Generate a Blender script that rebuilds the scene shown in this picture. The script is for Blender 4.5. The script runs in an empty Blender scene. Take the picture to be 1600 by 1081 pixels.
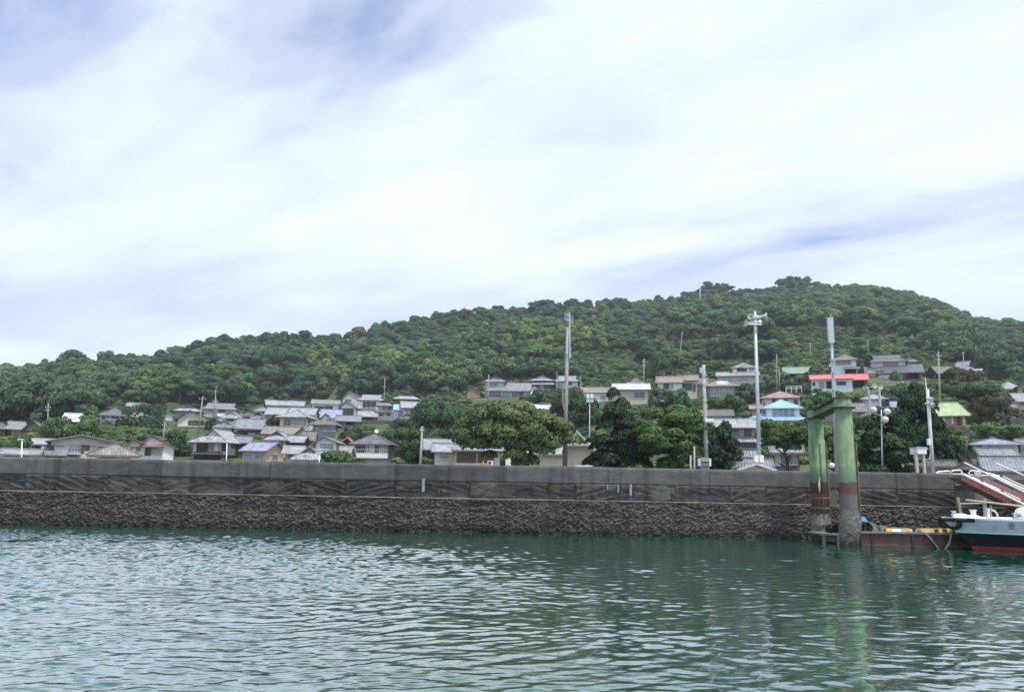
import bpy, math, random
import numpy as np
from mathutils import Vector, Matrix

# ------------------------------------------------------------------ camera, sky, sun, exposure
S = bpy.context.scene
COL = S.collection
R_ = math.radians
FPX, CX, CY = 1155.0, 800.0, 540.5          # focal length and centre in pixels of the 1600 px wide frame
PITCH, ROLL, EYE = R_(10.3), R_(1.0), 3.27
_f = Vector((0, math.cos(PITCH), math.sin(PITCH)))
_u0 = Vector((0, -math.sin(PITCH), math.cos(PITCH)))
_r0 = Vector((1, 0, 0))
_r = _r0 * math.cos(ROLL) + _u0 * math.sin(ROLL)
_u = -_r0 * math.sin(ROLL) + _u0 * math.cos(ROLL)
CAM = Vector((0, 0, EYE))
def far(Y):
    return Y * 1.25 if Y >= 90 else Y          # distances beyond the quay
cd = bpy.data.cameras.new('camera')
cam = bpy.data.objects.new('camera', cd)
COL.objects.link(cam)
cd.sensor_width = 36.0
cd.lens = FPX / 1600 * 36
cd.clip_start, cd.clip_end = 0.1, 5000
m = Matrix((_r, _u, -_f)).transposed().to_4x4()
m.translation = CAM
cam.matrix_world = m
S.camera = cam

SUN_EL, SUN_AZ = R_(66), R_(140)            # azimuth from +Y towards +X
w = bpy.data.worlds.new('World')
S.world = w
w.use_nodes = True
nt = w.node_tree
nt.nodes.clear()
def N(t, kind, **kw):
    n = t.nodes.new(kind)
    for k, v in kw.items():
        if k.startswith('i_'):
            n.inputs[k[2:].replace('_', ' ')].default_value = v
        else:
            setattr(n, k, v)
    return n
def math_(t, op, a, b=None, c=None, clamp=False):
    n = t.nodes.new('ShaderNodeMath'); n.operation = op; n.use_clamp = clamp
    for i, v in enumerate((a, b, c)):
        if v is None: continue
        if isinstance(v, (int, float)): n.inputs[i].default_value = v
        else: t.links.new(v, n.inputs[i])
    return n.outputs[0]
def ramp_(t, fac, stops, interp='LINEAR'):
    n = t.nodes.new('ShaderNodeValToRGB'); n.color_ramp.interpolation = interp
    e = n.color_ramp.elements
    while len(e) < len(stops): e.new(0.5)
    for el, (p, c) in zip(e, stops):
        el.position = p
        el.color = (c, c, c, 1) if isinstance(c, (int, float)) else (*c, 1)
    t.links.new(fac, n.inputs[0])
    return n.outputs[0]
def mixc_(t, fac, a, b, blend='MIX'):
    n = t.nodes.new('ShaderNodeMix'); n.data_type = 'RGBA'; n.blend_type = blend
    for i, v in ((0, fac), (6, a), (7, b)):
        if isinstance(v, (int, float)): n.inputs[i].default_value = v
        elif isinstance(v, tuple): n.inputs[i].default_value = (*v, 1)
        else: t.links.new(v, n.inputs[i])
    return n.outputs[2]

sky = N(nt, 'ShaderNodeTexSky', sky_type='NISHITA', sun_disc=False, sun_elevation=SUN_EL, sun_rotation=SUN_AZ)
sky.air_density = 1.0; sky.dust_density = 1.2; sky.ozone_density = 1.3
tc = N(nt, 'ShaderNodeTexCoord')
sep = N(nt, 'ShaderNodeSeparateXYZ'); nt.links.new(tc.outputs['Generated'], sep.inputs[0])
zz = math_(nt, 'ADD', math_(nt, 'MAXIMUM', sep.outputs[2], 0.0), 0.10)
pxx = math_(nt, 'DIVIDE', sep.outputs[0], zz)
pyy = math_(nt, 'DIVIDE', sep.outputs[1], zz)
# cloud streets run along (-.81, .59); cross-street coordinate cw, along-street ct
cw = math_(nt, 'ADD', math_(nt, 'MULTIPLY', pxx, 0.59), math_(nt, 'MULTIPLY', pyy, 0.81))
ct = math_(nt, 'ADD', math_(nt, 'MULTIPLY', pxx, -0.81), math_(nt, 'MULTIPLY', pyy, 0.59))
def cnoise(sw, st, off, detail, rough=0.55, dist=0.0):
    cmb = N(nt, 'ShaderNodeCombineXYZ'); cmb.inputs[2].default_value = off
    nt.links.new(math_(nt, 'MULTIPLY', cw, sw), cmb.inputs[0])
    nt.links.new(math_(nt, 'MULTIPLY', ct, st), cmb.inputs[1])
    n = N(nt, 'ShaderNodeTexNoise'); n.inputs['Scale'].default_value = 1.0
    n.inputs['Detail'].default_value = detail; n.inputs['Roughness'].default_value = rough
    n.inputs['Distortion'].default_value = dist
    nt.links.new(cmb.outputs[0], n.inputs['Vector'])
    return n.outputs[0]
big = cnoise(1.5, 0.55, 40.8, 3.0, 0.5, 0.3)
mid = cnoise(3.8, 1.7, 29.8, 6.0, 0.52, 0.35)
fine = cnoise(9.0, 5.0, 1.3, 6.0, 0.58, 0.3)
soft = cnoise(1.1, 0.9, 21.5, 2.0, 0.5, 0.2)
far_ = math_(nt, 'ADD', math_(nt, 'MULTIPLY', sep.outputs[2], 2.4), 0.15, clamp=True)      # small billows merge in the distance
small = math_(nt, 'ADD', math_(nt, 'MULTIPLY', math_(nt, 'SUBTRACT', mid, 0.5), 0.26), math_(nt, 'MULTIPLY', math_(nt, 'SUBTRACT', fine, 0.5), 0.10))
dens = math_(nt, 'ADD', math_(nt, 'ADD', math_(nt, 'MULTIPLY', big, 0.62), 0.19), math_(nt, 'MULTIPLY', small, far_))
CLOUD_SHIFT = 0.0
# the thinnest cloud (blue showing) lies on one street overhead, the sheet thickens towards the hill
street = ramp_(nt, math_(nt, 'MULTIPLY', cw, 0.2), [(0.0, 0.55), (0.13, 0.53), (0.18, 0.49), (0.235, 0.58), (0.30, 0.60), (0.42, 0.55), (0.60, 0.60), (1.0, 0.60)], 'B_SPLINE')
dens2 = math_(nt, 'ADD', dens, math_(nt, 'SUBTRACT', street, 0.5))
cover = ramp_(nt, dens2, [(0.36, 0.30), (0.45, 0.72), (0.52, 0.94), (0.60, 1.0)], 'EASE')
tone = math_(nt, 'ADD', math_(nt, 'MULTIPLY', dens2, 0.7), math_(nt, 'MULTIPLY', soft, 0.35))
ccol = ramp_(nt, tone, [(0.38, (4.7, 5.5, 8.6)), (0.49, (5.9, 6.8, 8.9)), (0.58, (7.2, 8.1, 9.2)), (0.68, (8.4, 9.2, 9.5))], 'LINEAR')
skyc = mixc_(nt, 1.0, sky.outputs[0], (0.80, 0.98, 1.40), 'MULTIPLY')
final = mixc_(nt, cover, skyc, ccol)
bg = N(nt, 'ShaderNodeBackground'); bg.inputs['Strength'].default_value = 0.075
nt.links.new(final, bg.inputs[0])
wo = N(nt, 'ShaderNodeOutputWorld'); nt.links.new(bg.outputs[0], wo.inputs[0])

sl = bpy.data.lights.new('sun', 'SUN'); sl.energy = 2.6; sl.angle = R_(10); sl.color = (1.0, 0.96, 0.9)
sun = bpy.data.objects.new('sun', sl); COL.objects.link(sun)
sd = Vector((math.sin(SUN_AZ) * math.cos(SUN_EL), math.cos(SUN_AZ) * math.cos(SUN_EL), math.sin(SUN_EL)))
sun.rotation_euler = sd.to_track_quat('Z', 'Y').to_euler()
S.view_settings.view_transform = 'Standard'
S.view_settings.look = 'None'
S.view_settings.exposure = 0.72
S.view_settings.gamma = 1.0
S.view_settings.use_curve_mapping = False
S.cycles.max_bounces = 6
S.cycles.diffuse_bounces = 3
S.cycles.glossy_bounces = 3
S.cycles.transparent_max_bounces = 6
S.cycles.use_denoising = True
S.cycles.volume_step_rate = 4.0

rnd = random.Random(7)
rng = np.random.default_rng(11)

# ------------------------------------------------------------------ helpers
def ray(px, py):
    return _f + _r * ((px - CX) / FPX) + _u * ((CY - py) / FPX)
def P(px, py, Y):
    d = ray(px, py)
    return CAM + d * (Y / d.y)
def proj(p):
    q = Vector(p) - CAM
    k = q.dot(_f)
    return (CX + q.dot(_r) / k * FPX, CY - q.dot(_u) / k * FPX)
def vnoise(x, y, seed=0):
    x = np.asarray(x, float); y = np.asarray(y, float)
    xi = np.floor(x).astype(np.int64); yi = np.floor(y).astype(np.int64)
    fx = x - xi; fy = y - yi
    fx = fx * fx * (3 - 2 * fx); fy = fy * fy * (3 - 2 * fy)
    def h(a, b):
        n = (a * 374761393 + b * 668265263 + seed * 974634599) & 0xffffffff
        n = ((n ^ (n >> 13)) * 1274126177) & 0xffffffff
        n = (n ^ (n >> 16)) & 0xffff
        return n / 65535.0
    return (h(xi, yi) * (1 - fx) + h(xi + 1, yi) * fx) * (1 - fy) + (h(xi, yi + 1) * (1 - fx) + h(xi + 1, yi + 1) * fx) * fy
def fbm(x, y, seed=0, oct=4, gain=0.5):
    a, t, s = 1.0, 0.0, 0.0
    for o in range(oct):
        t = t + a * vnoise(np.asarray(x) * 2 ** o, np.asarray(y) * 2 ** o, seed + o * 17)
        s += a; a *= gain
    return t / s

def link(name, data, parent=None, loc=None):
    o = bpy.data.objects.new(name, data)
    COL.objects.link(o)
    if parent is not None: o.parent = parent
    if loc is not None: o.location = loc
    return o
def tag(o, label=None, cat=None, group=None, kind=None):
    if label: o['label'] = label
    if cat: o['category'] = cat
    if group: o['group'] = group
    if kind: o['kind'] = kind
    return o
def empty(name, loc, label, cat, group=None):
    o = link(name, None, loc=loc)
    o.empty_display_size = 0.2
    return tag(o, label, cat, group)

class MB:
    """collects faces, builds one mesh"""
    def __init__(self): self.v, self.f, self.uv, self.mi = [], [], [], []
    def face(self, pts, uv=None, mi=0):
        b = len(self.v)
        self.v += [tuple(p) for p in pts]
        self.f.append(tuple(range(b, b + len(pts))))
        self.uv.append(uv if uv else [(0, 0)] * len(pts)); self.mi.append(mi)
    def hexa(self, c, mi=0):
        """eight corners: 0-3 bottom ring ccw, 4-7 top ring"""
        for q in ((3, 2, 1, 0), (4, 5, 6, 7), (0, 1, 5, 4), (1, 2, 6, 5), (2, 3, 7, 6), (3, 0, 4, 7)):
            self.face([c[i] for i in q], mi=mi)
    def box(self, x0, x1, y0, y1, z0, z1, mi=0):
        self.hexa([(x0, y0, z0), (x1, y0, z0), (x1, y1, z0), (x0, y1, z0), (x0, y0, z1), (x1, y0, z1), (x1, y1, z1), (x0, y1, z1)], mi)
    def obox(self, o, a, b, u0, u1, v0, v1, z0, z1, mi=0):
        """box in a frame: origin o, horizontal axes a, b"""
        def q(u, v, z): return o + a * u + b * v + Vector((0, 0, z))
        self.hexa([q(u0, v0, z0), q(u1, v0, z0), q(u1, v1, z0), q(u0, v1, z0), q(u0, v0, z1), q(u1, v0, z1), q(u1, v1, z1), q(u0, v1, z1)], mi)
    def tube(self, pts, r, n=8, cap=True, mi=0):
        pts = [Vector(p) for p in pts]
        if isinstance(r, (int, float)): r = [r] * len(pts)
        rings = []
        for i, p in enumerate(pts):
            d = (pts[min(i + 1, len(pts) - 1)] - pts[max(i - 1, 0)]).normalized()
            s = Vector((1, 0, 0)) if abs(d.x) < 0.8 else Vector((0, 0, 1))
            e1 = d.cross(s).normalized(); e2 = d.cross(e1).normalized()
            b = len(self.v)
            for k in range(n):
                a = 2 * math.pi * k / n
                self.v.append(tuple(p + (e1 * math.cos(a) + e2 * math.sin(a)) * r[i]))
            rings.append(b)
        for i in range(len(pts) - 1):
            A, B = rings[i], rings[i + 1]
            for k in range(n):
                k2 = (k + 1) % n
                self.f.append((A + k, B + k, B + k2, A + k2)); self.uv.append([(0, 0)] * 4); self.mi.append(mi)
        if cap:
            self.f.append(tuple(rings[0] + k for k in range(n))); self.uv.append([(0, 0)] * n); self.mi.append(mi)
            self.f.append(tuple(rings[-1] + k for k in reversed(range(n)))); self.uv.append([(0, 0)] * n); self.mi.append(mi)
    def lathe(self, prof, c=(0, 0, 0), axis=(0, 0, 1), n=14, mi=0):
        ax = Vector(axis).normalized()
        s = Vector((1, 0, 0)) if abs(ax.x) < 0.8 else Vector((0, 0, 1))
        e1 = ax.cross(s).normalized(); e2 = ax.cross(e1).normalized()
        c = Vector(c); rings = []
        for (r, h) in prof:
            b = len(self.v)
            for k in range(n):
                a = 2 * math.pi * k / n
                self.v.append(tuple(c + ax * h + (e1 * math.cos(a) + e2 * math.sin(a)) * max(r, 0.0005)))
            rings.append(b)
        for A, B in zip(rings, rings[1:]):
            for k in range(n):
                k2 = (k + 1) % n
                self.f.append((A + k, A + k2, B + k2, B + k)); self.uv.append([(0, 0)] * 4); self.mi.append(mi)
    def mesh(self, name, mat, smooth=False, off=None):
        me = bpy.data.meshes.new(name)
        v = self.v
        if off is not None: v = [(p[0] - off[0], p[1] - off[1], p[2] - off[2]) for p in v]
        me.from_pydata(v, [], self.f)
        ul = me.uv_layers.new(name='UVMap')
        flat = [c for f in self.uv for p in f for c in p]
        ul.data.foreach_set('uv', flat)
        for mm in (mat if isinstance(mat, (list, tuple)) else [mat]): me.materials.append(mm)
        me.polygons.foreach_set('material_index', self.mi)
        if smooth: me.polygons.foreach_set('use_smooth', [True] * len(self.f))
        me.update()
        return me
    def build(self, name, mat, parent=None, smooth=False, loc=None):
        """vertices are in world coordinates; they are stored relative to the parent's or own location"""
        base = Vector((0, 0, 0))
        if parent is not None:
            q = parent
            while q is not None: base += q.location; q = q.parent
        off = base if loc is None else base + Vector(loc)
        return link(name, self.mesh(name, mat, smooth, off), parent, loc)
def grid_mesh(name, X, Y, Z, mat, smooth=True):
    """X, Y, Z arrays (rows, cols) -> mesh"""
    r, c = X.shape
    co = np.stack([X, Y, Z], -1).reshape(-1, 3).astype(np.float32)
    i = np.arange(r * c).reshape(r, c)
    q = np.stack([i[:-1, :-1], i[:-1, 1:], i[1:, 1:], i[1:, :-1]], -1).reshape(-1, 4).astype(np.int32)
    return np_mesh(name, co, q, mat, smooth)
def np_mesh(name, co, q, mat, smooth=False):
    me = bpy.data.meshes.new(name)
    me.vertices.add(len(co)); me.vertices.foreach_set('co', co.astype(np.float32).ravel())
    me.loops.add(q.size); me.loops.foreach_set('vertex_index', q.astype(np.int32).ravel())
    me.polygons.add(len(q)); me.polygons.foreach_set('loop_start', np.arange(0, q.size, q.shape[1], dtype=np.int32))
    me.polygons.foreach_set('loop_total', np.full(len(q), q.shape[1], dtype=np.int32))
    if smooth: me.polygons.foreach_set('use_smooth', np.ones(len(q), dtype=bool))
    me.materials.append(mat)
    me.update(calc_edges=True); me.validate()
    return me

# ------------------------------------------------------------------ air
hz = MB(); hz.box(-1150, 1150, -330, 1750, -7, 240)
hm = bpy.data.materials.new('haze'); hm.use_nodes = True; ht = hm.node_tree; ht.nodes.clear()
hv = N(ht, 'ShaderNodeVolumePrincipled'); hv.inputs['Color'].default_value = (0.80, 0.89, 1.0, 1); hv.inputs['Density'].default_value = 0.00022; hv.inputs['Anisotropy'].default_value = 0.2
ho = N(ht, 'ShaderNodeOutputMaterial'); ht.links.new(hv.outputs[0], ho.inputs['Volume'])
tag(hz.build('haze', hm), 'thin pale sea haze', kind='stuff')

# ------------------------------------------------------------------ materials
_mats = {}
def bsdf_mat(name):
    mt = bpy.data.materials.new(name); mt.use_nodes = True
    t = mt.node_tree
    return mt, t, t.nodes['Principled BSDF']
def mat(name, col, rough=0.8, var=0.25, scale=3.0, bump=0.0, bscale=20.0, metal=0.0, spec=0.3, streak=0.0, dirt=None, coord='Object'):
    """plain procedural surface: colour broken up by two noises, optional vertical streaks and dirt patches"""
    key = (name, tuple(col))
    if key in _mats: return _mats[key]
    mt, t, b = bsdf_mat(name)
    tc = N(t, 'ShaderNodeTexCoord')
    n1 = N(t, 'ShaderNodeTexNoise'); n1.inputs['Scale'].default_value = scale; n1.inputs['Detail'].default_value = 6
    t.links.new(tc.outputs[coord], n1.inputs['Vector'])
    lo = tuple(c * (1 - var) for c in col); hi = tuple(min(1, c * (1 + var)) for c in col)
    c = ramp_(t, n1.outputs[0], [(0.3, lo), (0.7, hi)])
    if streak:
        mp = N(t, 'ShaderNodeMapping'); mp.inputs['Scale'].default_value = (2.2, 2.2, 0.16)
        t.links.new(tc.outputs[coord], mp.inputs[0])
        n2 = N(t, 'ShaderNodeTexNoise'); n2.inputs['Scale'].default_value = 1.6; n2.inputs['Detail'].default_value = 5
        t.links.new(mp.outputs[0], n2.inputs['Vector'])
        c = mixc_(t, math_(t, 'MULTIPLY', ramp_(t, n2.outputs[0], [(0.48, 0.0), (0.7, 1.0)]), streak), c, dirt or tuple(x * 0.35 for x in col))
    t.links.new(c, b.inputs['Base Color'])
    b.inputs['Roughness'].default_value = rough
    b.inputs['Metallic'].default_value = metal
    b.inputs['Specular IOR Level'].default_value = spec
    if bump:
        n3 = N(t, 'ShaderNodeTexNoise'); n3.inputs['Scale'].default_value = bscale; n3.inputs['Detail'].default_value = 5
        t.links.new(tc.outputs[coord], n3.inputs['Vector'])
        bp = N(t, 'ShaderNodeBump'); bp.inputs['Strength'].default_value = bump; bp.inputs['Distance'].default_value = 0.05
        t.links.new(n3.outputs[0], bp.inputs['Height']); t.links.new(bp.outputs[0], b.inputs['Normal'])
    _mats[key] = mt
    return mt
def roof_mat(col, kind='tile'):
    key = ('roof', kind, tuple(col))
    if key in _mats: return _mats[key]
    mt, t, b = bsdf_mat('roof_' + kind)
    uv = N(t, 'ShaderNodeUVMap'); uv.uv_map = 'UVMap'
    n1 = N(t, 'ShaderNodeTexNoise'); n1.inputs['Scale'].default_value = 0.9; n1.inputs['Detail'].default_value = 6
    t.links.new(uv.outputs[0], n1.inputs['Vector'])
    lo = tuple(c * 0.72 for c in col); hi = tuple(min(1, c * 1.35) for c in col)
    c = ramp_(t, n1.outputs[0], [(0.3, lo), (0.72, hi)])
    sp = N(t, 'ShaderNodeSeparateXYZ'); t.links.new(uv.outputs[0], sp.inputs[0])
    if kind == 'tile':
        br = N(t, 'ShaderNodeTexBrick'); br.offset = 0.0
        br.inputs['Scale'].default_value = 1.0
        br.inputs['Brick Width'].default_value = 0.30; br.inputs['Row Height'].default_value = 0.27
        br.inputs['Mortar Size'].default_value = 0.022; br.inputs['Bias'].default_value = 0.0
        br.inputs['Color1'].default_value = (0.62, 0.62, 0.62, 1); br.inputs['Color2'].default_value = (1.5, 1.5, 1.5, 1)
        br.inputs['Mortar'].default_value = (0.3, 0.3, 0.3, 1)
        t.links.new(uv.outputs[0], br.inputs['Vector'])
        c = mixc_(t, 0.8, c, br.outputs['Color'], 'MULTIPLY')
        wv = math_(t, 'SINE', math_(t, 'MULTIPLY', sp.outputs[0], 2 * math.pi / 0.30))
        st = math_(t, 'FRACT', math_(t, 'MULTIPLY', sp.outputs[1], 1 / 0.27))
        h = math_(t, 'ADD', math_(t, 'MULTIPLY', wv, 0.5), math_(t, 'MULTIPLY', st, -0.8))
        rough, dist = 0.33, 0.05
    else:
        wv = math_(t, 'PINGPONG', math_(t, 'MULTIPLY', sp.outputs[0], 1.0), 0.225)
        h = math_(t, 'POWER', math_(t, 'MULTIPLY', wv, 1 / 0.225), 10.0)
        rough, dist = 0.42, 0.05
        c = mixc_(t, math_(t, 'MULTIPLY', h, 0.45), c, tuple(x * 0.45 for x in col))
    t.links.new(c, b.inputs['Base Color'])
    bp = N(t, 'ShaderNodeBump'); bp.inputs['Strength'].default_value = 0.7; bp.inputs['Distance'].default_value = dist
    t.links.new(h, bp.inputs['Height']); t.links.new(bp.outputs[0], b.inputs['Normal'])
    b.inputs['Roughness'].default_value = rough; b.inputs['Specular IOR Level'].default_value = 0.5
    _mats[key] = mt
    return mt
def leaf_mat(name, cols, rough=0.7):
    """cols: dark, mid, pale leaf colours; tint per leaf clump and per tree"""
    mt, t, b = bsdf_mat(name)
    at = N(t, 'ShaderNodeAttribute'); at.attribute_name = 'tint'
    oi = N(t, 'ShaderNodeObjectInfo')
    gn = N(t, 'ShaderNodeTexNoise'); gn.inputs['Scale'].default_value = 0.022; gn.inputs['Detail'].default_value = 3       # stands of one species
    t.links.new(oi.outputs['Location'], gn.inputs['Vector'])
    f = math_(t, 'ADD', math_(t, 'MULTIPLY', at.outputs['Fac'], 0.55), math_(t, 'MULTIPLY', oi.outputs['Random'], 0.40))
    f = math_(t, 'ADD', f, math_(t, 'MULTIPLY', math_(t, 'SUBTRACT', gn.outputs[0], 0.5), 0.9))
    c = ramp_(t, f, [(0.1, cols[0]), (0.5, cols[1]), (0.92, cols[2])])
    t.links.new(c, b.inputs['Base Color'])
    b.inputs['Roughness'].default_value = rough
    b.inputs['Specular IOR Level'].default_value = 0.12
    tr = N(t, 'ShaderNodeBsdfTranslucent'); t.links.new(c, tr.inputs[0])
    mx = N(t, 'ShaderNodeMixShader'); mx.inputs[0].default_value = 0.22
    t.links.new(b.outputs[0], mx.inputs[1]); t.links.new(tr.outputs[0], mx.inputs[2])
    t.links.new(mx.outputs[0], t.nodes['Material Output'].inputs['Surface'])
    return mt
LEAF_SCRUB = leaf_mat('leaf_scrub', ((0.0791, 0.1242, 0.0431), (0.1365, 0.2, 0.069), (0.2156, 0.276, 0.1006)))
LEAF_DARK = leaf_mat('leaf_dark', ((0.0387, 0.0738, 0.0477), (0.0773, 0.1298, 0.0742), (0.1414, 0.2118, 0.1061)))
LEAF_MID = leaf_mat('leaf_mid', ((0.0461, 0.086, 0.037), (0.0893, 0.1505, 0.0638), (0.1584, 0.2352, 0.1008)))
LEAF_PALE = leaf_mat('leaf_pale', ((0.085, 0.130, 0.046), (0.150, 0.210, 0.072), (0.25, 0.31, 0.11)))
LEAF_OLIVE = leaf_mat('leaf_olive', ((0.095, 0.135, 0.058), (0.175, 0.225, 0.098), (0.27, 0.31, 0.145)))
LEAF_PINE = leaf_mat('leaf_pine', ((0.0228, 0.0483, 0.029), (0.0481, 0.0918, 0.0483), (0.0987, 0.1509, 0.0724)))
LEAF_RED = leaf_mat('leaf_reddish', ((0.050, 0.044, 0.024), (0.095, 0.084, 0.042), (0.15, 0.135, 0.065)))
LEAF_BRIGHT = leaf_mat('leaf_bright', ((0.0469, 0.087, 0.0302), (0.0986, 0.1705, 0.0575), (0.1663, 0.2528, 0.0907)))
BARK = mat('bark', (0.085, 0.075, 0.065), 0.9, 0.35, 6, 0.6, 30)
CONC = mat('concrete_pole', (0.34, 0.34, 0.34), 0.8, 0.15, 4, 0.1, 30, streak=0.3)
STEEL = mat('galvanised_steel', (0.42, 0.46, 0.52), 0.5, 0.12, 5, metal=0.35)
WHITE = mat('white_paint', (0.78, 0.79, 0.80), 0.55, 0.08, 3)
DARKM = mat('dark_metal', (0.05, 0.055, 0.06), 0.6, 0.2, 5)
BLACKR = mat('black_rubber', (0.012, 0.012, 0.014), 0.7, 0.3, 6, 0.3, 20)
WOODP = mat('weathered_wood', (0.30, 0.28, 0.25), 0.85, 0.25, 5, 0.2, 30)
# ------------------------------------------------------------------ terrain
_sk = [(-120, 585), (0, 572), (40, 562), (70, 556), (110, 552), (140, 560), (165, 553), (200, 549), (260, 541), (300, 531), (340, 522), (400, 518), (450, 517), (500, 522), (535, 525),
       (560, 516), (600, 503), (650, 496), (700, 489), (750, 483), (800, 478), (850, 467), (890, 463), (930, 462), (970, 456), (1000, 461), (1030, 456), (1080, 450),
       (1110, 446), (1150, 445), (1200, 440), (1230, 438), (1280, 439), (1340, 434), (1400, 444), (1450, 456), (1490, 471), (1515, 483), (1560, 489), (1600, 493), (1720, 515)]
_ss, _se = [], []
for a, b in _sk:
    d = ray(a, b); _ss.append(d.x / d.y); _se.append(d.z / d.y)
_ss, _se = np.array(_ss), np.array(_se)
def terrain0(x, y):
    x = np.asarray(x, float); y = np.asarray(y, float)
    ys = np.maximum(y, 30.0)
    s = x / ys
    e = np.interp(s, _ss, _se)
    over = np.maximum(np.abs(s) - 0.72, 0)
    e = np.maximum(e - over * 0.12, 0.03)
    Rr = np.interp(s, [-0.8, -0.45, 0.0, 0.4, 0.7], [420, 470, 540, 620, 620])
    Y0 = 108.0
    zr = 3.27 + e * Rr - np.interp(s, [-0.7, -0.5, -0.34, -0.15, -0.05, 0.05, 0.17, 0.6], [12.0, 10.0, 6.0, 3.5, 4.0, 6.5, 10.5, 11.0])
    t = np.clip((ys - Y0) / (Rr - Y0), 0, None)
    ex = np.interp(s, [-0.7, -0.5, -0.3, 0.0, 0.2, 0.5], [1.2, 1.25, 1.6, 1.5, 1.28, 1.06])
    up = 3.1 + (zr - 3.1) * np.where(t < 1, t, 1) ** ex
    d = np.maximum(ys - Rr, 0)
    z = up - d * d / (d + 160) * 0.35
    n = (fbm(x / 38.0, y / 38.0, 5, 4) - 0.5) * 9.0
    z = z + n * np.clip((t - 0.35) / 0.3, 0, 1) * np.clip((1.05 - t) / 0.3, 0.25, 1)
    # behind the sea wall everything is quay level; in front lies the sea bed
    return np.where(y < 49.6, -4.0, z)
ANCH = [(-97.9,148,9.7),(-94.2,160,13.6),(-100.2,188,14.0),(-110.6,219,21.0),(-71.2,125,5.0),(-61.2,122,5.1),(-88.9,210,16.4),(-105.9,244,19.3),(-102.4,222,18.2),(-106.8,272,23.3),(-84.3,225,17.5),(-87.7,250,20.5),(-64.5,188,11.7),(-73.0,190,13.7),(-52.4,135,5.4),(-41.2,125,5.3),(-43.4,140,7.0),(-53.9,188,14.8),(-49.0,160,10.6),(-99.8,310,30.2),(-88.9,300,28.4),(-88.8,265,24.8),(-77.0,245,22.0),(-65.0,232,20.8),(-73.7,294,28.1),(-51.5,212,18.0),(-65.4,310,31.3),(-57.9,268,21.9),(-54.3,288,28.4),(-44.2,260,22.5),(-39.7,280,28.9),(-33.9,250,21.9),(-32.5,232,19.8),(-42.1,170,11.2),(-43.7,200,16.5),(-32.7,135,6.4),(-32.0,148,7.1),(-27.3,125,6.0),(-23.5,130,5.3),(-13.8,278,34.0),(-5.9,278,34.1),(12.3,290,37.3),(8.5,270,34.7),(-1.2,220,22.8),(9.8,228,23.7),(-11.2,120,5.7),(27.5,238,29.0),(37.1,228,26.9),(43.4,256,34.8),(48.6,225,28.4),(63.0,220,28.1),(79.2,256,35.9),(68.7,188,20.8),(58.8,160,15.5),(38.4,125,6.3),(50.2,181,17.4),(82.2,210,32.5),(81.9,188,26.9),(99.9,219,34.8),(114.3,222,35.5),(78.7,160,16.7),(64.7,150,15.7),(133.2,215,34.5),(83.2,140,14.5),(118.4,175,22.7),(107.3,152,18.2),(97.8,145,16.9),(74.8,115,8.3),(-81.4,240,19.5),(-34.6,120,5.5),(-40.5,150,9.0),(-49.7,258,22.2),(-111.3,162,10.5),(-78.5,200,15.2),(59.9,230,29.6),(78.2,148,17.5),(-70.1,210,16.0),(-52.0,188,12.9),(-12.5,135,6.1),(-86.0,172,10.0),(-85.1,140,8.5),(-82.9,145,8.9),(-88.1,155,13.6),(-76.1,115,6.3),(-100.3,156,12.7),(-21.4,145,5.9),(-17.0,130,5.5),(-34.9,178,11.1),(44.8,206,24.5),(94.6,145,15.0),(123.0,200,31.2),(109.0,178,24.0),(109.7,170,22.4),(85.6,130,11.8),(82.2,198,30.5),(15.3,175,16.4),(9.0,250,29.6),(55.4,190,21.1),(67.1,206,23.8),(79.7,212,29.8),(74.4,170,20.6),(86.3,162,19.2),(108.6,208,32.3),(112.7,232,36.9),(-62.6,140,6.3),(-60.6,190,15.5),(-78.8,198,15.0),(-7.3,238,24.3),(203.7,338,58.7),(100.6,328,56.0),(-121.5,328,31.4),(-65.9,335,38.9),(-86.2,328,35.4),(58.9,290,42.7),(240.6,625,177.1),(164.1,600,162.9),(-238.3,431,65.0),(-252.2,425,62.7),(-173.3,256,18.2),(-154.3,250,19.4)]
# terraces: the ground is drawn to the house and garden platforms built into the slope
if ANCH:
    _ap = np.array(ANCH, float)
    _ar = _ap[:, 2] - terrain0(_ap[:, 0], _ap[:, 1])
def terrain(x, y):
    x = np.asarray(x, float); y = np.asarray(y, float)
    z = terrain0(x, y)
    if not ANCH: return z
    sw = np.zeros(np.broadcast(x, y).shape); sr = sw.copy()
    for (ax, ay, az), r in zip(ANCH, _ar):
        k = np.exp(-((x - ax) ** 2 + (y - ay) ** 2) / (2 * 9.0 ** 2)); sw = sw + k; sr = sr + k * r
    return np.where(y < 100, z, z + sr / (sw + 0.12))
_tx, _ty = np.arange(-720, 800, 3.0), np.arange(50, 760, 3.0)
_tg = terrain(*np.meshgrid(_tx, _ty))
def tz(x, y):
    if not (_tx[0] < x < _tx[-1] - 4 and _ty[0] < y < _ty[-1] - 4): return float(terrain(x, y))
    i = int((x - _tx[0]) / 3.0); j = int((y - _ty[0]) / 3.0)
    u = (x - _tx[0]) / 3.0 - i; v = (y - _ty[0]) / 3.0 - j
    return float((_tg[j, i] * (1 - u) + _tg[j, i + 1] * u) * (1 - v) + (_tg[j + 1, i] * (1 - u) + _tg[j + 1, i + 1] * u) * v)
def hit(px, py, y0=60.0, y1=750.0):
    """where a line of sight meets the ground"""
    d = ray(px, py); Y = y0
    while Y < y1:
        p = CAM + d * (Y / d.y)
        if p.z < tz(p.x, p.y): return Vector((p.x, p.y, tz(p.x, p.y)))
        Y += 1.0
    return None
gm, gt, gb = bsdf_mat('hillside_ground')
tcg = N(gt, 'ShaderNodeTexCoord')
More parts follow.
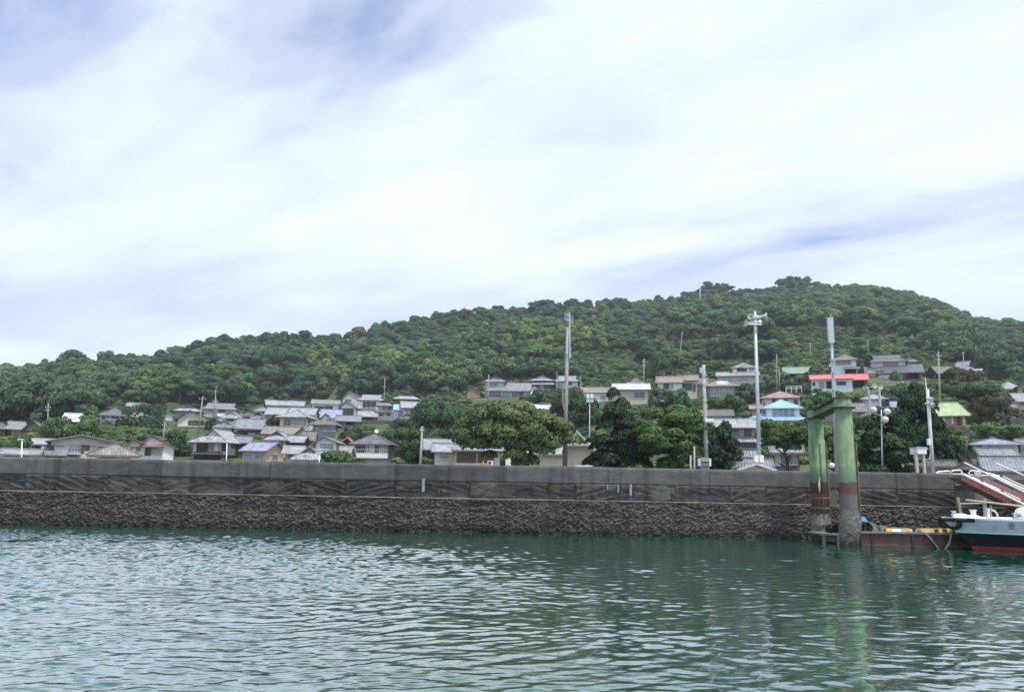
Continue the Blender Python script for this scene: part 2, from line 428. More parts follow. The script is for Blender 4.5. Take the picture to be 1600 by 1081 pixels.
g1 = N(gt, 'ShaderNodeTexNoise'); g1.inputs['Scale'].default_value = 0.06; g1.inputs['Detail'].default_value = 8; gt.links.new(tcg.outputs['Object'], g1.inputs['Vector'])
g2 = N(gt, 'ShaderNodeTexNoise'); g2.inputs['Scale'].default_value = 0.55; g2.inputs['Detail'].default_value = 8; gt.links.new(tcg.outputs['Object'], g2.inputs['Vector'])
gc = ramp_(gt, g2.outputs[0], [(0.3, (0.018, 0.034, 0.014)), (0.5, (0.042, 0.066, 0.023)), (0.68, (0.10, 0.12, 0.045))])
gc = mixc_(gt, ramp_(gt, g1.outputs[0], [(0.45, 0.0), (0.65, 0.55)]), gc, (0.12, 0.115, 0.055))
gt.links.new(gc, gb.inputs['Base Color']); gb.inputs['Roughness'].default_value = 0.95
gbp = N(gt, 'ShaderNodeBump'); gbp.inputs['Strength'].default_value = 1.0; gbp.inputs['Distance'].default_value = 0.6
gt.links.new(g2.outputs[0], gbp.inputs['Height']); gt.links.new(gbp.outputs[0], gb.inputs['Normal'])
yy = np.concatenate([np.arange(49.7, 130, 4.0), np.arange(130, 680, 5.0), np.arange(680, 1600, 40.0)])
xx = np.concatenate([np.arange(-800, -300, 15.0), np.arange(-300, 340, 5.0), np.arange(340, 1000, 15.0)])
X, Y = np.meshgrid(xx, yy)
tag(link('hillside', grid_mesh('hillside', X, Y, terrain(X, Y), gm)), 'green hillside rising behind the village', kind='structure')
quay = MB(); quay.box(-420, 420, 49.72, 97, 2.4, 3.13)
tag(quay.build('quay_ground', mat('quay_asphalt', (0.16, 0.155, 0.145), 0.95, 0.2, 0.6, 0.2, 8)), 'paved quay behind the sea wall', kind='structure')
bed = MB(); bed.face([(-900, -300, -4), (900, -300, -4), (900, 49, -4), (-900, 49, -4)])
tag(bed.build('sea_bed', mat('sea_bed', (0.03, 0.04, 0.03), 0.9)), 'sea bed', kind='structure')

# ------------------------------------------------------------------ water
wm, wt, wb = bsdf_mat('sea_water')
wb.inputs['Base Color'].default_value = (0.0015, 0.058, 0.036, 1)
wb.inputs['Roughness'].default_value = 0.04
wb.inputs['IOR'].default_value = 1.34
wb.inputs['Specular IOR Level'].default_value = 0.0
wgl = N(wt, 'ShaderNodeBsdfGlossy'); wgl.inputs['Roughness'].default_value = 0.03; wgl.inputs['Color'].default_value = (0.96, 0.99, 1.0, 1)
wfr = N(wt, 'ShaderNodeFresnel'); wfr.inputs['IOR'].default_value = 1.34
wmx = N(wt, 'ShaderNodeMixShader')
wt.links.new(math_(wt, 'MINIMUM', math_(wt, 'MULTIPLY', math_(wt, 'SUBTRACT', wfr.outputs[0], 0.055), 3.5, clamp=True), 0.78), wmx.inputs[0])
wt.links.new(wb.outputs[0], wmx.inputs[1]); wt.links.new(wgl.outputs[0], wmx.inputs[2])
wt.links.new(wmx.outputs[0], wt.nodes['Material Output'].inputs['Surface'])
geo = N(wt, 'ShaderNodeNewGeometry')
mp = N(wt, 'ShaderNodeMapping'); mp.inputs['Rotation'].default_value = (0, 0, R_(-8)); mp.inputs['Scale'].default_value = (3.2, 7.5, 1)
wt.links.new(geo.outputs['Position'], mp.inputs[0])
wn = N(wt, 'ShaderNodeTexNoise'); wn.inputs['Scale'].default_value = 1.0; wn.inputs['Detail'].default_value = 3.5; wn.inputs['Roughness'].default_value = 0.55
wt.links.new(mp.outputs[0], wn.inputs['Vector'])
wa = N(wt, 'ShaderNodeAttribute'); wa.attribute_name = 'wind'
wbp = N(wt, 'ShaderNodeBump'); wbp.inputs['Distance'].default_value = 0.015
wt.links.new(math_(wt, 'MULTIPLY', wa.outputs['Fac'], 1.0, clamp=True), wbp.inputs['Strength'])
wt.links.new(wn.outputs[0], wbp.inputs['Height']); wt.links.new(wbp.outputs[0], wb.inputs['Normal']); wt.links.new(wbp.outputs[0], wgl.inputs['Normal']); wt.links.new(wbp.outputs[0], wfr.inputs['Normal'])
def water_wind(x, y):
    """wind roughness of the surface: lee below the wall, gusts from the left"""
    g = np.interp(x, [-60, -20, -6, 4, 14, 26, 60], [1.0, 1.0, 0.75, 0.30, 0.22, 0.25, 0.4])
    nearcam = np.interp(y, [8, 16, 26], [1.0, 0.75, 0.0])
    g = g + (0.40 - g).clip(0) * nearcam
    n = fbm(x / 9.0 + 4, y / 4.5, 31, 4)
    n2 = fbm(x / 2.6 + 4, y / 1.2, 37, 3)
    lee = np.clip((46.6 + (fbm(x / 3.0, y / 2.0, 9, 3) - 0.5) * 3.5 - y) / 3.0, 0.06, 1)
    lee = lee * np.interp(x, [-20, 0, 10, 30], [1.0, 0.85, 0.8, 0.8])
    return g * (0.45 + 1.1 * n) * (0.65 + 0.7 * n2) * lee
ys_ = [9.0]
while ys_[-1] < 49.4: ys_.append(ys_[-1] * 1.0034 + 0.006)
ys_ = np.array(ys_)
xs_ = np.concatenate([np.arange(-60, -34, 0.5), np.arange(-34, 36, 0.065), np.arange(36, 60, 0.5)])
X, Y = np.meshgrid(xs_, ys_)
W = water_wind(X, Y)
Z = np.zeros_like(X)
wr = np.random.default_rng(5)
wx = X + (fbm(X / 5, Y / 5, 3, 2) - 0.5) * 2.2; wy = Y + (fbm(X / 4 + 9, Y / 4, 4, 2) - 0.5) * 1.6
env = [np.clip(fbm(X / 3.1 + 7 * j, Y / 1.7, 81 + j, 3) * 2.6 - 0.5, 0.15, 1.7) for j in range(4)]
for i in range(80):
    L = 0.20 * (1.1 / 0.20) ** (wr.random() ** 1.6)
    th = R_(-90 + 13) + wr.normal(0, 0.5)
    k = 2 * math.pi / L
    fade = np.clip((L - 0.0085 * Y) / 0.12, 0, 1)
    ph = k * (wx * math.cos(th) + wy * math.sin(th)) + wr.random() * 6.28
    Z += (np.sin(ph) + 0.28 * np.sin(2 * ph + 0.6)) * fade * L * 0.0056 * env[i % 4]
# bring the slopes row by row to those of light ripples: rougher to the left, calmer below the hill
rms = np.std(np.gradient(Z, axis=0) / np.gradient(Y, axis=0), axis=1) + 1e-6
target = np.interp(X, [-40, -14, -4, 4, 30], [0.110, 0.100, 0.078, 0.040, 0.044]) * np.interp(Y, [9, 14, 20, 30, 48], [1.0, 1.0, 0.95, 1.1, 1.3])
Z *= target / rms[:, None] * (0.45 + 0.75 * np.clip(W / np.maximum(np.interp(X, [-60, -20, -6, 4, 14, 26, 60], [1.0, 1.0, 0.85, 0.55, 0.45, 0.5, 0.6]), .3), 0, 1.5)) * np.clip((47.3 - Y) / 4.0, 0.05, 1)
wme = grid_mesh('sea_water', X, Y, Z, wm)
at = wme.attributes.new('wind', 'FLOAT', 'POINT'); at.data.foreach_set('value', W.astype(np.float32).ravel())
sea = tag(link('sea_water', wme), 'green harbour water with wind ripples', kind='structure')
# the sea goes on round the harbour basin
fw = MB()
fw.face([(-900, -300, -0.02), (900, -300, -0.02), (900, 9.05, -0.02), (-900, 9.05, -0.02)])
fw.face([(-900, 9.05, -0.02), (-59.9, 9.05, -0.02), (-59.9, 49.4, -0.02), (-900, 49.4, -0.02)])
fw.face([(59.9, 9.05, -0.02), (900, 9.05, -0.02), (900, 49.4, -0.02), (59.9, 49.4, -0.02)])
fme = fw.mesh('outer_sea', wm)
at = fme.attributes.new('wind', 'FLOAT', 'POINT'); at.data.foreach_set('value', [0.7] * len(fme.vertices))
tag(link('outer_sea_water', fme), 'open harbour water', kind='structure')

# ------------------------------------------------------------------ sea wall
WY = 48.5
z_top = P(100, 715, WY).z; z_mid = P(100, 742, WY).z; z_led = P(100, 767.5, WY).z
def px2x(px, Y=WY, py=745): return P(px, py, Y).x
def wall_mat(name, lo, hi, bump, bs, pale=None):
    mt, t, b = bsdf_mat(name)
    geo = N(t, 'ShaderNodeNewGeometry'); oi = N(t, 'ShaderNodeObjectInfo')
    mp = N(t, 'ShaderNodeMapping'); mp.inputs['Scale'].default_value = (0.8, 1, 1.7); t.links.new(geo.outputs['Position'], mp.inputs[0])
    n1 = N(t, 'ShaderNodeTexNoise'); n1.inputs['Scale'].default_value = 1.6; n1.inputs['Detail'].default_value = 9; n1.inputs['Roughness'].default_value = 0.62
    t.links.new(mp.outputs[0], n1.inputs['Vector'])
    n0 = N(t, 'ShaderNodeTexNoise'); n0.inputs['Scale'].default_value = 0.09; n0.inputs['Detail'].default_value = 3
    t.links.new(geo.outputs['Position'], n0.inputs['Vector'])
    c = ramp_(t, math_(t, 'ADD', math_(t, 'MULTIPLY', n1.outputs[0], 0.6), math_(t, 'MULTIPLY', n0.outputs[0], 0.4)), [(0.33, lo), (0.66, hi)])
    mp2 = N(t, 'ShaderNodeMapping'); mp2.inputs['Scale'].default_value = (2.6, 1, 0.10); t.links.new(geo.outputs['Position'], mp2.inputs[0])
    n2 = N(t, 'ShaderNodeTexNoise'); n2.inputs['Scale'].default_value = 1.0; n2.inputs['Detail'].default_value = 4
    t.links.new(mp2.outputs[0], n2.inputs['Vector'])
    c = mixc_(t, ramp_(t, n2.outputs[0], [(0.50, 0.0), (0.72, 0.55)]), c, tuple(x * 0.55 for x in lo))
    if pale:
        n4 = N(t, 'ShaderNodeTexNoise'); n4.inputs['Scale'].default_value = 11.0; n4.inputs['Detail'].default_value = 6
        t.links.new(mp.outputs[0], n4.inputs['Vector'])
        c = mixc_(t, ramp_(t, n4.outputs[0], [(0.56, 0.0), (0.68, 0.85)]), c, pale)
    if pale:                                   # wet weed below the tide line
        sp = N(t, 'ShaderNodeSeparateXYZ'); t.links.new(geo.outputs['Position'], sp.inputs[0])
        hh = math_(t, 'ADD', sp.outputs[2], math_(t, 'MULTIPLY', math_(t, 'SUBTRACT', n1.outputs[0], 0.5), 1.1))
        c = mixc_(t, ramp_(t, hh, [(0.12, 0.75), (0.62, 0.0)]), c, (0.022, 0.024, 0.019))
    v = math_(t, 'ADD', math_(t, 'MULTIPLY', oi.outputs['Random'], 0.3), 0.85)
    cmb = N(t, 'ShaderNodeCombineColor')
    for k in range(3): t.links.new(v, cmb.inputs[k])
    c = mixc_(t, 1.0, c, cmb.outputs[0], 'MULTIPLY')
    t.links.new(c, b.inputs['Base Color']); b.inputs['Roughness'].default_value = 0.9; b.inputs['Specular IOR Level'].default_value = 0.25
    n3 = N(t, 'ShaderNodeTexNoise'); n3.inputs['Scale'].default_value = bs; n3.inputs['Detail'].default_value = 6
    t.links.new(geo.outputs['Position'], n3.inputs['Vector'])
    bp = N(t, 'ShaderNodeBump'); bp.inputs['Strength'].default_value = bump; bp.inputs['Distance'].default_value = 0.06
    t.links.new(n3.outputs[0], bp.inputs['Height']); t.links.new(bp.outputs[0], b.inputs['Normal'])
    return mt
M_COP = wall_mat('coping_concrete', (0.058, 0.059, 0.061), (0.122, 0.121, 0.120), 0.5, 7)
M_BLK = wall_mat('broken_concrete', (0.042, 0.040, 0.038), (0.135, 0.127, 0.119), 1.0, 6)
M_RUB = wall_mat('oyster_rubble', (0.038, 0.034, 0.032), (0.112, 0.101, 0.094), 1.0, 12, (0.26, 0.245, 0.23))
M_LED = mat('ledge_concrete', (0.17, 0.155, 0.135), 0.9, 0.5, 1.2, 0.3, 20)
XR = px2x(1490)                                # the tall wall ends here
XL = -75.0
wall = empty('sea_wall', (0, WY, 0), 'long grey concrete sea wall with cracked middle course and oyster crusted foot', 'sea wall')
def wall_grid(name, x0, x1, z0, z1, y0, relief, mat_, parent, step=0.075, back=0.5, top=True):
    nx = max(3, int((x1 - x0) / step) + 1); nz = max(3, int((z1 - z0) / step) + 1)
    xs = np.linspace(x0, x1, nx); zs = np.linspace(z0, z1, nz)
    Xg, Zg = np.meshgrid(xs, zs)
    Yg = y0 - relief(Xg, Zg, (Xg - x0) / (x1 - x0), (Zg - z0) / (z1 - z0))
    # return rows to the back, so the piece has thickness on all four sides
    Xg = np.vstack([Xg[:1], Xg, Xg[-1:]]); Zg = np.vstack([Zg[:1], Zg, Zg[-1:]]); Yg = np.vstack([np.full((1, nx), y0 + back), Yg, np.full((1, nx), y0 + back)])
    Xg = np.hstack([Xg[:, :1], Xg, Xg[:, -1:]]); Zg = np.hstack([Zg[:, :1], Zg, Zg[:, -1:]]); Yg = np.hstack([np.full((nz + 2, 1), y0 + back), Yg, np.full((nz + 2, 1), y0 + back)])
    me = grid_mesh(name, Xg, Yg - WY, Zg, mat_, False)
    return link(name, me, parent)
jt = [-420, -250, -80, 82, 250, 420, 617, 790, 950, 1108, 1265, 1400]
jx = [XL] + [px2x(p) for p in jt if px2x(p) > XL + 2] + [XR]
for a, b in zip(jx, jx[1:]):
    sb = rnd.uniform(0, 0.03); dz = rnd.uniform(-0.015, 0.015)
    wall_grid('coping_panel', a + 0.005, b - 0.005, z_mid + 0.002, z_top + dz, WY + sb,
              lambda x, z, u, v: 0.035 * (fbm(x / 0.8, z / 0.5, 2, 5) - 0.5) - 0.05 * np.clip(fbm(x / 0.5, z * 9, 12, 2) - 0.66, 0, 1) - 0.07 * np.clip((v - 0.985) / 0.015, 0, 1), M_COP, wall, 0.11, 0.62)
mj = [-400, -330, -250, -190, -110, -60, 40, 82, 168, 250, 325, 380, 470, 540, 617, 690, 735, 830, 856, 900, 990, 1055, 1108, 1140, 1195, 1260, 1310, 1340, 1400, 1440]
mx_ = [XL] + [px2x(p) for p in mj if px2x(p) > XL + 1.5] + [XR]
for i, (a, b) in enumerate(zip(mx_, mx_[1:])):
    sd_ = i * 7 + 3; ang = rnd.uniform(0.18, 0.42) * rnd.choice([-1, -1, -1, 1]); base = rnd.uniform(-0.03, 0.05); amp = rnd.uniform(0.6, 1.3)
    def rel(x, z, u, v, sd_=sd_, ang=ang, base=base, amp=amp):
        # broken strata: slanting ledges whose undersides fall back, deeper towards the foot
        wob = (fbm(x / 1.3, z / 0.6, sd_, 4) - 0.5) * 0.9
        q = (z - ang * x) / 0.42 + wob
        st = q - np.floor(q)
        k = np.clip(1.3 - v * 1.3, 0, 1) * np.clip(fbm(x / 1.1, z / 0.8, sd_ + 5, 3) * 2.6 - 0.7, 0, 1)
        und = 0.16 * np.clip((0.85 - v) / 0.85, 0, 1) * np.clip(fbm(x / 1.6, z * 0 + 1, sd_ + 9, 2) * 2 - 0.5, 0, 1.0)
        edge = 0.03 * (np.clip((0.02 - u) / 0.02, 0, 1) + np.clip((u - 0.98) / 0.02, 0, 1))
        return base - amp * k * (0.55 * (1 - st) ** 1.3) - und * 1.4 + 0.07 * (fbm(x / 0.35, z / 0.22, sd_, 5) - 0.5) - edge
    wall_grid('concrete_block', a + 0.008, b - 0.008, z_led + 0.03, z_mid - 0.004, WY + 0.03, rel, M_BLK, wall, 0.07, 0.6)
# ledge: thin pale rim of the footing, in lengths with ragged front edge
lx = list(np.arange(XL, XR + 3.6, 4.1)) + [XR + 3.6]
for a, b in zip(lx, lx[1:]):
    wall_grid('ledge_slab', a + 0.01, b - 0.01, z_led - 0.05, z_led + 0.02, WY - 0.29,
              lambda x, z, u, v: 0.06 * (fbm(x / 0.5, z * 2, 41, 4) - 0.5) - 0.22 * np.clip(fbm(x / 1.1, z * 0, 43, 3) - 0.6, 0, 1), M_LED, wall, 0.06, 0.9)
lj = [XL, px2x(-300), px2x(-120), px2x(77), px2x(242), px2x(455), px2x(640), px2x(735), px2x(1108), px2x(1300), XR + 3.6]
for i, (a, b) in enumerate(zip(lj, lj[1:])):
    def rel2(x, z, u, v, i=i, a=a, b=b):
        r = 0.24 * (fbm(x / 0.22, z / 0.095, 51, 4, 0.7) - 0.5) + 0.17 * (vnoise(x / 0.10, z / 0.065, 61) - 0.5) + 0.10 * (fbm(x / 1.6, z / 0.5, 63, 3) - 0.5)
        big_ = 0.25 * np.clip(fbm(x / 2.2, z / 0.5, 71, 3) - 0.62, 0, 1) * 3
        hole = 0.5 * np.clip(fbm(x / 0.7, z / 0.35, 77, 3) - 0.66, 0, 1) * 3 * np.clip(1.2 - v * 1.6, 0.15, 1)
        return r + 0.14 * (1 - v) - big_ * np.clip(v * 2 - 0.9, 0, 1) - hole 
    wall_grid('rubble_footing', a + 0.006, b - 0.006, -0.9, z_led - 0.05, WY - 0.26, rel2, M_RUB, wall, 0.045, 0.9)
core = MB(); core.box(XL, XR - 0.05, WY + 0.25, WY + 1.15, -3.5, z_top - 0.06)
core.build('wall_core', M_COP, wall)
# step at the end of the tall wall: a low landing with a pale lintel, then the recessed wall beyond
z_l = P(1500, 745, WY).z
lw = empty('landing_wall', (XR, WY, 0), 'low dark concrete landing wall under the top of the red gangway', 'wall')
b_ = MB(); b_.box(XR + 0.02, XR + 1.35, WY + 0.12, WY + 1.6, -3, P(1500, 742, WY).z); b_.build('concrete_block', M_BLK, lw)
b_ = MB(); b_.box(XR + 0.05, XR + 1.32, WY - 0.02, WY + 0.2, P(1500, 758.5, WY).z, P(1500, 755.5, WY).z); b_.build('pale_lintel', M_LED, lw)
b_ = MB(); b_.box(XR + 1.37, XR + 30, WY + 1.5, WY + 2.4, -3, P(1540, 748, WY).z); b_.build('recessed_face', M_RUB, lw)
bw = empty('parapet_wall', (XR + 2, 54.5, 3), 'brownish concrete parapet beyond the red gangway at the right edge', 'wall')
b_ = MB(); b_.box(P(1566, 742, 54.5).x, P(1566, 742, 54.5).x + 40, 54.5, 55.1, 2.9, P(1580, 741, 54.5).z); b_.build('concrete_panel', mat('brown_concrete', (0.17, 0.16, 0.145), 0.9, 0.25, 2, 0.3, 10, streak=0.4), bw)
# whitewash patches and plates fixed to the wall face
for (a, b, c, d, nm) in ((964, 968, 757, 769, 'a'), (983, 988, 756, 774, 'b'), (948, 951, 757, 765, 'c'), (659, 664, 747, 768, 'd')):
    pm = MB(); A = P(a, c, WY - 0.075); B = P(b, d, WY - 0.075)
    pm.box(A.x + .03, B.x - .03, WY - 0.085, WY + 0.05, B.z, A.z)
    o = pm.build('white_runoff_stain', mat('lime_stain', (0.25, 0.255, 0.26), 0.9, 0.6, 9), wall)

# ------------------------------------------------------------------ green piles with a beam
def pile_mat():
    mt, t, b = bsdf_mat('painted_pile')
    geo = N(t, 'ShaderNodeNewGeometry'); sp = N(t, 'ShaderNodeSeparateXYZ'); t.links.new(geo.outputs['Position'], sp.inputs[0])
    n = N(t, 'ShaderNodeTexNoise'); n.inputs['Scale'].default_value = 1.7; n.inputs['Detail'].default_value = 8; n.inputs['Roughness'].default_value = 0.65
    t.links.new(geo.outputs['Position'], n.inputs['Vector'])
    mp = N(t, 'ShaderNodeMapping'); mp.inputs['Scale'].default_value = (5, 5, 0.35); t.links.new(geo.outputs['Position'], mp.inputs[0])
    n2 = N(t, 'ShaderNodeTexNoise'); n2.inputs['Scale'].default_value = 1.3; n2.inputs['Detail'].default_value = 6; t.links.new(mp.outputs[0], n2.inputs['Vector'])
    c = ramp_(t, n.outputs[0], [(0.3, (0.085, 0.150, 0.080)), (0.5, (0.140, 0.225, 0.118)), (0.7, (0.215, 0.285, 0.15))])
    c = mixc_(t, ramp_(t, n2.outputs[0], [(0.55, 0.0), (0.72, 0.6)]), c, (0.30, 0.29, 0.12))
    c = mixc_(t, ramp_(t, n2.outputs[0], [(0.32, 0.8), (0.45, 0.0)]), c, (0.04, 0.068, 0.046))
    nf = N(t, 'ShaderNodeTexNoise'); nf.inputs['Scale'].default_value = 4.5; nf.inputs['Detail'].default_value = 8; nf.inputs['Roughness'].default_value = 0.7
    t.links.new(geo.outputs['Position'], nf.inputs['Vector'])
    hz = math_(t, 'ADD', sp.outputs[2], math_(t, 'ADD', math_(t, 'MULTIPLY', n.outputs[0], 0.30), math_(t, 'MULTIPLY', nf.outputs[0], 0.55)))
    hz = math_(t, 'SUBTRACT', hz, 0.22)
    c = mixc_(t, ramp_(t, math_(t, 'MULTIPLY', hz, 0.1), [(0.400, 0.85), (0.47, 0.0)]), c, (0.075, 0.145, 0.105))
    c = mixc_(t, ramp_(t, math_(t, 'MULTIPLY', hz, 0.1), [(0.368, 1.0), (0.372, 0.0)]), c, (0.070, 0.028, 0.021))
    c = mixc_(t, ramp_(t, math_(t, 'MULTIPLY', hz, 0.1), [(0.296, 1.0), (0.306, 0.0)]), c, (0.085, 0.078, 0.072))
    c = mixc_(t, ramp_(t, math_(t, 'MULTIPLY', hz, 0.1), [(0.10, 1.0), (0.18, 0.0)]), c, (0.11, 0.115, 0.09))
    c = mixc_(t, ramp_(t, nf.outputs[0], [(0.62, 0.0), (0.66, 0.75)]), c, (0.16, 0.11, 0.06))
    t.links.new(c, b.inputs['Base Color']); b.inputs['Roughness'].default_value = 0.65
    bp = N(t, 'ShaderNodeBump'); bp.inputs['Strength'].default_value = 0.35; bp.inputs['Distance'].default_value = 0.04
    t.links.new(n.outputs[0], bp.inputs['Height']); t.links.new(bp.outputs[0], b.inputs['Normal'])
    return mt
M_PILE = pile_mat()
M_RUST = mat('rust', (0.20, 0.085, 0.035), 0.85, 0.4, 5, 0.3, 25)
M_CRUST = wall_mat('barnacle_crust', (0.05, 0.05, 0.046), (0.17, 0.165, 0.15), 1.0, 11, (0.35, 0.345, 0.32))
YR, YL = 42.6, 46.2
def crust(c, r, z0, z1, seed, parent):
    th = np.linspace(0, 2 * math.pi, 73); zs = np.arange(z0, z1 + 0.05, 0.06)
    T, Zg = np.meshgrid(th, zs)
    tt = np.where(T >= 2 * math.pi - 1e-6, 0, T)
    k = np.clip((z1 - Zg) / 0.9, 0, 1)
    rr = r - 0.03 + k * (0.03 + 0.26 * fbm(np.cos(tt) * 3.0 + 7 + np.sin(tt) * 1.7, Zg * 3.1 + np.sin(tt) * 3.1, seed, 4))
    o = link('barnacle_crust', grid_mesh('barnacle_crust', c.x + rr * np.cos(T) - parent.location.x, c.y + rr * np.sin(T) - parent.location.y, Zg - parent.location.z, M_CRUST, False), parent)
    return o
tops = {}
for nm, cx_, wpx, ytop, Yp, lbl in (('right', 1323.5, 25.5, 622, YR, 'green painted steel mooring pile nearer to the camera, rusty and barnacled at the waterline'),
                                   ('left', 1278.5, 22.5, 640, YL, 'green painted steel mooring pile nearer to the wall with a sleeve seam and rusty foot')):
    base = P(cx_ , 830, Yp); base.z = 0
    base.x = P(cx_, 740, Yp).x
    r = wpx / 2 / FPX * Yp * 1.0
    top = P(cx_, ytop, Yp).z
    o = empty('mooring_pile', (base.x, base.y, -2.5), lbl, 'pile', 'green mooring piles')
    b_ = MB(); b_.lathe([(r, -2.5), (r, top), (r * 0.98, top + 0.01), (0.01, top + 0.02)], (base.x, base.y, 0), n=40)
    b_.build('shaft', M_PILE, o, True)
    bz = P(cx_, ytop + (15 if nm == 'right' else 14), Yp).z
    b_ = MB(); b_.lathe([(r + 0.005, bz - 0.05), (r + 0.20, bz - 0.045), (r + 0.20, bz + 0.02), (r + 0.005, bz + 0.025)], (base.x, base.y, 0), n=40)
    b_.build('collar_flange', mat('flange_green', (0.045, 0.065, 0.05), 0.7, 0.3, 4), o)
    b_ = MB(); b_.lathe([(r + 0.01, top - 0.03), (r + 0.06, top - 0.025), (r + 0.06, top + 0.03), (0.01, top + 0.05)], (base.x, base.y, 0), n=40)
    b_.build('top_plate', mat('flange_green', (0.045, 0.065, 0.05), 0.7, 0.3, 4), o)
    # guide rail up the right side
    b_ = MB(); b_.box(base.x + r * 0.95, base.x + r + 0.06, base.y - 0.16, base.y - 0.06, 0.6, P(cx_, 690, Yp).z)
    b_.box(base.x + r + 0.03, base.x + r + 0.07, base.y - 0.26, base.y + 0.02, 0.6, P(cx_, 690, Yp).z)
    b_.build('guide_rail', mat('rail_rust', (0.20, 0.16, 0.075), 0.8, 0.5, 3, 0.2, 20), o)
    if nm == 'left':
        b_ = MB(); zt = P(cx_, 687, Yp).z
        b_.lathe([(r + 0.001, 1.2), (r + 0.035, 1.2), (r + 0.035, zt), (r + 0.001, zt + 0.01)], (base.x, base.y, 0), n=40)
        b_.build('sleeve', M_PILE, o, True)
        b_ = MB(); b_.box(base.x - 0.02, base.x + 0.02, base.y - r - 0.10, base.y - r - 0.03, 1.0, zt - 0.2); b_.build('ladder_rail', M_PILE, o)
        b_ = MB(); a = P(1281, 745, Yp - r - 0.1); q = P(1280, 760, Yp - r - 0.1)
        b_.tube([(a.x, Yp - r - 0.08, a.z), (q.x, Yp - r - 0.09, q.z + .1), (q.x + 0.03, Yp - r - 0.07, q.z - .35)], [0.02, 0.08, 0.03]); b_.build('torn_white_strap', mat('strap', (0.42, 0.44, 0.44), 0.8, 0.3, 8), o)
        for zz_ in (1.9, 2.5):
            b_ = MB(); b_.lathe([(r + 0.03, zz_), (r + 0.07, zz_), (r + 0.07, zz_ + 0.1), (r + 0.03, zz_ + 0.1)], (base.x, base.y, 0), n=32); b_.build('band', M_RUST, o)
    crust(base, r, -0.8, 2.15 if nm == 'right' else 1.9, 91 if nm == 'right' else 95, o)
    tops[nm] = (base, r, bz, top)
A, B = tops['right'], tops['left']
dv = (B[0] - A[0]); dv.z = 0; dv.normalize(); sv = Vector((dv.y, -dv.x, 0))
o = empty('cross_beam', (A[0].x, A[0].y, A[2]), 'green steel I-beam joining the heads of the two mooring piles', 'beam')
pa = A[0] + dv * A[1] * 0.9; pb = B[0] - dv * B[1] * 0.9
za0, za1, zb0, zb1 = A[2] + 0.03, A[3] - 0.02, B[2] + 0.03, B[3] - 0.02
def beam(o, wd, lo, hi, nm):
    b_ = MB()
    def q(p, z, s): return (p.x + sv.x * s, p.y + sv.y * s, z)
    la, ha, lb, hb = lo(za0, za1), hi(za0, za1), lo(zb0, zb1), hi(zb0, zb1)
    b_.hexa([q(pa, la, -wd), q(pa, la, wd), q(pb, lb, wd), q(pb, lb, -wd), q(pa, ha, -wd), q(pa, ha, wd), q(pb, hb, wd), q(pb, hb, -wd)])
    b_.build(nm, M_PILE if nm == 'web' else mat('flange_green', (0.045, 0.065, 0.05), 0.7, 0.3, 4), o)
beam(o, 0.16, lambda a, b: a + 0.05, lambda a, b: b - 0.05, 'web')
beam(o, 0.36, lambda a, b: a, lambda a, b: a + 0.05, 'flange')
beam(o, 0.36, lambda a, b: b - 0.05, lambda a, b: b, 'flange')

# ------------------------------------------------------------------ pontoon
YP0 = 42.0; zd = P(1420, 831, YP0).z
def pont_mat():
    mt, t, b = bsdf_mat('pontoon_side')
    geo = N(t, 'ShaderNodeNewGeometry'); sp = N(t, 'ShaderNodeSeparateXYZ'); t.links.new(geo.outputs['Position'], sp.inputs[0])
    mp = N(t, 'ShaderNodeMapping'); mp.inputs['Scale'].default_value = (1.6, 1, 1.2); t.links.new(geo.outputs['Position'], mp.inputs[0])
    n = N(t, 'ShaderNodeTexNoise'); n.inputs['Scale'].default_value = 1.0; n.inputs['Detail'].default_value = 7; t.links.new(mp.outputs[0], n.inputs['Vector'])
    h = math_(t, 'ADD', math_(t, 'MULTIPLY', sp.outputs[2], 1.0), math_(t, 'MULTIPLY', math_(t, 'SUBTRACT', n.outputs[0], 0.5), 0.5))
    c = ramp_(t, h, [(0.02, (0.02, 0.02, 0.016)), (0.10, (0.10, 0.055, 0.038)), (0.20, (0.060, 0.014, 0.014)), (0.42, (0.030, 0.008, 0.010)), (0.58, (0.012, 0.009, 0.011)), (1.0, (0.012, 0.011, 0.012))])
    c = mixc_(t, ramp_(t, n.outputs[0], [(0.52, 0.0), (0.66, 0.8)]), c, (0.014, 0.011, 0.012))
    t.links.new(c, b.inputs['Base Color']); b.inputs['Roughness'].default_value = 0.6
    return mt
px0 = P(1345, 840, YP0).x; px1 = px0 + 22
po = empty('pontoon', (px0, YP0, 0), 'long low dark red steel pontoon with yellow and black kerb bars', 'pontoon')
b_ = MB(); b_.box(px0, px1, YP0, YP0 + 4.6, -0.9, zd - 0.10); b_.build('hull', pont_mat(), po)
b_ = MB(); b_.box(px0 - 0.03, px1, YP0 - 0.06, YP0 + 4.66, zd - 0.098, zd); b_.build('deck', mat('pontoon_deck', (0.16, 0.15, 0.14), 0.9, 0.3, 3), po)
M_YEL = mat('yellow_paint', (0.50, 0.33, 0.05), 0.7, 0.5, 4); M_BLK2 = mat('black_paint', (0.025, 0.025, 0.025), 0.7, 0.3, 5); M_WORN = mat('worn_concrete_yellow', (0.42, 0.38, 0.28), 0.85, 0.4, 5)
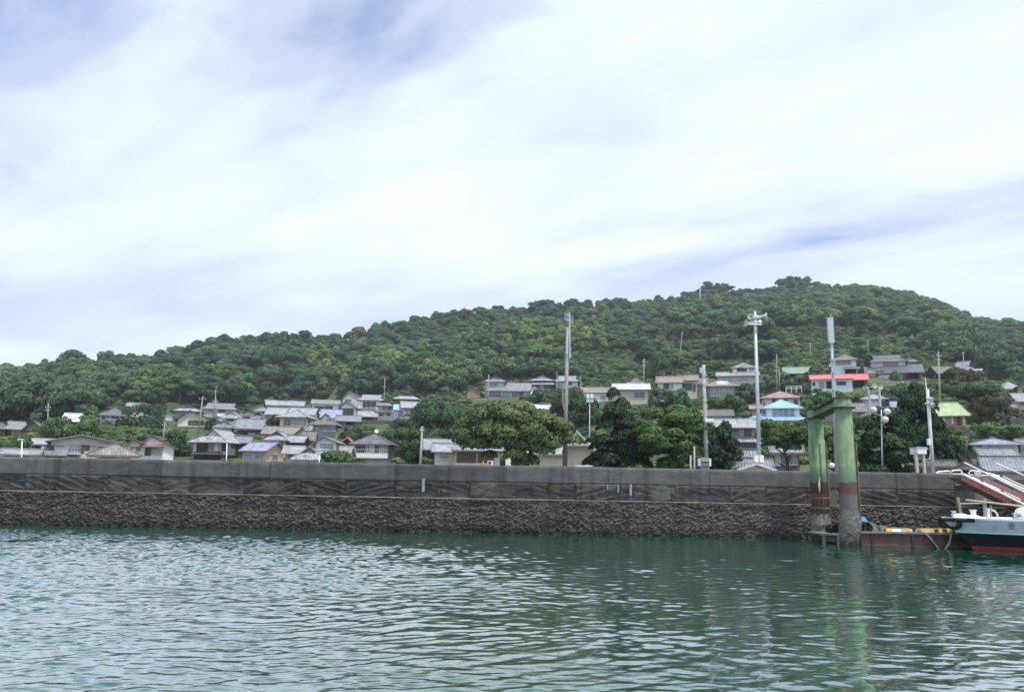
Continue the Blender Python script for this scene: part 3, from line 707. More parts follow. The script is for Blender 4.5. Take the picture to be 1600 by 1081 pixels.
segs = [(1383, 1392, M_YEL, .10), (1392, 1406, WHITE, .08), (1406, 1414, M_WORN, .08), (1414, 1420, M_YEL, .10), (1420, 1424, M_WORN, .10), (1438, 1446, M_YEL, .10), (1446, 1452, M_WORN, .10), (1452, 1458, M_YEL, .10), (1458, 1465, M_BLK2, .10),
        (1465, 1471, M_YEL, .12), (1471, 1478, M_BLK2, .12), (1478, 1486, M_YEL, .12), (1486, 1492, M_BLK2, .12), (1492, 1501, M_YEL, .12), (1501, 1508, M_BLK2, .12), (1508, 1516, M_YEL, .12), (1516, 1530, M_BLK2, .12), (1530, 1545, M_YEL, .12)]
for (a, b, mm, h) in segs:
    b_ = MB(); xa, xb = P(a, 832, YP0 + .25).x, P(b, 832, YP0 + .25).x
    b_.hexa([(xa, YP0 + .1, zd), (xb, YP0 + .1, zd), (xb, YP0 + .42, zd), (xa, YP0 + .42, zd), (xa, YP0 + .15, zd + h * 1.7), (xb, YP0 + .15, zd + h * 1.7), (xb, YP0 + .37, zd + h * 1.7), (xa, YP0 + .37, zd + h * 1.7)])
    b_.build('kerb_bar', mm, po)
for a in (1340, 1362, 1425, 1520):
    b_ = MB(); xa = P(a, 840, YP0).x
    if a > px0: pass
    b_.box(max(px0, xa) - 0.05, max(px0, xa) + 0.07, YP0 - 0.05, YP0, -0.5, zd - 0.1); b_.build('hull_rib', pont_mat() if False else M_BLK2, po)
# gusset bracket and roller arms that grip the piles
b_ = MB(); xa = P(1358, 830, YP0 + .5).x; xb = P(1371, 830, YP0 + .5).x; xc = P(1364, 815, YP0 + .5).x; zt = P(1360, 817, YP0 + .5).z
b_.hexa([(xa, YP0 + .3, zd), (xb, YP0 + .3, zd), (xb, YP0 + .9, zd), (xa, YP0 + .9, zd), (xa, YP0 + .3, zt), (xc, YP0 + .3, zt), (xc, YP0 + .9, zt), (xa, YP0 + .9, zt)])
b_.build('gusset_bracket', mat('bracket_steel', (0.20, 0.185, 0.165), 0.8, 0.3, 6), po)
b_ = MB(); b_.box(P(1353, 830, YP0).x, P(1357, 830, YP0).x, YP0 + .2, YP0 + 1.0, zd, zt + 0.02); b_.build('bracket_plate', M_BLK2, po)
b_ = MB(); b_.lathe([(0.3, -.5), (0.34, 0), (0.3, .5)], (P(1349, 826, YP0 + .6).x, YP0 + .6, zd + 0.18), (0, 1, 0), 18); b_.build('guide_roller', BLACKR, po)
b_ = MB(); xa = P(1373, 828, YP0 + .5).x; b_.box(xa, xa + .35, YP0 + .3, YP0 + .8, zd, zd + .28); b_.build('cleat_block', mat('bracket_steel', (0.20, 0.185, 0.165), 0.8, 0.3, 6), po)
b_ = MB(); b_.tube([(P(1425, 829, YP0 + .4).x, YP0 + .4, zd), (P(1425, 829, YP0 + .4).x, YP0 + .4, zd + .22)], .16, 12); b_.tube([(P(1420, 826, YP0 + .4).x, YP0 + .4, zd + .22), (P(1431, 826, YP0 + .4).x, YP0 + .4, zd + .22)], .08, 10); b_.build('mooring_cleat', M_BLK2, po)
# low platform between the piles
lo_ = empty('pile_platform', (P(1290, 840, 44.5).x, 44.5, 0), 'small rusty steel platform between the two green piles just above the water', 'platform')
xa, xb = P(1283, 835, 44.2).x, P(1313, 835, 44.2).x
zt = P(1298, 833, 44.2).z
b_ = MB(); b_.box(xa, xb, 44.0, 46.0, zt - .1, zt); b_.build('deck_plate', mat('bracket_steel', (0.20, 0.185, 0.165), 0.8, 0.3, 6), lo_)
for xx_ in (xa + .05, xb - .25):
    b_ = MB(); b_.box(xx_, xx_ + .14, 44.05, 44.2, -1, zt - .1); b_.build('leg', mat('bracket_steel', (0.20, 0.185, 0.165), 0.8, 0.3, 6), lo_)
b_ = MB(); b_.box(xa + .2, xb - .3, 44.12, 44.2, P(1298, 846, 44.2).z, P(1298, 837, 44.2).z); b_.build('mud_panel', mat('mud_steel', (0.10, 0.095, 0.08), 0.9, 0.4, 4), lo_)
b_ = MB(); b_.lathe([(0.28, -.4), (0.33, 0), (0.28, .4)], (P(1301, 826, 44.8).x, 44.8, zt + 0.2), (0, 1, 0), 18); b_.build('guide_roller', BLACKR, lo_)
b_ = MB(); b_.box(P(1305, 830, 44.8).x, P(1308, 830, 44.8).x, 44.4, 45.2, zt, P(1306, 816, 44.8).z); b_.build('roller_plate', M_BLK2, lo_)
# blue box on the pontoon behind the pile
o = empty('blue_tub', (P(1345, 817, 43.6).x, 43.6, zd), 'light blue plastic tub beside the right green pile on the pontoon end', 'tub')
xa, xb, xc = P(1338.5, 817, 43.6).x, P(1353, 817, 43.6).x, P(1349, 808, 43.6).x
b_ = MB(); za, zb = P(1345, 817, 43.6).z, P(1345, 807.5, 43.6).z
b_.hexa([(xa, 43.3, za), (xb, 43.3, za), (xb, 44.1, za), (xa, 44.1, za), (xa + .02, 43.35, zb), (xc, 43.35, zb), (xc, 44.05, zb), (xa + .02, 44.05, zb)]); b_.build('tub_body', mat('blue_plastic', (0.12, 0.40, 0.72), 0.5, 0.1, 3), o)
b_ = MB(); b_.box(xa + .05, xb, 43.4, 44.0, zd + 0.02, za - 0.01); b_.build('stand', M_BLK2, o)
# hanging rope
b_ = MB(); pts = []
for t_ in np.linspace(0, 1, 25):
    a = [(1446, 833), (1458, 846), (1468, 858), (1475, 859), (1483, 848), (1487, 829)]
    k = t_ * 5; i = min(int(k), 4); fr = k - i
    p0, p1, p2, p3 = a[max(i - 1, 0)], a[i], a[i + 1], a[min(i + 2, 5)]
    cr = [0.5 * (2 * p1[j] + (p2[j] - p0[j]) * fr + (2 * p0[j] - 5 * p1[j] + 4 * p2[j] - p3[j]) * fr ** 2 + (3 * p1[j] - p0[j] - 3 * p2[j] + p3[j]) * fr ** 3) for j in (0, 1)]
    pts.append(P(cr[0], cr[1], YP0 - .15 + 0.05 * math.sin(k)))
b_.tube(pts, .055, 8)
ro = b_.build('mooring_rope', mat('grey_rope', (0.30, 0.28, 0.25), 0.9, 0.4, 12, 0.8, 60), None, True)
tag(ro, 'grey mooring rope hanging in a loop down the side of the red pontoon', 'rope')
b_ = MB(); b_.tube([P(1434, 828, YP0 + .3), P(1441, 831, YP0 + .1), P(1447, 833.5, YP0 - .1)], .07, 8)
tag(b_.build('mooring_line', mat('grey_rope', (0.30, 0.28, 0.25), 0.9, 0.4, 12, 0.8, 60), None, True), 'short rope end lying from the cleat over the pontoon edge', 'rope')

# ------------------------------------------------------------------ boat
YB = 39.3
def bx_(px, py, Y=YB): return P(px, py, Y)
boat = empty('ferry_boat', (bx_(1497, 812).x, YB, 0), 'pale blue grey boat with black and red lower hull at the right edge', 'boat')
hull_c = [mat('boat_pale_blue', (0.40, 0.465, 0.54), 0.4, 0.12, 1.5, spec=0.5, streak=0.2), mat('boat_black', (0.008, 0.009, 0.012), 0.35, 0.2, 3), mat('boat_red', (0.17, 0.018, 0.028), 0.5, 0.25, 4), mat('boat_white', (0.78, 0.82, 0.84), 0.4, 0.05, 3), mat('boat_turquoise', (0.42, 0.68, 0.70), 0.4, 0.05, 3)]
def stem(py): return np.interp(py, [811, 833, 857, 872], [1500, 1523, 1549, 1560])
lv = [(809.5, 1.0), (812.5, 1.0), (833.0, 0.90), (835.2, 0.905), (857, 0.80), (874, 0.70)]      # pixel row at the bow, breadth share
HB, LB = 1.75, 5.5
stations = np.concatenate([np.linspace(0, 1, 14) ** 1.6 * LB, [LB + 3, LB + 6, LB + 9]])
rows = []
for (py, bs) in lv:
    st_ = bx_(float(stem(py)), py)
    rr = []
    for s_ in stations:
        hb = HB * bs * (1 - (1 - min(s_ / (LB * (1.35 if bs < .85 else 1.0)), 1)) ** 1.9)
        rr.append((st_.x + s_, hb, st_.z - 0.012 * s_ * (0.5 if py < 850 else 0)))
    rows.append(rr)
cyb = YB + HB
def hull_strip(i, j, mt, nm):
    b_ = MB()
    for k in range(len(stations) - 1):
        for sgn in (-1, 1):
            q = [(rows[j][k], sgn), (rows[j][k + 1], sgn), (rows[i][k + 1], sgn), (rows[i][k], sgn)]
            pts = [(p[0], cyb + s * p[1], p[2]) for p, s in q]
            b_.face(pts if sgn < 0 else pts[::-1])
    return b_.build(nm, mt, boat)
hull_strip(1, 2, hull_c[0], 'topside'); hull_strip(2, 3, hull_c[4], 'rubbing_strake'); hull_strip(3, 4, hull_c[1], 'black_hull_band'); hull_strip(4, 5, hull_c[2], 'red_underside'); hull_strip(0, 1, hull_c[3], 'gunwale')
b_ = MB()
for k in range(len(stations) - 1):
    r0, r1 = rows[0][k], rows[0][k + 1]
    b_.face([(r0[0], cyb - r0[1], r0[2] - .03), (r1[0], cyb - r1[1], r1[2] - .03), (r1[0], cyb + r1[1], r1[2] - .03), (r0[0], cyb + r0[1], r0[2] - .03)])
b_.build('deck', hull_c[3], boat)
# black rubber fender wrapped round the bow
b_ = MB(); pts = []
for s_ in list(np.linspace(1.35, 0, 10)) : 
    hb = HB * (1 - (1 - min(s_ / LB, 1)) ** 1.9); pts.append((rows[1][0][0] + s_ - .05, cyb - hb - .05, rows[1][0][2] - .05))
for s_ in list(np.linspace(0, 1.35, 10))[1:]:
    hb = HB * (1 - (1 - min(s_ / LB, 1)) ** 1.9); pts.append((rows[1][0][0] + s_ - .05, cyb + hb + .05, rows[1][0][2] - .05))
b_.tube(pts, .10, 10); b_.build('bow_fender', BLACKR, boat, True)
for (q, r) in ((1489, .40), (1483, .34)):
    b_ = MB(); p = bx_(q, 816, cyb)
    b_.lathe([(r * .55, -.14), (r * .95, -.16), (r, 0), (r * .95, .16), (r * .55, .14), (r * .55, -.14)], (p.x, cyb - .1 + (.5 if q < 1486 else 0), p.z), (0.85, 0.5, 0), 20)
    b_.build('tyre_fender', BLACKR, boat, True)
zk = rows[0][0][2] - .03
def up(px, y0, y1, Y, r, nm, mt, n=8):
    b_ = MB()
    a = P(px[0], y0, Y); c = P(px[1], y1, Y)
    b_.tube([a, c], r, n); return b_.build(nm, mt, boat)
up((1502, 1496.5), 806, 777, cyb - .2, .075, 'rail_post', WOODP)
up((1539.5, 1538.2), 807, 778, cyb - .5, .085, 'rail_post', WOODP)
up((1499, 1540), 786.5, 786, cyb - .35, .03, 'rail_bar', mat('bamboo_pole', (0.42, 0.38, 0.28), 0.7, 0.2, 5))
up((1509, 1612), 780.8, 792, cyb - .65, .045, 'rail_bar', mat('bamboo_pole', (0.42, 0.38, 0.28), 0.7, 0.2, 5))
up((1548, 1548), 808, 789, cyb - 1.1, .04, 'rail_post', WOODP)
for px_, hh in ((1490.5, 6), (1521, 8), (1545, 10)):
    b_ = MB(); p = P(px_, 806 if px_ < 1500 else 805, cyb - .5); s_ = .11 if px_ < 1500 else .16
    top = P(px_, 806 - hh - 2, cyb - .5).z
    b_.lathe([(s_ * 1.0, 0), (s_ * .8, (top - zk) * .5), (s_ * .85, top - zk - .06), (s_ * 1.15, top - zk - .05), (s_ * 1.15, top - zk)], (p.x, cyb - .5, zk), n=12); b_.build('bollard', WHITE, boat)
b_ = MB(); p = P(1521, 806, cyb - .6); b_.lathe([(.42, 0), (.38, .1), (.2, .16), (.01, .17)], (p.x, cyb - .55, zk), n=16); b_.build('bollard_base', WHITE, boat)
b_ = MB(); p = P(1502, 806, cyb - .2); b_.lathe([(.5, 0), (.42, .16), (.2, .22), (.01, .23)], (p.x, cyb - .1, zk), n=16); b_.build('bow_chock', WHITE, boat)
b_ = MB(); b_.tube([P(1549, 797, cyb - 1), P(1554, 798, cyb - 1), P(1558, 803, cyb - 1), P(1559.5, 809, cyb - 1)], .045, 8); b_.build('vent_pipe', WHITE, boat, True)
b_ = MB(); p = P(1589, 808, cyb - .8); b_.lathe([(.22, 0), (.2, .1), (.05, .12), (.05, .25), (.22, .26), (.22, .30), (.01, .31)], (p.x, cyb - .8, zk), n=12); b_.build('windlass', STEEL, boat)
b_ = MB(); p = P(1606, 808, cyb - .6); b_.lathe([(.62, -.1), (.62, .25), (.52, .48), (.3, .62), (.01, .66)], (p.x, cyb - .6, zk), n=20); b_.build('white_dome_cover', WHITE, boat, True)
# painted character on the bow
tcv = bpy.data.curves.new('hull_character', 'FONT'); tcv.body = '\u4e1e'; tcv.size = .36; tcv.extrude = .004; tcv.align_x = 'CENTER'; tcv.align_y = 'CENTER'
try: tcv.materials.append(mat('lettering_black', (0.015, 0.015, 0.03), 0.5, 0.1))
except Exception: pass
p = bx_(1589.5, 823.5, YB)
to = link('hull_character', tcv, boat, (p.x - boat.location.x, -.0 , p.z))
k_ = p.x - rows[1][0][0]
hb_ = HB * 0.95 * (1 - (1 - min(k_ / LB, 1)) ** 1.9)
to.location.y = cyb - hb_ - 0.06 - boat.location.y
sl_ = HB * 1.9 * (1 - min(k_ / LB, 1)) ** .9 / LB
to.rotation_euler = (R_(90 - 7), 0, -math.atan(sl_))
bpy.context.view_layer.update()
tme = bpy.data.meshes.new_from_object(to.evaluated_get(bpy.context.evaluated_depsgraph_get()))
tl, tr_ = to.location.copy(), to.rotation_euler.copy()
bpy.data.objects.remove(to)
to = link('hull_character', tme, boat, tl); to.rotation_euler = tr_
# ------------------------------------------------------------------ gangway
YG = 46.3
M_GRED = mat('gangway_red', (0.30, 0.095, 0.085), 0.7, 0.25, 2.5, streak=0.3)
ga = empty('gangway', (P(1508, 745, YG).x, YG, 3.5), 'red steel gangway with white handrails sloping down to the right', 'gangway')
def gline(a, b, Y, ext=1.6):
    A, B = P(a[0], a[1], Y), P(b[0], b[1], Y)
    return A, A + (B - A) * ext
def girder(Y, lo0, lo1, hi0, hi1, nm, t_=.12, mt=M_GRED):
    a0, a1 = gline(lo0, lo1, Y); b0, b1 = gline(hi0, hi1, Y)
    b_ = MB(); e = Vector((0, t_, 0))
    b_.hexa([a0, a1, a1 + e, a0 + e, b0, b1, b1 + e, b0 + e]); return b_.build(nm, mt, ga)
girder(YG, (1502.5, 749.5), (1600, 799), (1505.5, 741.5), (1600, 790), 'near_girder')
girder(YG + 1.7, (1537, 755), (1600, 788), (1535, 745.5), (1600, 779), 'far_girder')
def bar(Y, a, b, r, nm, mt=WHITE, ext=1.6):
    b_ = MB(); A, B = gline(a, b, Y, ext); b_.tube([A, B], r, 8); return b_.build(nm, mt, ga)
bar(YG - .05, (1505, 740.5), (1600, 787.8), .075, 'near_curb_rail'); bar(YG + .05, (1518, 744.8), (1600, 782.5), .035, 'near_handrail')
bar(YG + 1.7, (1507, 722.5), (1600, 768.5), .05, 'far_handrail'); bar(YG + 1.75, (1550, 741.5), (1600, 764.5), .09, 'far_toe_rail'); bar(YG + 1.8, (1567, 744), (1600, 759.5), .035, 'far_midrail')
bar(YG + 3.0, (1556.5, 723.5), (1600, 742.5), .05, 'outer_handrail')
for px_, py_ in ((1535, 757), (1567, 773), (1599, 789)):
    b_ = MB(); A = P(px_, py_ - 4, YG - .02); b_.box(A.x - .05, A.x + .05, YG - .06, YG + .1, A.z - .55, A.z + .3); b_.build('stiffener', M_GRED, ga)
# walkway deck and mesh guard
a0, a1 = gline((1506, 745), (1600, 793), YG); 
b_ = MB(); e = Vector((0, 1.7, 0)); tk = Vector((0, 0, .06))
b_.hexa([a0 - tk, a1 - tk, a1 - tk + e, a0 - tk + e, a0, a1, a1 + e, a0 + e]); b_.build('deck', mat('gangway_deck', (0.20, 0.13, 0.11), 0.9, 0.25, 5), ga)
M_MESH = mat('gangway_mesh', (0.34, 0.22, 0.19), 0.8, 0.3, 30, 0.6, 90)
a0, a1 = gline((1532, 753), (1600, 788), YG + 1.6); b0, b1 = gline((1537, 745.5), (1600, 772.5), YG + 1.6)
b_ = MB()
for i in range(150):
    t_ = i / 150
    A = a0.lerp(a1, t_); B = b0.lerp(b1, t_)
    b_.tube([A, B], .016, 4, False)
o = b_.build('mesh_guard', M_MESH, ga); tag(o, kind='stuff')
b_ = MB(); e = Vector((0, .03, 0)); b_.hexa([a0 + e, a1 + e, a1 + 2 * e, a0 + 2 * e, b0 + e, b1 + e, b1 + 2 * e, b0 + 2 * e]); b_.build('guard_panel', M_MESH, ga)
# white guard rails at the head of the gangway
def railthing(label, pxs, Y, extra=()):
    o = empty('guard_rail', tuple(P(pxs[0][0], 742, Y)), label, 'guard rail', 'white guard rails on the wall')
    b_ = MB(); b_.tube([P(a, b, Y) for a, b in pxs], .05, 8); b_.build('hoop', WHITE, o, True)
    for (a, b) in extra:
        b_ = MB(); b_.tube([P(a[0], a[1], Y), P(b[0], b[1], Y)], .04, 8); b_.build('rail_bar', WHITE, o)
    return o
railthing('white tubular guard rail hoop just left of the gangway head', [(1486.5, 738), (1487.5, 735.6), (1491, 735), (1500, 734.3), (1502, 735.5), (1503, 739), (1503.3, 745.5)], WY + .4, [((1463, 739.6), (1504, 740.6))])
railthing('low white tubular guard rail on the wall end, left of the hoop', [(1462, 739), (1466, 737), (1480, 735.6), (1484, 736), (1486.5, 739.5)], WY + .5)
railthing('white tubular guard rail behind the gangway holding a small grey sign', [(1513.5, 743.5), (1514, 737.5), (1516, 735.3), (1520, 735), (1537, 737.5), (1556, 742)], YG + 2.6, [((1513, 742), (1562, 743))])
o = empty('grey_sign', tuple(P(1527, 744, YG + 2.5)), 'small blank grey notice board on the white guard rail by the gangway', 'sign')
b_ = MB(); A, B = P(1523.2, 743.8, YG + 2.5), P(1532, 737, YG + 2.5); b_.box(A.x, B.x, YG + 2.48, YG + 2.52, A.z, B.z); b_.build('board', mat('sign_grey', (0.45, 0.45, 0.46), 0.6, 0.15, 6), o)
b_ = MB(); b_.box(A.x - .03, B.x + .03, YG + 2.50, YG + 2.54, A.z - .03, B.z + .03); b_.build('frame', STEEL, o)
# ------------------------------------------------------------------ houses
TILE = roof_mat((0.240, 0.248, 0.276)); TILE_D = roof_mat((0.132, 0.136, 0.152)); TILE_L = roof_mat((0.345, 0.355, 0.385)); TILE_B = roof_mat((0.194, 0.178, 0.171))
TILE_V = roof_mat((0.310, 0.333, 0.465)); TILE_RB = roof_mat((0.310, 0.147, 0.132)); TILE_T = roof_mat((0.264, 0.225, 0.202))
MET_W = roof_mat((0.48, 0.50, 0.52), 'metal'); MET_G = roof_mat((0.19, 0.225, 0.205), 'metal'); MET_GG = roof_mat((0.19, 0.28, 0.21), 'metal'); MET_YG = roof_mat((0.36, 0.44, 0.24), 'metal')
MET_R = roof_mat((0.58, 0.15, 0.15), 'metal'); MET_B = roof_mat((0.27, 0.46, 0.66), 'metal'); MET_GR = roof_mat((0.30, 0.31, 0.33), 'metal'); MET_P = roof_mat((0.30, 0.19, 0.185), 'metal')
def wallm(n, c):
    c = tuple(min(.8, v * 1.12) for v in c)
    return mat('plaster_' + n, c, 0.9, 0.07, 1.2, 0.1, 30, streak=0.22, dirt=tuple(x * 0.62 for x in c))
W_WH = wallm('white', (0.70, 0.71, 0.72)); W_CR = wallm('cream', (0.60, 0.56, 0.48)); W_PK = wallm('pinkish_beige', (0.50, 0.44, 0.41)); W_BE = wallm('beige', (0.46, 0.42, 0.35))
W_TN = wallm('tan', (0.36, 0.285, 0.20)); W_PE = wallm('peach', (0.60, 0.44, 0.32)); W_GR = wallm('grey', (0.33, 0.33, 0.34)); W_BL = wallm('bluish_white', (0.60, 0.67, 0.76)); W_BR = wallm('brick_brown', (0.30, 0.19, 0.155))
W_DK = mat('dark_timber', (0.060, 0.052, 0.048), 0.85, 0.3, 4, 0.3, 25); W_WD = mat('brown_timber', (0.155, 0.115, 0.085), 0.85, 0.3, 4, 0.3, 25); W_PG = wallm('pale_grey', (0.52, 0.52, 0.52)); W_DG = wallm('slate_grey', (0.17, 0.17, 0.185)); W_VI = mat('violet_sheet', (0.26, 0.28, 0.52), 0.7, 0.15, 2)
TRIM = mat('eave_trim', (0.20, 0.185, 0.17), 0.8, 0.2, 5); TRIM_W = mat('eave_trim_white', (0.62, 0.62, 0.62), 0.7, 0.1, 5)
ALU = mat('window_aluminium', (0.50, 0.51, 0.52), 0.45, 0.1, 5, metal=0.2); FR_D = mat('window_bronze', (0.06, 0.055, 0.05), 0.5, 0.2, 5); FR_W = mat('window_white', (0.75, 0.76, 0.77), 0.5, 0.05, 5)
def glass(n, c, r=0.08):
    mt, t, b = bsdf_mat(n)
    geo = N(t, 'ShaderNodeNewGeometry'); nn = N(t, 'ShaderNodeTexNoise'); nn.inputs['Scale'].default_value = 1.6; nn.inputs['Detail'].default_value = 2
    t.links.new(geo.outputs['Position'], nn.inputs['Vector'])
    t.links.new(ramp_(t, nn.outputs[0], [(0.35, tuple(x * 0.5 for x in c)), (0.6, c)]), b.inputs['Base Color'])
    b.inputs['Roughness'].default_value = r; b.inputs['Specular IOR Level'].default_value = 0.6
    return mt
G_D = glass('glass_dark', (0.035, 0.042, 0.05)); G_P = glass('glass_curtain', (0.30, 0.34, 0.38)); G_M = glass('glass_mid', (0.12, 0.14, 0.165)); G_BL = glass('glass_pale_blue', (0.26, 0.36, 0.42))
OPEN = mat('dark_opening', (0.018, 0.018, 0.02), 0.9, 0.2, 3); SHUT = mat('brown_shutter', (0.13, 0.085, 0.065), 0.8, 0.2, 4, 0.3, 30); SHG = mat('grey_shutter', (0.30, 0.295, 0.285), 0.7, 0.12, 4, 0.3, 40)
PWH = mat('white_panel', (0.72, 0.72, 0.70), 0.7, 0.08, 3)
# kind: (frame, pane, panels, name)
WK = {'w': (ALU, G_M, 2, 'window'), 'W': (ALU, G_M, 4, 'window'), 'c': (FR_W, G_P, 2, 'window'), 'C': (FR_W, G_P, 4, 'window'), 'b': (FR_D, G_D, 2, 'window'), 'B': (FR_D, G_D, 4, 'window'),
      'a': (ALU, G_BL, 2, 'window'), 'A': (ALU, G_BL, 4, 'window'), 'd': (FR_D, OPEN, 1, 'doorway'), 's': (FR_D, SHUT, 3, 'shutter'), 'S': (FR_D, SHUT, 6, 'shutter'), 'g': (ALU, SHG, 1, 'shutter'), 'p': (FR_W, PWH, 1, 'wall_panel'),
      'k': (W_DK, W_DK, 1, 'timber_panel'), 'G': (ALU, SHG, 3, 'shutter'), 'v': (W_VI, W_VI, 1, 'sheet')}
FOOT = []            # footprints, kept clear of plants
def frame_of(bl, Y, yaw, dep, dv):
    x0, x1 = bl['x']
    yaw += 0.85 * -math.atan(P((x0 + x1) / 2, bl['b'], Y).x / Y)     # the rows of houses bend round the bay and face the harbour
    for _ in range(14):
        O, a, b, Wd = frame_at(bl, Y, yaw, dep, dv)
        if Wd >= dep * 0.62 or dep < 1.2: break
        dep *= 0.86
    return O, a, b, Wd, dep
def frame_at(bl, Y, yaw, dep, dv):
    """front facade frame whose silhouette spans bl['x'] in the photograph at distance Y"""
    x0, x1 = bl['x']; yb = bl['b']
    a = Vector((math.cos(yaw), math.sin(yaw), 0)); b = Vector((-math.sin(yaw), math.cos(yaw), 0))
    O = P((x0 + x1) / 2, yb, Y) + Vector((0, dv, 0))
    if dv:
        O = P((x0 + x1) / 2, yb, Y + dv)
    Wd = (x1 - x0) / FPX * O.y
    for _ in range(8):
        cs = [proj(O + a * (sx * Wd / 2) + b * v + Vector((0, 0, 1))) for sx in (-1, 1) for v in (0, dep)]
        lo, hi = min(c[0] for c in cs), max(c[0] for c in cs)
        k = O.y / FPX
        Wd = max(0.8, Wd + ((x1 - x0) - (hi - lo)) * k)
        O = O + Vector((1, 0, 0)) * (((x0 + x1) / 2 - (lo + hi) / 2) * k)
    return O, a, b, Wd
def plane_hit(px, py, O, n):
    d = ray(px, py)
    return CAM + d * ((O - CAM).dot(n) / d.dot(n))
def slab(mb, pts, th, uvscale=1.0, mi=0):
    """closed slab under a roof plane with slope-aligned uv"""
    n = (pts[1] - pts[0]).cross(pts[2] - pts[0]).normalized()
    if n.z < 0: pts = pts[::-1]; n = -n
    e = Vector((0, 0, 1)).cross(n)
    e = Vector((1, 0, 0)) if e.length < 1e-4 else e.normalized()
    s = n.cross(e)
    uv = [(p.dot(e), p.dot(s)) for p in pts]
    mb.face(pts, uv, mi)
    lo = [p - Vector((0, 0, th)) for p in pts]
    mb.face(lo[::-1], None, mi)
    k = len(pts)
    for i in range(k):
        j = (i + 1) % k
        mb.face([lo[i], lo[j], pts[j], pts[i]], None, mi)
def add_window(root, w, bl, O, a, b, Wd, dep, Y):
    x0, x1, y0, y1, kd = w[:5]; side = w[5] if len(w) > 5 else 'F'
    if side == 'F': o, ax, n = O, a, -b
    elif side == 'R': o, ax, n = O + a * (Wd / 2), b, a
    else: o, ax, n = O - a * (Wd / 2), -b, -a
    c0 = plane_hit(x0, y0, o, n); c1 = plane_hit(x1, y1, o, n)
    u0, u1 = (c0 - o).dot(ax), (c1 - o).dot(ax)
    if u0 > u1: u0, u1 = u1, u0
    z0, z1 = c1.z - o.z, c0.z - o.z
    if z0 > z1: z0, z1 = z1, z0
    if u1 - u0 < 0.15 or z1 - z0 < 0.1: return
    fr, pn, k, nm = WK[kd]
    t = 0.06 if k < 4 else 0.05
    t = max(t, 0.00035 * Y)
    mb = MB()
    def bar(ua, ub, za, zb, v0=0.0, v1=0.07): mb.obox(o, ax, n, ua, ub, v0, v1, za, zb)
    if ax.cross(Vector((0, 0, 1))).dot(n) < 0: pass
    bar(u0, u1, z1 - t, z1); bar(u0, u1, z0, z0 + t); bar(u0, u0 + t, z0 + t, z1 - t); bar(u1 - t, u1, z0 + t, z1 - t)
    for i in range(1, k):
        c = u0 + (u1 - u0) * i / k; bar(c - t * 0.4, c + t * 0.4, z0 + t, z1 - t, 0.0, 0.06)
    if k >= 4 and nm == 'window' and z1 - z0 > 1.0: 
        c = z0 + (z1 - z0) * 0.55
        for i in range(k):
            ua = u0 + (u1 - u0) * i / k + t; ub = u0 + (u1 - u0) * (i + 1) / k - t
            bar(ua, ub, c - t * 0.35, c + t * 0.35, 0.0, 0.05)
    if nm == 'window':
        bar(u0 - 0.06, u1 + 0.06, z0 - 0.07, z0 - 0.002, 0.0, 0.14)
    f = mb.build(nm, fr, root)
    mb = MB(); mb.obox(o, ax, n, u0 + t * 0.9, u1 - t * 0.9, 0.002, 0.022, z0 + t * 0.9, z1 - t * 0.9)
    mb.build('pane' if nm == 'window' else 'panel', pn, f)
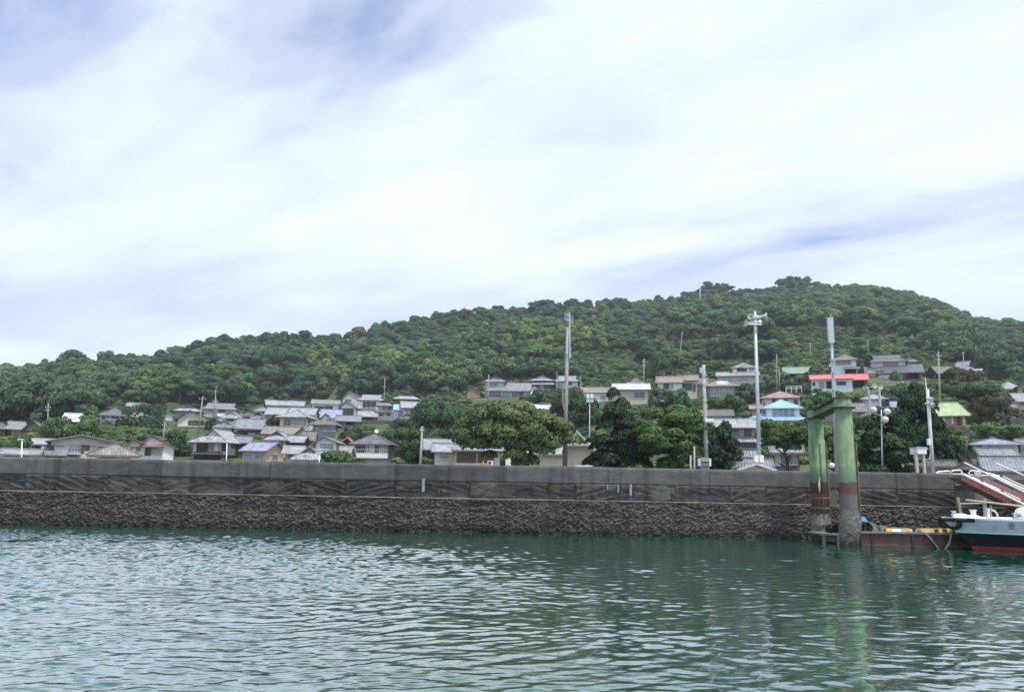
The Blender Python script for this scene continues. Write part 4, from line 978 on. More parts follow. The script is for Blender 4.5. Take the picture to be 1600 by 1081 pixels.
def make_block(root, bl, Y, first=False):
    yaw = R_(bl.get('yaw', 0)); dep = bl.get('d', 7.0); dv = bl.get('dv', 0.0)
    O, a, b, Wd, dep = frame_of(bl, Y, yaw, dep, dv)
    n = -b; xc = (bl['x'][0] + bl['x'][1]) / 2
    ze = plane_hit(xc, bl['e'], O, n).z - O.z
    rt = bl.get('r', 'side'); ov = bl.get('ov', 0.6) + 0.12; th = 0.16
    rdist = {'side': dep / 2, 'front': -ov, 'hip': dep / 2, 'irif': dep * 0.12, 'iris': dep / 2, 'shed': dep, 'flat': 0, 'back': dep}[rt]
    zr = plane_hit(xc, bl['t'], O + b * rdist, n).z - O.z if rt != 'flat' else ze + 0.25
    zr = max(zr, ze + 0.15)
    rm = bl.get('rm', TILE); wm_ = bl.get('w', W_WH)
    H = Wd / 2
    def q(u, v, z): return O + a * u + b * v + Vector((0, 0, z))
    # walls, with foundation running into the slope
    mb = MB(); fd = bl.get('fd', 3.0)
    ztop = ze - 0.02
    mb.obox(O, a, b, -H, H, 0, dep, -fd, ztop)
    rise = zr - ze
    ap = bl.get('ap', 0.0) * H
    g = 0.10
    if rt == 'front':
        for v0, v1 in ((0.0, 0.12), (dep - 0.12, dep)):
            mb.hexa([q(-H + .02, v0, ztop), q(H - .02, v0, ztop), q(H - .02, v1, ztop), q(-H + .02, v1, ztop), q(ap - .04, v0, zr - g), q(ap + .04, v0, zr - g), q(ap + .04, v1, zr - g), q(ap - .04, v1, zr - g)])
    if rt == 'side':
        for u0, u1 in ((-H, -H + 0.12), (H - 0.12, H)):
            mb.hexa([q(u0, .02, ztop), q(u1, .02, ztop), q(u1, dep - .02, ztop), q(u0, dep - .02, ztop), q(u0, dep / 2 - .04, zr - g), q(u1, dep / 2 - .04, zr - g), q(u1, dep / 2 + .04, zr - g), q(u0, dep / 2 + .04, zr - g)])
    if rt == 'shed':
        mb.hexa([q(-H, .02, ztop), q(H, .02, ztop), q(H, dep, ztop), q(-H, dep, ztop), q(-H, dep - .05, zr - g), q(H, dep - .05, zr - g), q(H, dep, zr - g), q(-H, dep, zr - g)])
    if rt == 'back':
        pass
    mb.build('wall', wm_, root)
    # roof planes
    mb = MB(); rg = MB(); rw = 0.13; rh = 0.16
    k = rise / (dep / 2) if rt in ('side', 'hip', 'iris') else (rise / H if rt in ('front', 'irif') else rise / dep)
    drop = min(k * ov, 0.6)
    lift = th * 0.9
    zE, zR = ze - drop + lift, zr + lift
    def ridge(p0, p1, w_=rw, h_=rh):
        d = (p1 - p0); L = d.length
        if L < 0.1: return
        d.normalize(); s = d.cross(Vector((0, 0, 1)))
        if s.length < 1e-3: return
        s = s.normalized() * w_; up_ = Vector((0, 0, h_)); dn = Vector((0, 0, -0.06))
        rg.hexa([p0 - s + dn, p1 - s + dn, p1 + s + dn, p0 + s + dn, p0 - s * .6 + up_, p1 - s * .6 + up_, p1 + s * .6 + up_, p0 + s * .6 + up_])
    if rt == 'side':
        slab(mb, [q(-H - ov, -ov, zE), q(H + ov, -ov, zE), q(H + ov, dep / 2, zR), q(-H - ov, dep / 2, zR)], th)
        slab(mb, [q(-H - ov, dep / 2, zR), q(H + ov, dep / 2, zR), q(H + ov, dep + ov, zE), q(-H - ov, dep + ov, zE)], th)
        ridge(q(-H - ov, dep / 2, zR), q(H + ov, dep / 2, zR))
        for s_ in (-1, 1): ridge(q(s_ * (H + ov - .12), -ov, zE), q(s_ * (H + ov - .12), dep / 2, zR), .09, .07)
    elif rt == 'front':
        hl, hr = H + ap, H - ap
        dl, dr = rise / max(hl, .3) * ov, rise / max(hr, .3) * ov
        slab(mb, [q(-H - ov, -ov, ze - min(dl, .6) + lift), q(ap, -ov, zR), q(ap, dep + ov, zR), q(-H - ov, dep + ov, ze - min(dl, .6) + lift)], th)
        slab(mb, [q(ap, -ov, zR), q(H + ov, -ov, ze - min(dr, .6) + lift), q(H + ov, dep + ov, ze - min(dr, .6) + lift), q(ap, dep + ov, zR)], th)
        ridge(q(ap, -ov, zR), q(ap, dep + ov, zR))
        ridge(q(ap, -ov + .1, zR), q(-H - ov, -ov + .1, ze - min(dl, .6) + lift), .09, .07); ridge(q(ap, -ov + .1, zR), q(H + ov, -ov + .1, ze - min(dr, .6) + lift), .09, .07)
    elif rt == 'hip':
        e0, e1, f0, f1 = q(-H - ov, -ov, zE), q(H + ov, -ov, zE), q(H + ov, dep + ov, zE), q(-H - ov, dep + ov, zE)
        if Wd >= dep:
            ins = min(dep / 2, H * .98) * bl.get('hipk', 1.0); ins = min(ins, H - .05)
            r0, r1 = q(-H + ins, dep / 2, zR), q(H - ins, dep / 2, zR)
            slab(mb, [e0, e1, r1, r0], th); slab(mb, [f0, f1, r0, r1], th); slab(mb, [e1, f0, r1], th); slab(mb, [f1, e0, r0], th)
        else:
            r0, r1 = q(0, H, zR), q(0, dep - H, zR)
            slab(mb, [e0, e1, r0], th); slab(mb, [f0, f1, r1], th); slab(mb, [e1, f0, r1, r0], th); slab(mb, [f1, e0, r0, r1], th)
        ridge(r0, r1)
        if Wd >= dep:
            for p, r_ in ((e0, r0), (e1, r1), (f0, r1), (f1, r0)): ridge(p, r_, .1, .09)
        else:
            for p, r_ in ((e0, r0), (e1, r0), (f0, r1), (f1, r1)): ridge(p, r_, .1, .09)
    elif rt in ('irif', 'iris'):
        # hip skirt below, gable above
        if rt == 'irif': U, V, Hh, Dd = a, b, H, dep
        else: U, V, Hh, Dd = b, -a, dep / 2, Wd
        C0 = q(0, dep / 2, 0)
        def p_(u, v, z): return C0 + U * u + V * v + Vector((0, 0, z))
        gw = Hh * bl.get('gw', 0.62); zg = ze + rise * 0.40; gi = Dd / 2 - min(Hh * .28, Dd * .3)
        A = [p_(-Hh - ov, -Dd / 2 - ov, zE), p_(Hh + ov, -Dd / 2 - ov, zE), p_(Hh + ov, Dd / 2 + ov, zE), p_(-Hh - ov, Dd / 2 + ov, zE)]
        B = [p_(-gw, -gi, zg + lift), p_(gw, -gi, zg + lift), p_(gw, gi, zg + lift), p_(-gw, gi, zg + lift)]
        for i in range(4):
            j = (i + 1) % 4
            slab(mb, [A[i], A[j], B[j], B[i]], th)
        rr0, rr1 = p_(0, -gi - .35, zR), p_(0, gi + .35, zR)
        sl_ = (zR - zg - lift) / gw
        L0, L1 = p_(-gw - .25, -gi - .35, zg + lift - .25 * sl_ + .05), p_(-gw - .25, gi + .35, zg + lift - .25 * sl_ + .05)
        M0, M1 = p_(gw + .25, -gi - .35, zg + lift - .25 * sl_ + .05), p_(gw + .25, gi + .35, zg + lift - .25 * sl_ + .05)
        slab(mb, [L0, rr0, rr1, L1], th); slab(mb, [rr0, M0, M1, rr1], th)
        ridge(rr0, rr1)
        for p0_, p1_ in ((rr0, L0), (rr0, M0), (rr1, L1), (rr1, M1)): ridge(p0_, p1_, .09, .08)
        for i in range(4): ridge(A[i], B[i], .1, .09)
        for s_ in (-1, 1):
            gm_ = MB()
            v0, v1 = s_ * gi, s_ * (gi - .12)
            gm_.hexa([p_(-gw, v0, zg), p_(gw, v0, zg), p_(gw, v1, zg), p_(-gw, v1, zg), p_(-.04, v0, zr - .08), p_(.04, v0, zr - .08), p_(.04, v1, zr - .08), p_(-.04, v1, zr - .08)])
            gm_.build('gable_wall', bl.get('gc', wm_), root)
    elif rt == 'shed':
        slab(mb, [q(-H - ov, -ov, zE), q(H + ov, -ov, zE), q(H + ov, dep + .2, zR), q(-H - ov, dep + .2, zR)], th)
    elif rt == 'back':
        slab(mb, [q(-H - ov, -ov, ze + lift), q(H + ov, -ov, ze + lift), q(H + ov, dep + ov, ze + lift + .1), q(-H - ov, dep + ov, ze + lift + .1)], th)
    else:
        slab(mb, [q(-H - ov, -ov, zR), q(H + ov, -ov, zR), q(H + ov, dep + ov, zR), q(-H - ov, dep + ov, zR)], .25)
    ro = mb.build('roof', rm, root)
    if rg.f: rg.build('ridge', bl.get('rgm', rm), ro)
    # eave gutter along the front
    if rt in ('side', 'hip', 'iris', 'irif'):
        gm_ = MB(); gm_.obox(O, a, b, -H - ov, H + ov, -ov - .09, -ov - .005, zE - th - .02, zE - th + .10); gm_.build('gutter', bl.get('gut', TRIM), ro)
    for w_ in bl.get('win', ()): add_window(root, w_, bl, O, a, b, Wd, dep, O.y)
    # pent roofs over the lower storey: (x0, x1, ytop, ybottom)
    for pr in bl.get('pent', ()):
        out = pr[4] if len(pr) > 4 else 1.1
        c0 = plane_hit(pr[0], pr[2], O, n); c1 = plane_hit(pr[1], pr[2], O, n)
        e0 = plane_hit(pr[0], pr[3], O - b * out, n); e1 = plane_hit(pr[1], pr[3], O - b * out, n)
        mb = MB(); slab(mb, [e0, e1, c1, c0], .13)
        o = mb.build('pent_roof', pr[5] if len(pr) > 5 else rm, root)
    # balconies: (x0, x1, ytop, ybottom, material key)
    for bc in bl.get('bal', ()):
        out = 1.1
        c0 = plane_hit(bc[0], bc[2], O - b * out, n); c1 = plane_hit(bc[1], bc[3], O - b * out, n)
        u0, u1 = (c0 - O).dot(a), (c1 - O).dot(a); z1, z0 = c0.z - O.z, c1.z - O.z
        solid = bc[4]
        mb = MB()
        mb.obox(O, a, b, u0, u1, -out, -.003, z0 - .14, z0)
        o = mb.build('balcony', TRIM_W, root)
        mb = MB()
        if solid:
            mb.obox(O, a, b, u0, u1, -out, -out + .1, z0, z1); mb.obox(O, a, b, u0, u0 + .1, -out + .1, -.003, z0, z1); mb.obox(O, a, b, u1 - .1, u1, -out + .1, -.003, z0, z1)
            mb.build('parapet', W_WH, o)
        else:
            mb.obox(O, a, b, u0, u1, -out, -out + .07, z1 - .07, z1)
            kk = max(3, int((u1 - u0) / .35))
            for i in range(kk + 1):
                c = u0 + (u1 - u0 - .05) * i / kk; mb.obox(O, a, b, c, c + .05, -out + .01, -out + .06, z0, z1 - .07)
            mb.build('railing', ALU if bc[4] is False else FR_D, o)
    # downpipe and air conditioner on some walls
    if bl.get('pipe', rnd.random() < .5) and Wd > 3:
        s_ = rnd.choice((-1, 1)); mb = MB(); mb.tube([q(s_ * (H - .15), -.06, -.3), q(s_ * (H - .15), -.06, ze - .1)], .045, 6); mb.build('downpipe', rnd.choice((TRIM, TRIM_W, ALU)), root)
    if bl.get('ac') :
        px_, py_ = bl['ac']; c = plane_hit(px_, py_, O, n); u = (c - O).dot(a); z = c.z - O.z
        mb = MB(); mb.obox(O, a, b, u - .42, u + .42, -.36, -.03, z - .32, z + .32); ao = mb.build('air_conditioner', PWH, root)
        mb = MB(); mb.lathe([(.24, 0), (.24, .02), (.01, .025)], q(u - .08, -.362, z), -b, 16); mb.build('fan_grille', DARKM, ao)
    if bl.get('ant'):
        px_, py0_, py1_ = bl['ant']
        base = plane_hit(px_, py1_, O + b * dep / 2, n); top = plane_hit(px_, py0_, O + b * dep / 2, n)
        mb = MB(); base.z -= .4; mb.tube([base, top], .035, 6)
        mb.tube([top - a * 1.0, top + a * 1.0], .025, 5)
        for i in range(5): mb.tube([top + a * (i * .4 - .8) - b * .35, top + a * (i * .4 - .8) + b * .35], .015, 4)
        mb.tube([top + Vector((0, 0, -.7)) - a * .6, top + Vector((0, 0, -.7)) + a * .6], .025, 5)
        mb.build('television_aerial', STEEL, root)
    if bl.get('dish'):
        px_, py_ = bl['dish']; c = plane_hit(px_, py_, O + b * (dep * bl.get('dishv', .5)), n)
        mb = MB(); mb.lathe([(.01, 0), (.22, .03), (.38, .12), (.37, .13), (.2, .05), (.01, .02)], c, (.5, -.8, .35), 16); mb.tube([c, c + Vector((0, .1, -1.2))], .03, 6); mb.build('satellite_dish', PWH, root)
    FOOT.append((O.x + b.x * dep / 2, O.y + b.y * dep / 2, max(Wd, dep) * .62 + .6, O.z))
    return O, Wd, ze
STATS = []
def house(label, Y, blocks, name='house', cat='house', group='houses of the hillside village'):
    b0 = blocks[0]; xm = (b0['x'][0] + b0['x'][1]) / 2
    if Y is None:
        h = hit(xm, b0['b'], 97)
        Y = h.y if h is not None else 150
    Y = far(Y)
    p = P(xm, b0['b'], Y)
    root = empty(name, tuple(p), label, cat, group)
    for bl in blocks:
        O, Wd, ze = make_block(root, bl, Y)
    STATS.append((round(p.x, 1), round(p.y), round(p.z, 1), round(tz(p.x, p.y), 1), round(Wd, 1), round(ze, 1), label[:34]))
    return root
B = dict
HOUSES = [
 # ---- left end
 ('low tan house with grey green roof and dark doorways at the left edge', 118, [
   B(x=(4, 44), b=685, e=669, t=660, r='iris', d=6, w=W_TN, rm=MET_G, yaw=8, win=[(7, 12, 671, 681, 'd'), (12, 17, 671, 680, 's'), (40, 44, 671, 684, 'd')]),
   B(x=(40, 68), b=685, e=669, t=658, r='front', d=8, dv=.8, w=W_TN, rm=TILE_D, yaw=-6, win=[(41.5, 48, 672.5, 680, 'd'), (50, 55, 671, 684, 's'), (55.5, 62, 671, 684, 'w')])]),
 ('dark shed with pale sheet roof among bushes below the white hip roofed house', 128, [B(x=(100, 130), b=662, e=656, t=647, r='side', d=6, w=W_WD, rm=MET_W, yaw=-14, win=[(104, 112, 657, 661, 'd')])]),
 ('white two storey house with dark hip roof left of the round dark tree', 150, [
   B(x=(155, 198), b=672, e=647.5, t=638, r='hip', d=7, w=W_WH, rm=TILE_D, yaw=4, win=[(159, 164, 649, 655, 'b'), (165, 171, 649, 655, 'c'), (174, 185, 648.6, 654, 'B'), (189, 195, 649, 655, 'c')], pent=[(153, 196, 656.5, 662.5, 1.4, TILE_D)]),
   B(x=(156, 184), b=674, e=666, t=657.5, r='front', d=3, dv=-3, ap=-.3, w=W_BR, rm=TILE_B)]),
 ('small grey roofed house half hidden behind the white hip roofed house', 175, [B(x=(200, 226), b=645, e=634.5, t=630.5, r='side', d=6, w=W_PK, rm=TILE_L, win=[(204, 210, 636, 640, 'b')])]),
 ('wide pinkish beige house with low gable and brown shutters by the wall at left', 100, [
   B(x=(77, 182), b=722, e=690.5, t=680.5, r='front', ap=-.12, d=9, w=W_PK, rm=TILE_L, yaw=2, ov=.7, pipe=False, win=[(108, 125.5, 693.5, 708.5, 'A'), (126, 131, 694.5, 708, 's'), (133, 140, 695, 704, 's'), (140.5, 148.5, 695, 704.5, 'a'), (154.5, 168, 695, 702, 'W'), (78, 84, 695, 707, 's'), (85, 101, 694, 699, 'g')], pent=[(153, 169, 693.5, 696, .7)], bal=[(107, 126, 702, 708.6, None)]),
   B(x=(68, 99), b=722, e=709.5, t=698.5, r='shed', d=3, dv=-3.2, w=W_GR, rm=TILE),
   B(x=(52, 77), b=722, e=692.5, t=687, r='side', d=6, dv=1.5, w=W_GR, rm=MET_GR, win=[(54, 64, 697, 710, 'd'), (65, 75, 697, 710, 'w')])]),
 ('low house with brown hip roof just behind the wall below the pinkish house', 84, [B(x=(152, 206), b=722, e=707.5, t=695, r='hip', d=8, w=W_CR, rm=TILE_T, yaw=5, ov=.9, win=[(158, 181, 711, 716, 'g'), (184, 190, 712, 716, 'p')])]),
 ('cream house with two gables edged by rust red roofs', 98, [
   B(x=(196, 228), b=722, e=698, t=686.5, r='front', ap=-.3, d=7, w=W_CR, rm=TILE_RB, yaw=4, ov=.4, win=[(203.5, 217, 696.5, 703.5, 'w'), (217.5, 223, 696.5, 703.5, 'g')]),
   B(x=(218, 271), b=722, e=699, t=680.5, r='front', ap=-.45, d=9, dv=1.2, w=W_WH, rm=TILE_RB, yaw=4, ov=.5, win=[(227, 236, 698, 712, 's'), (236.5, 254, 699, 712, 'C')], pent=[(222, 256, 694.5, 697.5, 1.0)])]),
 ('low pale tin roofed shed by the wall near the left edge', 80, [B(x=(6, 62), b=720, e=710, t=704, r='side', d=6, w=W_GR, rm=TILE_L, ov=.4), B(x=(-6, 11), b=720, e=706.5, t=703.5, r='flat', d=5, dv=2, w=W_WH, rm=MET_W)], ),
 # ---- left village
 ('cream bungalow with broad white front gable beside a pale utility pole', 168, [
   B(x=(277, 336), b=668, e=655, t=642, r='front', ap=-.35, d=8, w=W_CR, rm=TILE_B, yaw=-3, ov=.8, win=[(294, 318, 656.5, 665, 's'), (289, 293.5, 660, 665.5, 'p')])]),
 ('dark upper house with long grey ridge above the white gable bungalow', 195, [B(x=(272, 316), b=664, e=641, t=633, r='irif', gw=.5, d=8, w=W_DG, rm=TILE_L, yaw=-5, win=[(276, 287, 643.5, 651, 'W')]), B(x=(267, 281), b=664, e=655.5, t=654, r='flat', d=3, dv=-3, w=W_PK, rm=TILE)]),
 ('small white gabled outbuilding at the left end of the upper village', 178, [B(x=(257, 271), b=662, e=649, t=643.5, r='front', d=5, w=W_WH, rm=TILE_L)]),
 ('beige hip roofed house directly behind the twin utility poles', 218, [B(x=(316, 372), b=656, e=638, t=630.5, r='iris', d=8, w=W_BE, rm=TILE, yaw=-6, win=[(325.5, 333, 638.5, 643.5, 'w'), (341.5, 352, 639.8, 643.6, 'b')], pent=[(337, 356, 645.5, 650, 1.6, MET_W)])]),
 ('white walled house with dark window band below the hip roofed beige one', 180, [B(x=(346, 380), b=668, e=651.5, t=643, r='irif', d=8, w=W_WH, rm=TILE_L, gc=W_PG, yaw=-10, win=[(347.5, 365, 653, 658, 'B')])]),
 ('house with dark red brown gable among grey roofs', 200, [B(x=(372, 410), b=662, e=649, t=639.5, r='irif', d=8, w=W_BR, rm=TILE_D, gc=W_BR, yaw=-8)]),
 ('broad plain grey tiled roof house with laundry porch under it', 150, [B(x=(370, 423), b=690, e=668, t=655.5, r='side', d=9, w=W_DK, rm=TILE, yaw=-4, ov=.8, win=[(388, 398, 676, 683, 'c'), (400, 416, 676, 682, 'B')], pent=[(366, 420, 669.5, 671.5, .5, MET_W)])]),
 ('small white hip and gable house left of the broad grey roof', 152, [B(x=(336, 366), b=678, e=665.5, t=657, r='irif', d=7, w=W_WH, rm=TILE, gc=W_PG, yaw=-4)]),
 ('large old dark timber house with white panels standing over the sea wall', 108, [
   B(x=(304, 380), b=724, e=687, t=671, r='irif', ap=-.3, gw=.5, d=10, w=W_BE, rm=TILE_L, gc=W_PG, yaw=-26, ov=1.0, pipe=False,
     win=[(308, 320, 691, 704.5, 'B'), (320.5, 326, 691, 704.5, 'k'), (326, 335, 691, 704.5, 'a'), (335.5, 341, 692, 704, 'p'), (303, 307, 691, 705, 'p'), (347, 353, 691, 705, 'k', 'R'), (354, 360, 692, 701, 'p', 'R'), (360, 372, 692, 701, 'W', 'R'), (304, 345, 709.5, 718, 'k'), (346, 380, 710, 718, 'k', 'R')],
     pent=[(300, 346, 705, 709, 1.0, TILE_D)]),
   B(x=(360, 388), b=724, e=690, t=683, r='side', d=8, dv=4, w=W_DK, rm=TILE)]),
 ('peach walled house with blue grey roof just above the sea wall', 100, [
   B(x=(379, 443), b=724, e=703, t=692, r='side', d=8, w=W_PE, rm=TILE_V, yaw=-28, ov=.5, win=[(381, 396.5, 709, 718.5, 'A'), (398.5, 411, 709, 718.5, 'A'), (425, 434, 709.5, 719, 'w', 'R')])]),
 ('bluish white house with hip and gable roof and open dark carport', 112, [
   B(x=(417, 453), b=712, e=684, t=674.5, r='irif', d=9, w=W_BL, rm=TILE_L, gc=W_DG, yaw=-12, win=[(424, 443, 687.5, 696, 'W')], pent=[]),
   B(x=(450, 478), b=712, e=689, t=682, r='side', d=6, dv=2, w=W_DK, rm=TILE_L, yaw=-12, win=[(454, 464, 692, 705, 'd'), (466, 476, 693, 704, 'd')])]),
 ('beige house with wide pale tiled roof and a band of white windows', 150, [B(x=(437, 491), b=672, e=650, t=642.5, r='hip', d=8, w=W_CR, rm=TILE_L, yaw=-16, ov=.9, win=[(443.5, 455, 654.5, 665, 'W'), (456, 472, 654, 665, 'C'), (474, 479, 655, 665, 'g'), (481, 485, 655, 661, 'w', 'R')])]),
 ('grey barn with a brownish tiled roof under the beige house', 128, [B(x=(412, 470), b=690, e=677, t=667.5, r='side', d=7, w=W_GR, rm=TILE_T, yaw=-4, win=[(418, 424, 679, 684, 'b')]), B(x=(462, 482), b=690, e=679, t=669, r='front', d=6, dv=-1, w=W_PG, rm=TILE_B, yaw=-4)]),
 ('house with pale roof plane at the back left of the upper row', 248, [B(x=(414, 438), b=642, e=632, t=625.5, r='side', d=7, w=W_PG, rm=TILE_L, yaw=8, win=[(422, 428, 634, 637, 'w')])]),
 ('long house under a bright grey roof in the back row', 240, [B(x=(437, 474), b=646, e=633, t=627, r='side', d=8, w=W_PG, rm=TILE_L, win=[(440, 450, 635, 640, 'w'), (456, 466, 635, 640, 'c')])]),
 ('low grey roofed house in the middle of the back row', 212, [B(x=(397, 424), b=648, e=641.5, t=636.5, r='hip', d=6, w=W_BE, rm=TILE, win=[(404, 416, 642.6, 646, 'b')])]),
 ('house with a long pale weathered roof in front of the back row', 196, [B(x=(416, 452), b=654, e=646.5, t=637.5, r='side', d=8, w=W_GR, rm=TILE_L, yaw=-10)]),
 ('grey tiled house below the one with wooden shutters', 186, [B(x=(452, 496), b=656, e=647, t=638, r='side', d=8, w=W_PG, rm=TILE_L, yaw=-8, win=[(462, 470, 649, 653, 'b')])]),
 ('white flat roofed house with dark brown wooden shutters', 235, [B(x=(487, 529), b=646, e=630.5, t=625.5, r='side', d=7, w=W_WH, rm=MET_G, ov=.5, win=[(491, 506, 634, 642.5, 'S'), (507, 520, 634, 642.5, 'S')])]),
 ('lavender grey roof house right of the white windows', 170, [B(x=(502, 532), b=664, e=652, t=640.5, r='side', d=8, w=W_GR, rm=TILE_V, ov=.5)]),
 ('tall narrow gable house at the top of the left village', 248, [B(x=(535, 574), b=640, e=622, t=611, r='front', ap=-.45, d=9, w=W_PK, rm=TILE_L, yaw=-8, win=[(539, 549, 623, 628.5, 'w')], ant=(557, 603, 615))]),
 ('two storey house with weathered window front and white side wall', 214, [B(x=(531, 563), b=664, e=636.5, t=628, r='front', ap=-.35, d=8, w=W_WH, rm=TILE_D, yaw=-14, win=[(532, 552.5, 637.5, 648.5, 'B'), (555.5, 561, 640, 643, 'g', 'R')], pent=[(526, 560, 650, 656, 1.6, TILE_V)])]),
 ('long house with black window bays and a small balcony in the top row', 230, [B(x=(560, 600), b=644, e=624, t=617.5, r='iris', d=8, w=W_WH, rm=TILE_L, yaw=-5, win=[(567, 572, 627, 636.5, 'b'), (573, 579, 627, 636, 'b'), (580, 587, 627, 636, 'B')], bal=[(563, 588, 632.5, 637, None)])]),
 ('narrow beige two storey house with small upper gable and grey base', 208, [B(x=(589, 613), b=660, e=632, t=625, r='irif', d=7, w=W_BE, rm=TILE, gc=W_DK, yaw=-4, win=[(597, 606, 634, 640.5, 'w'), (607, 612, 634, 641, 's'), (591.5, 599, 645.8, 649, 'b'), (603.5, 611, 645.8, 649, 'b'), (589, 613, 651.5, 658, 'g')], pent=[(586, 616, 641.2, 643, .6)])]),
 ('brown house with broad hip and gable roof at the right of the top row', 224, [B(x=(617, 652), b=640, e=622, t=613, r='irif', d=8, w=W_WD, rm=TILE_L, gc=W_DK, yaw=2, ov=.8, win=[(626, 636, 625, 629, 'W'), (638, 646, 625, 629, 'b')])]),
 ('beige house half behind the big dark tree with a violet blue sheet beside it', 200, [B(x=(626, 656), b=660, e=636, t=628, r='side', d=7, w=W_BE, rm=TILE_L, yaw=6, win=[(632, 640, 637.5, 644, 'g'), (641, 646, 638, 648, 'b')]), B(x=(614.5, 626), b=657, e=640, t=632, r='shed', d=2.5, dv=1, w=W_VI, rm=MET_B, ov=.1, fd=.5)]),
 ('small house under a low grey roof right of the beige house and violet sheet', 186, [B(x=(622, 650), b=664, e=653, t=646.5, r='irif', d=6, w=W_BR, rm=TILE_B, yaw=4)]),
 ('house with white hip gable and a large white framed window', 136, [B(x=(491, 527), b=690, e=660.5, t=648, r='irif', d=8, w=W_GR, rm=TILE_B, gc=W_WH, yaw=-8, ov=1.0, pipe=False, win=[(493, 498, 662.5, 668.5, 'c'), (505, 524.5, 661.5, 673.5, 'C'), (503, 526, 674.5, 686, 'g')])]),
 ('long low grey roofed annex right of the white hip gable', 160, [B(x=(527, 561), b=668, e=657, t=650, r='side', d=7, w=W_DG, rm=TILE, win=[(540, 552, 659, 664, 'd')])]),
 ('white gabled house with a wide pale window near the hedge', 108, [B(x=(493, 534), b=718, e=690.5, t=682.5, r='front', ap=-.3, d=9, w=W_WH, rm=TILE_L, yaw=-10, ov=.6, win=[(500, 520.5, 692.5, 702, 'C')])]),
 ('small shed with a red roof edge beside the pale two storey house', 118, [B(x=(535, 552), b=715, e=691, t=684, r='front', d=6, w=W_DK, rm=MET_R, yaw=-8, win=[(537, 551, 694, 699, 'b')])]),
 ('low front gabled house with beige windows right behind the wall', 84, [B(x=(469, 502), b=722, e=711.5, t=699.5, r='irif', d=7, w=W_BE, rm=TILE_L, yaw=-5, ov=.9, win=[(470, 484, 714.5, 719.5, 'W'), (486, 498, 714.5, 719.5, 'g')])]),
 ('small lean-to house with grey tin roof left of the pale two storey house', 100, [B(x=(531, 551), b=720, e=708.5, t=699, r='side', d=6, w=W_CR, rm=MET_GR, yaw=-20, ov=.4)]),
 ('pale two storey house with grey hip roof and white balcony band', 104, [B(x=(553.5, 616), b=728, e=691.5, t=679, r='hip', d=8, w=W_PG, rm=TILE_D, yaw=-9, ov=.8, pipe=False, dish=(588, 673.5),
   win=[(556.5, 571, 692.5, 707, 'B'), (572, 577.5, 693, 707, 'c'), (586, 592, 693, 707, 'b'), (593, 599, 693.5, 707, 'c'), (599.5, 604.5, 693, 707, 'g'), (555.5, 575, 717, 722, 'W'), (583, 603, 717.5, 722, 'C'), (609, 613.5, 695, 703.5, 'w', 'R')], bal=[(553.5, 605, 708.2, 714.8, True), (553.5, 605, 701, 708, False)])]),
 # ---- middle
 ('small red brown gabled shed at the left end of the centre terrace', 222, [B(x=(730, 753), b=620, e=612, t=603.5, r='front', ap=-.5, d=7, w=W_BR, rm=TILE, yaw=-6, ov=.4)]),
 ('traditional house with tall left gable and long single storey wing on a stone terrace', 222, [
   B(x=(758, 790), b=620, e=595, t=587, r='irif', d=7, w=W_PK, rm=TILE, gc=W_DG, yaw=-6, ov=.7, win=[(764, 778.5, 597.5, 604.5, 'A')]),
   B(x=(762, 828), b=621, e=608.8, t=598.5, r='side', d=8, dv=-1.8, w=W_BE, rm=TILE, yaw=-3, ov=.7, pipe=False, win=[(764, 783, 611, 621, 'W'), (783.5, 797, 611.5, 622, 'A'), (799, 810, 611, 621, 'w'), (811, 818, 612, 621, 'B')], bal=[(762, 797, 617.5, 622, None)])]),
 ('dark timbered house with layered roofs right of the stone terrace', 232, [
   B(x=(829, 866), b=614, e=594, t=587, r='irif', d=8, w=W_DK, rm=TILE_L, gc=W_PG, yaw=-5, win=[(833, 841, 602, 609.5, 'b'), (842.5, 850, 601.5, 609, 'c'), (851, 860, 602, 609, 'b')], pent=[(827, 866, 597, 600.5, 1.3, TILE_L)]),
   B(x=(868, 904), b=614, e=594.5, t=588, r='iris', d=8, dv=2, w=W_PG, rm=TILE_L, yaw=-4, win=[(871, 880, 597.5, 606.5, 'C'), (886.5, 893.5, 596.5, 601, 'b')])]),
 ('tiny white gabled shed between the terrace house and the dark timbered house', 216, [B(x=(829, 841), b=615, e=609, t=604.5, r='front', d=4, w=W_WH, rm=MET_W, ov=.3)]),
 ('grey weathered roof showing above the wide olive tree', 176, [B(x=(772, 812), b=646, e=641, t=632.5, r='side', d=7, w=W_GR, rm=TILE_B)]),
 ('low shed with bright sheet roof above the olive tree on its right', 182, [B(x=(832, 864), b=646, e=638, t=633.5, r='side', d=5, w=W_GR, rm=MET_W, yaw=10)]),
 ('old house with speckled grey roof and dark side by the pale pole', 96, [
   B(x=(663, 712), b=724, e=701.5, t=687.5, r='side', d=9, dv=2.5, w=W_DK, rm=TILE_L, yaw=4, ov=.5, win=[(665, 677, 704, 717, 'B')]),
   B(x=(679, 716), b=724, e=704.5, t=694.5, r='side', d=5, dv=-.5, w=W_CR, rm=TILE_L, yaw=0, ov=.5, pipe=False, win=[(686.5, 701.5, 706, 717, 'C')])]),
 ('pinkish house front with brown sliding shutters left of the olive tree trunk', 90, [B(x=(711, 781), b=724, e=703.5, t=697, r='side', d=8, w=W_PK, rm=TILE_L, ov=.5, pipe=False, win=[(713.5, 744, 706, 723, 'S'), (746.5, 771, 706, 723, 'S')], ac=(766, 723)), ]),
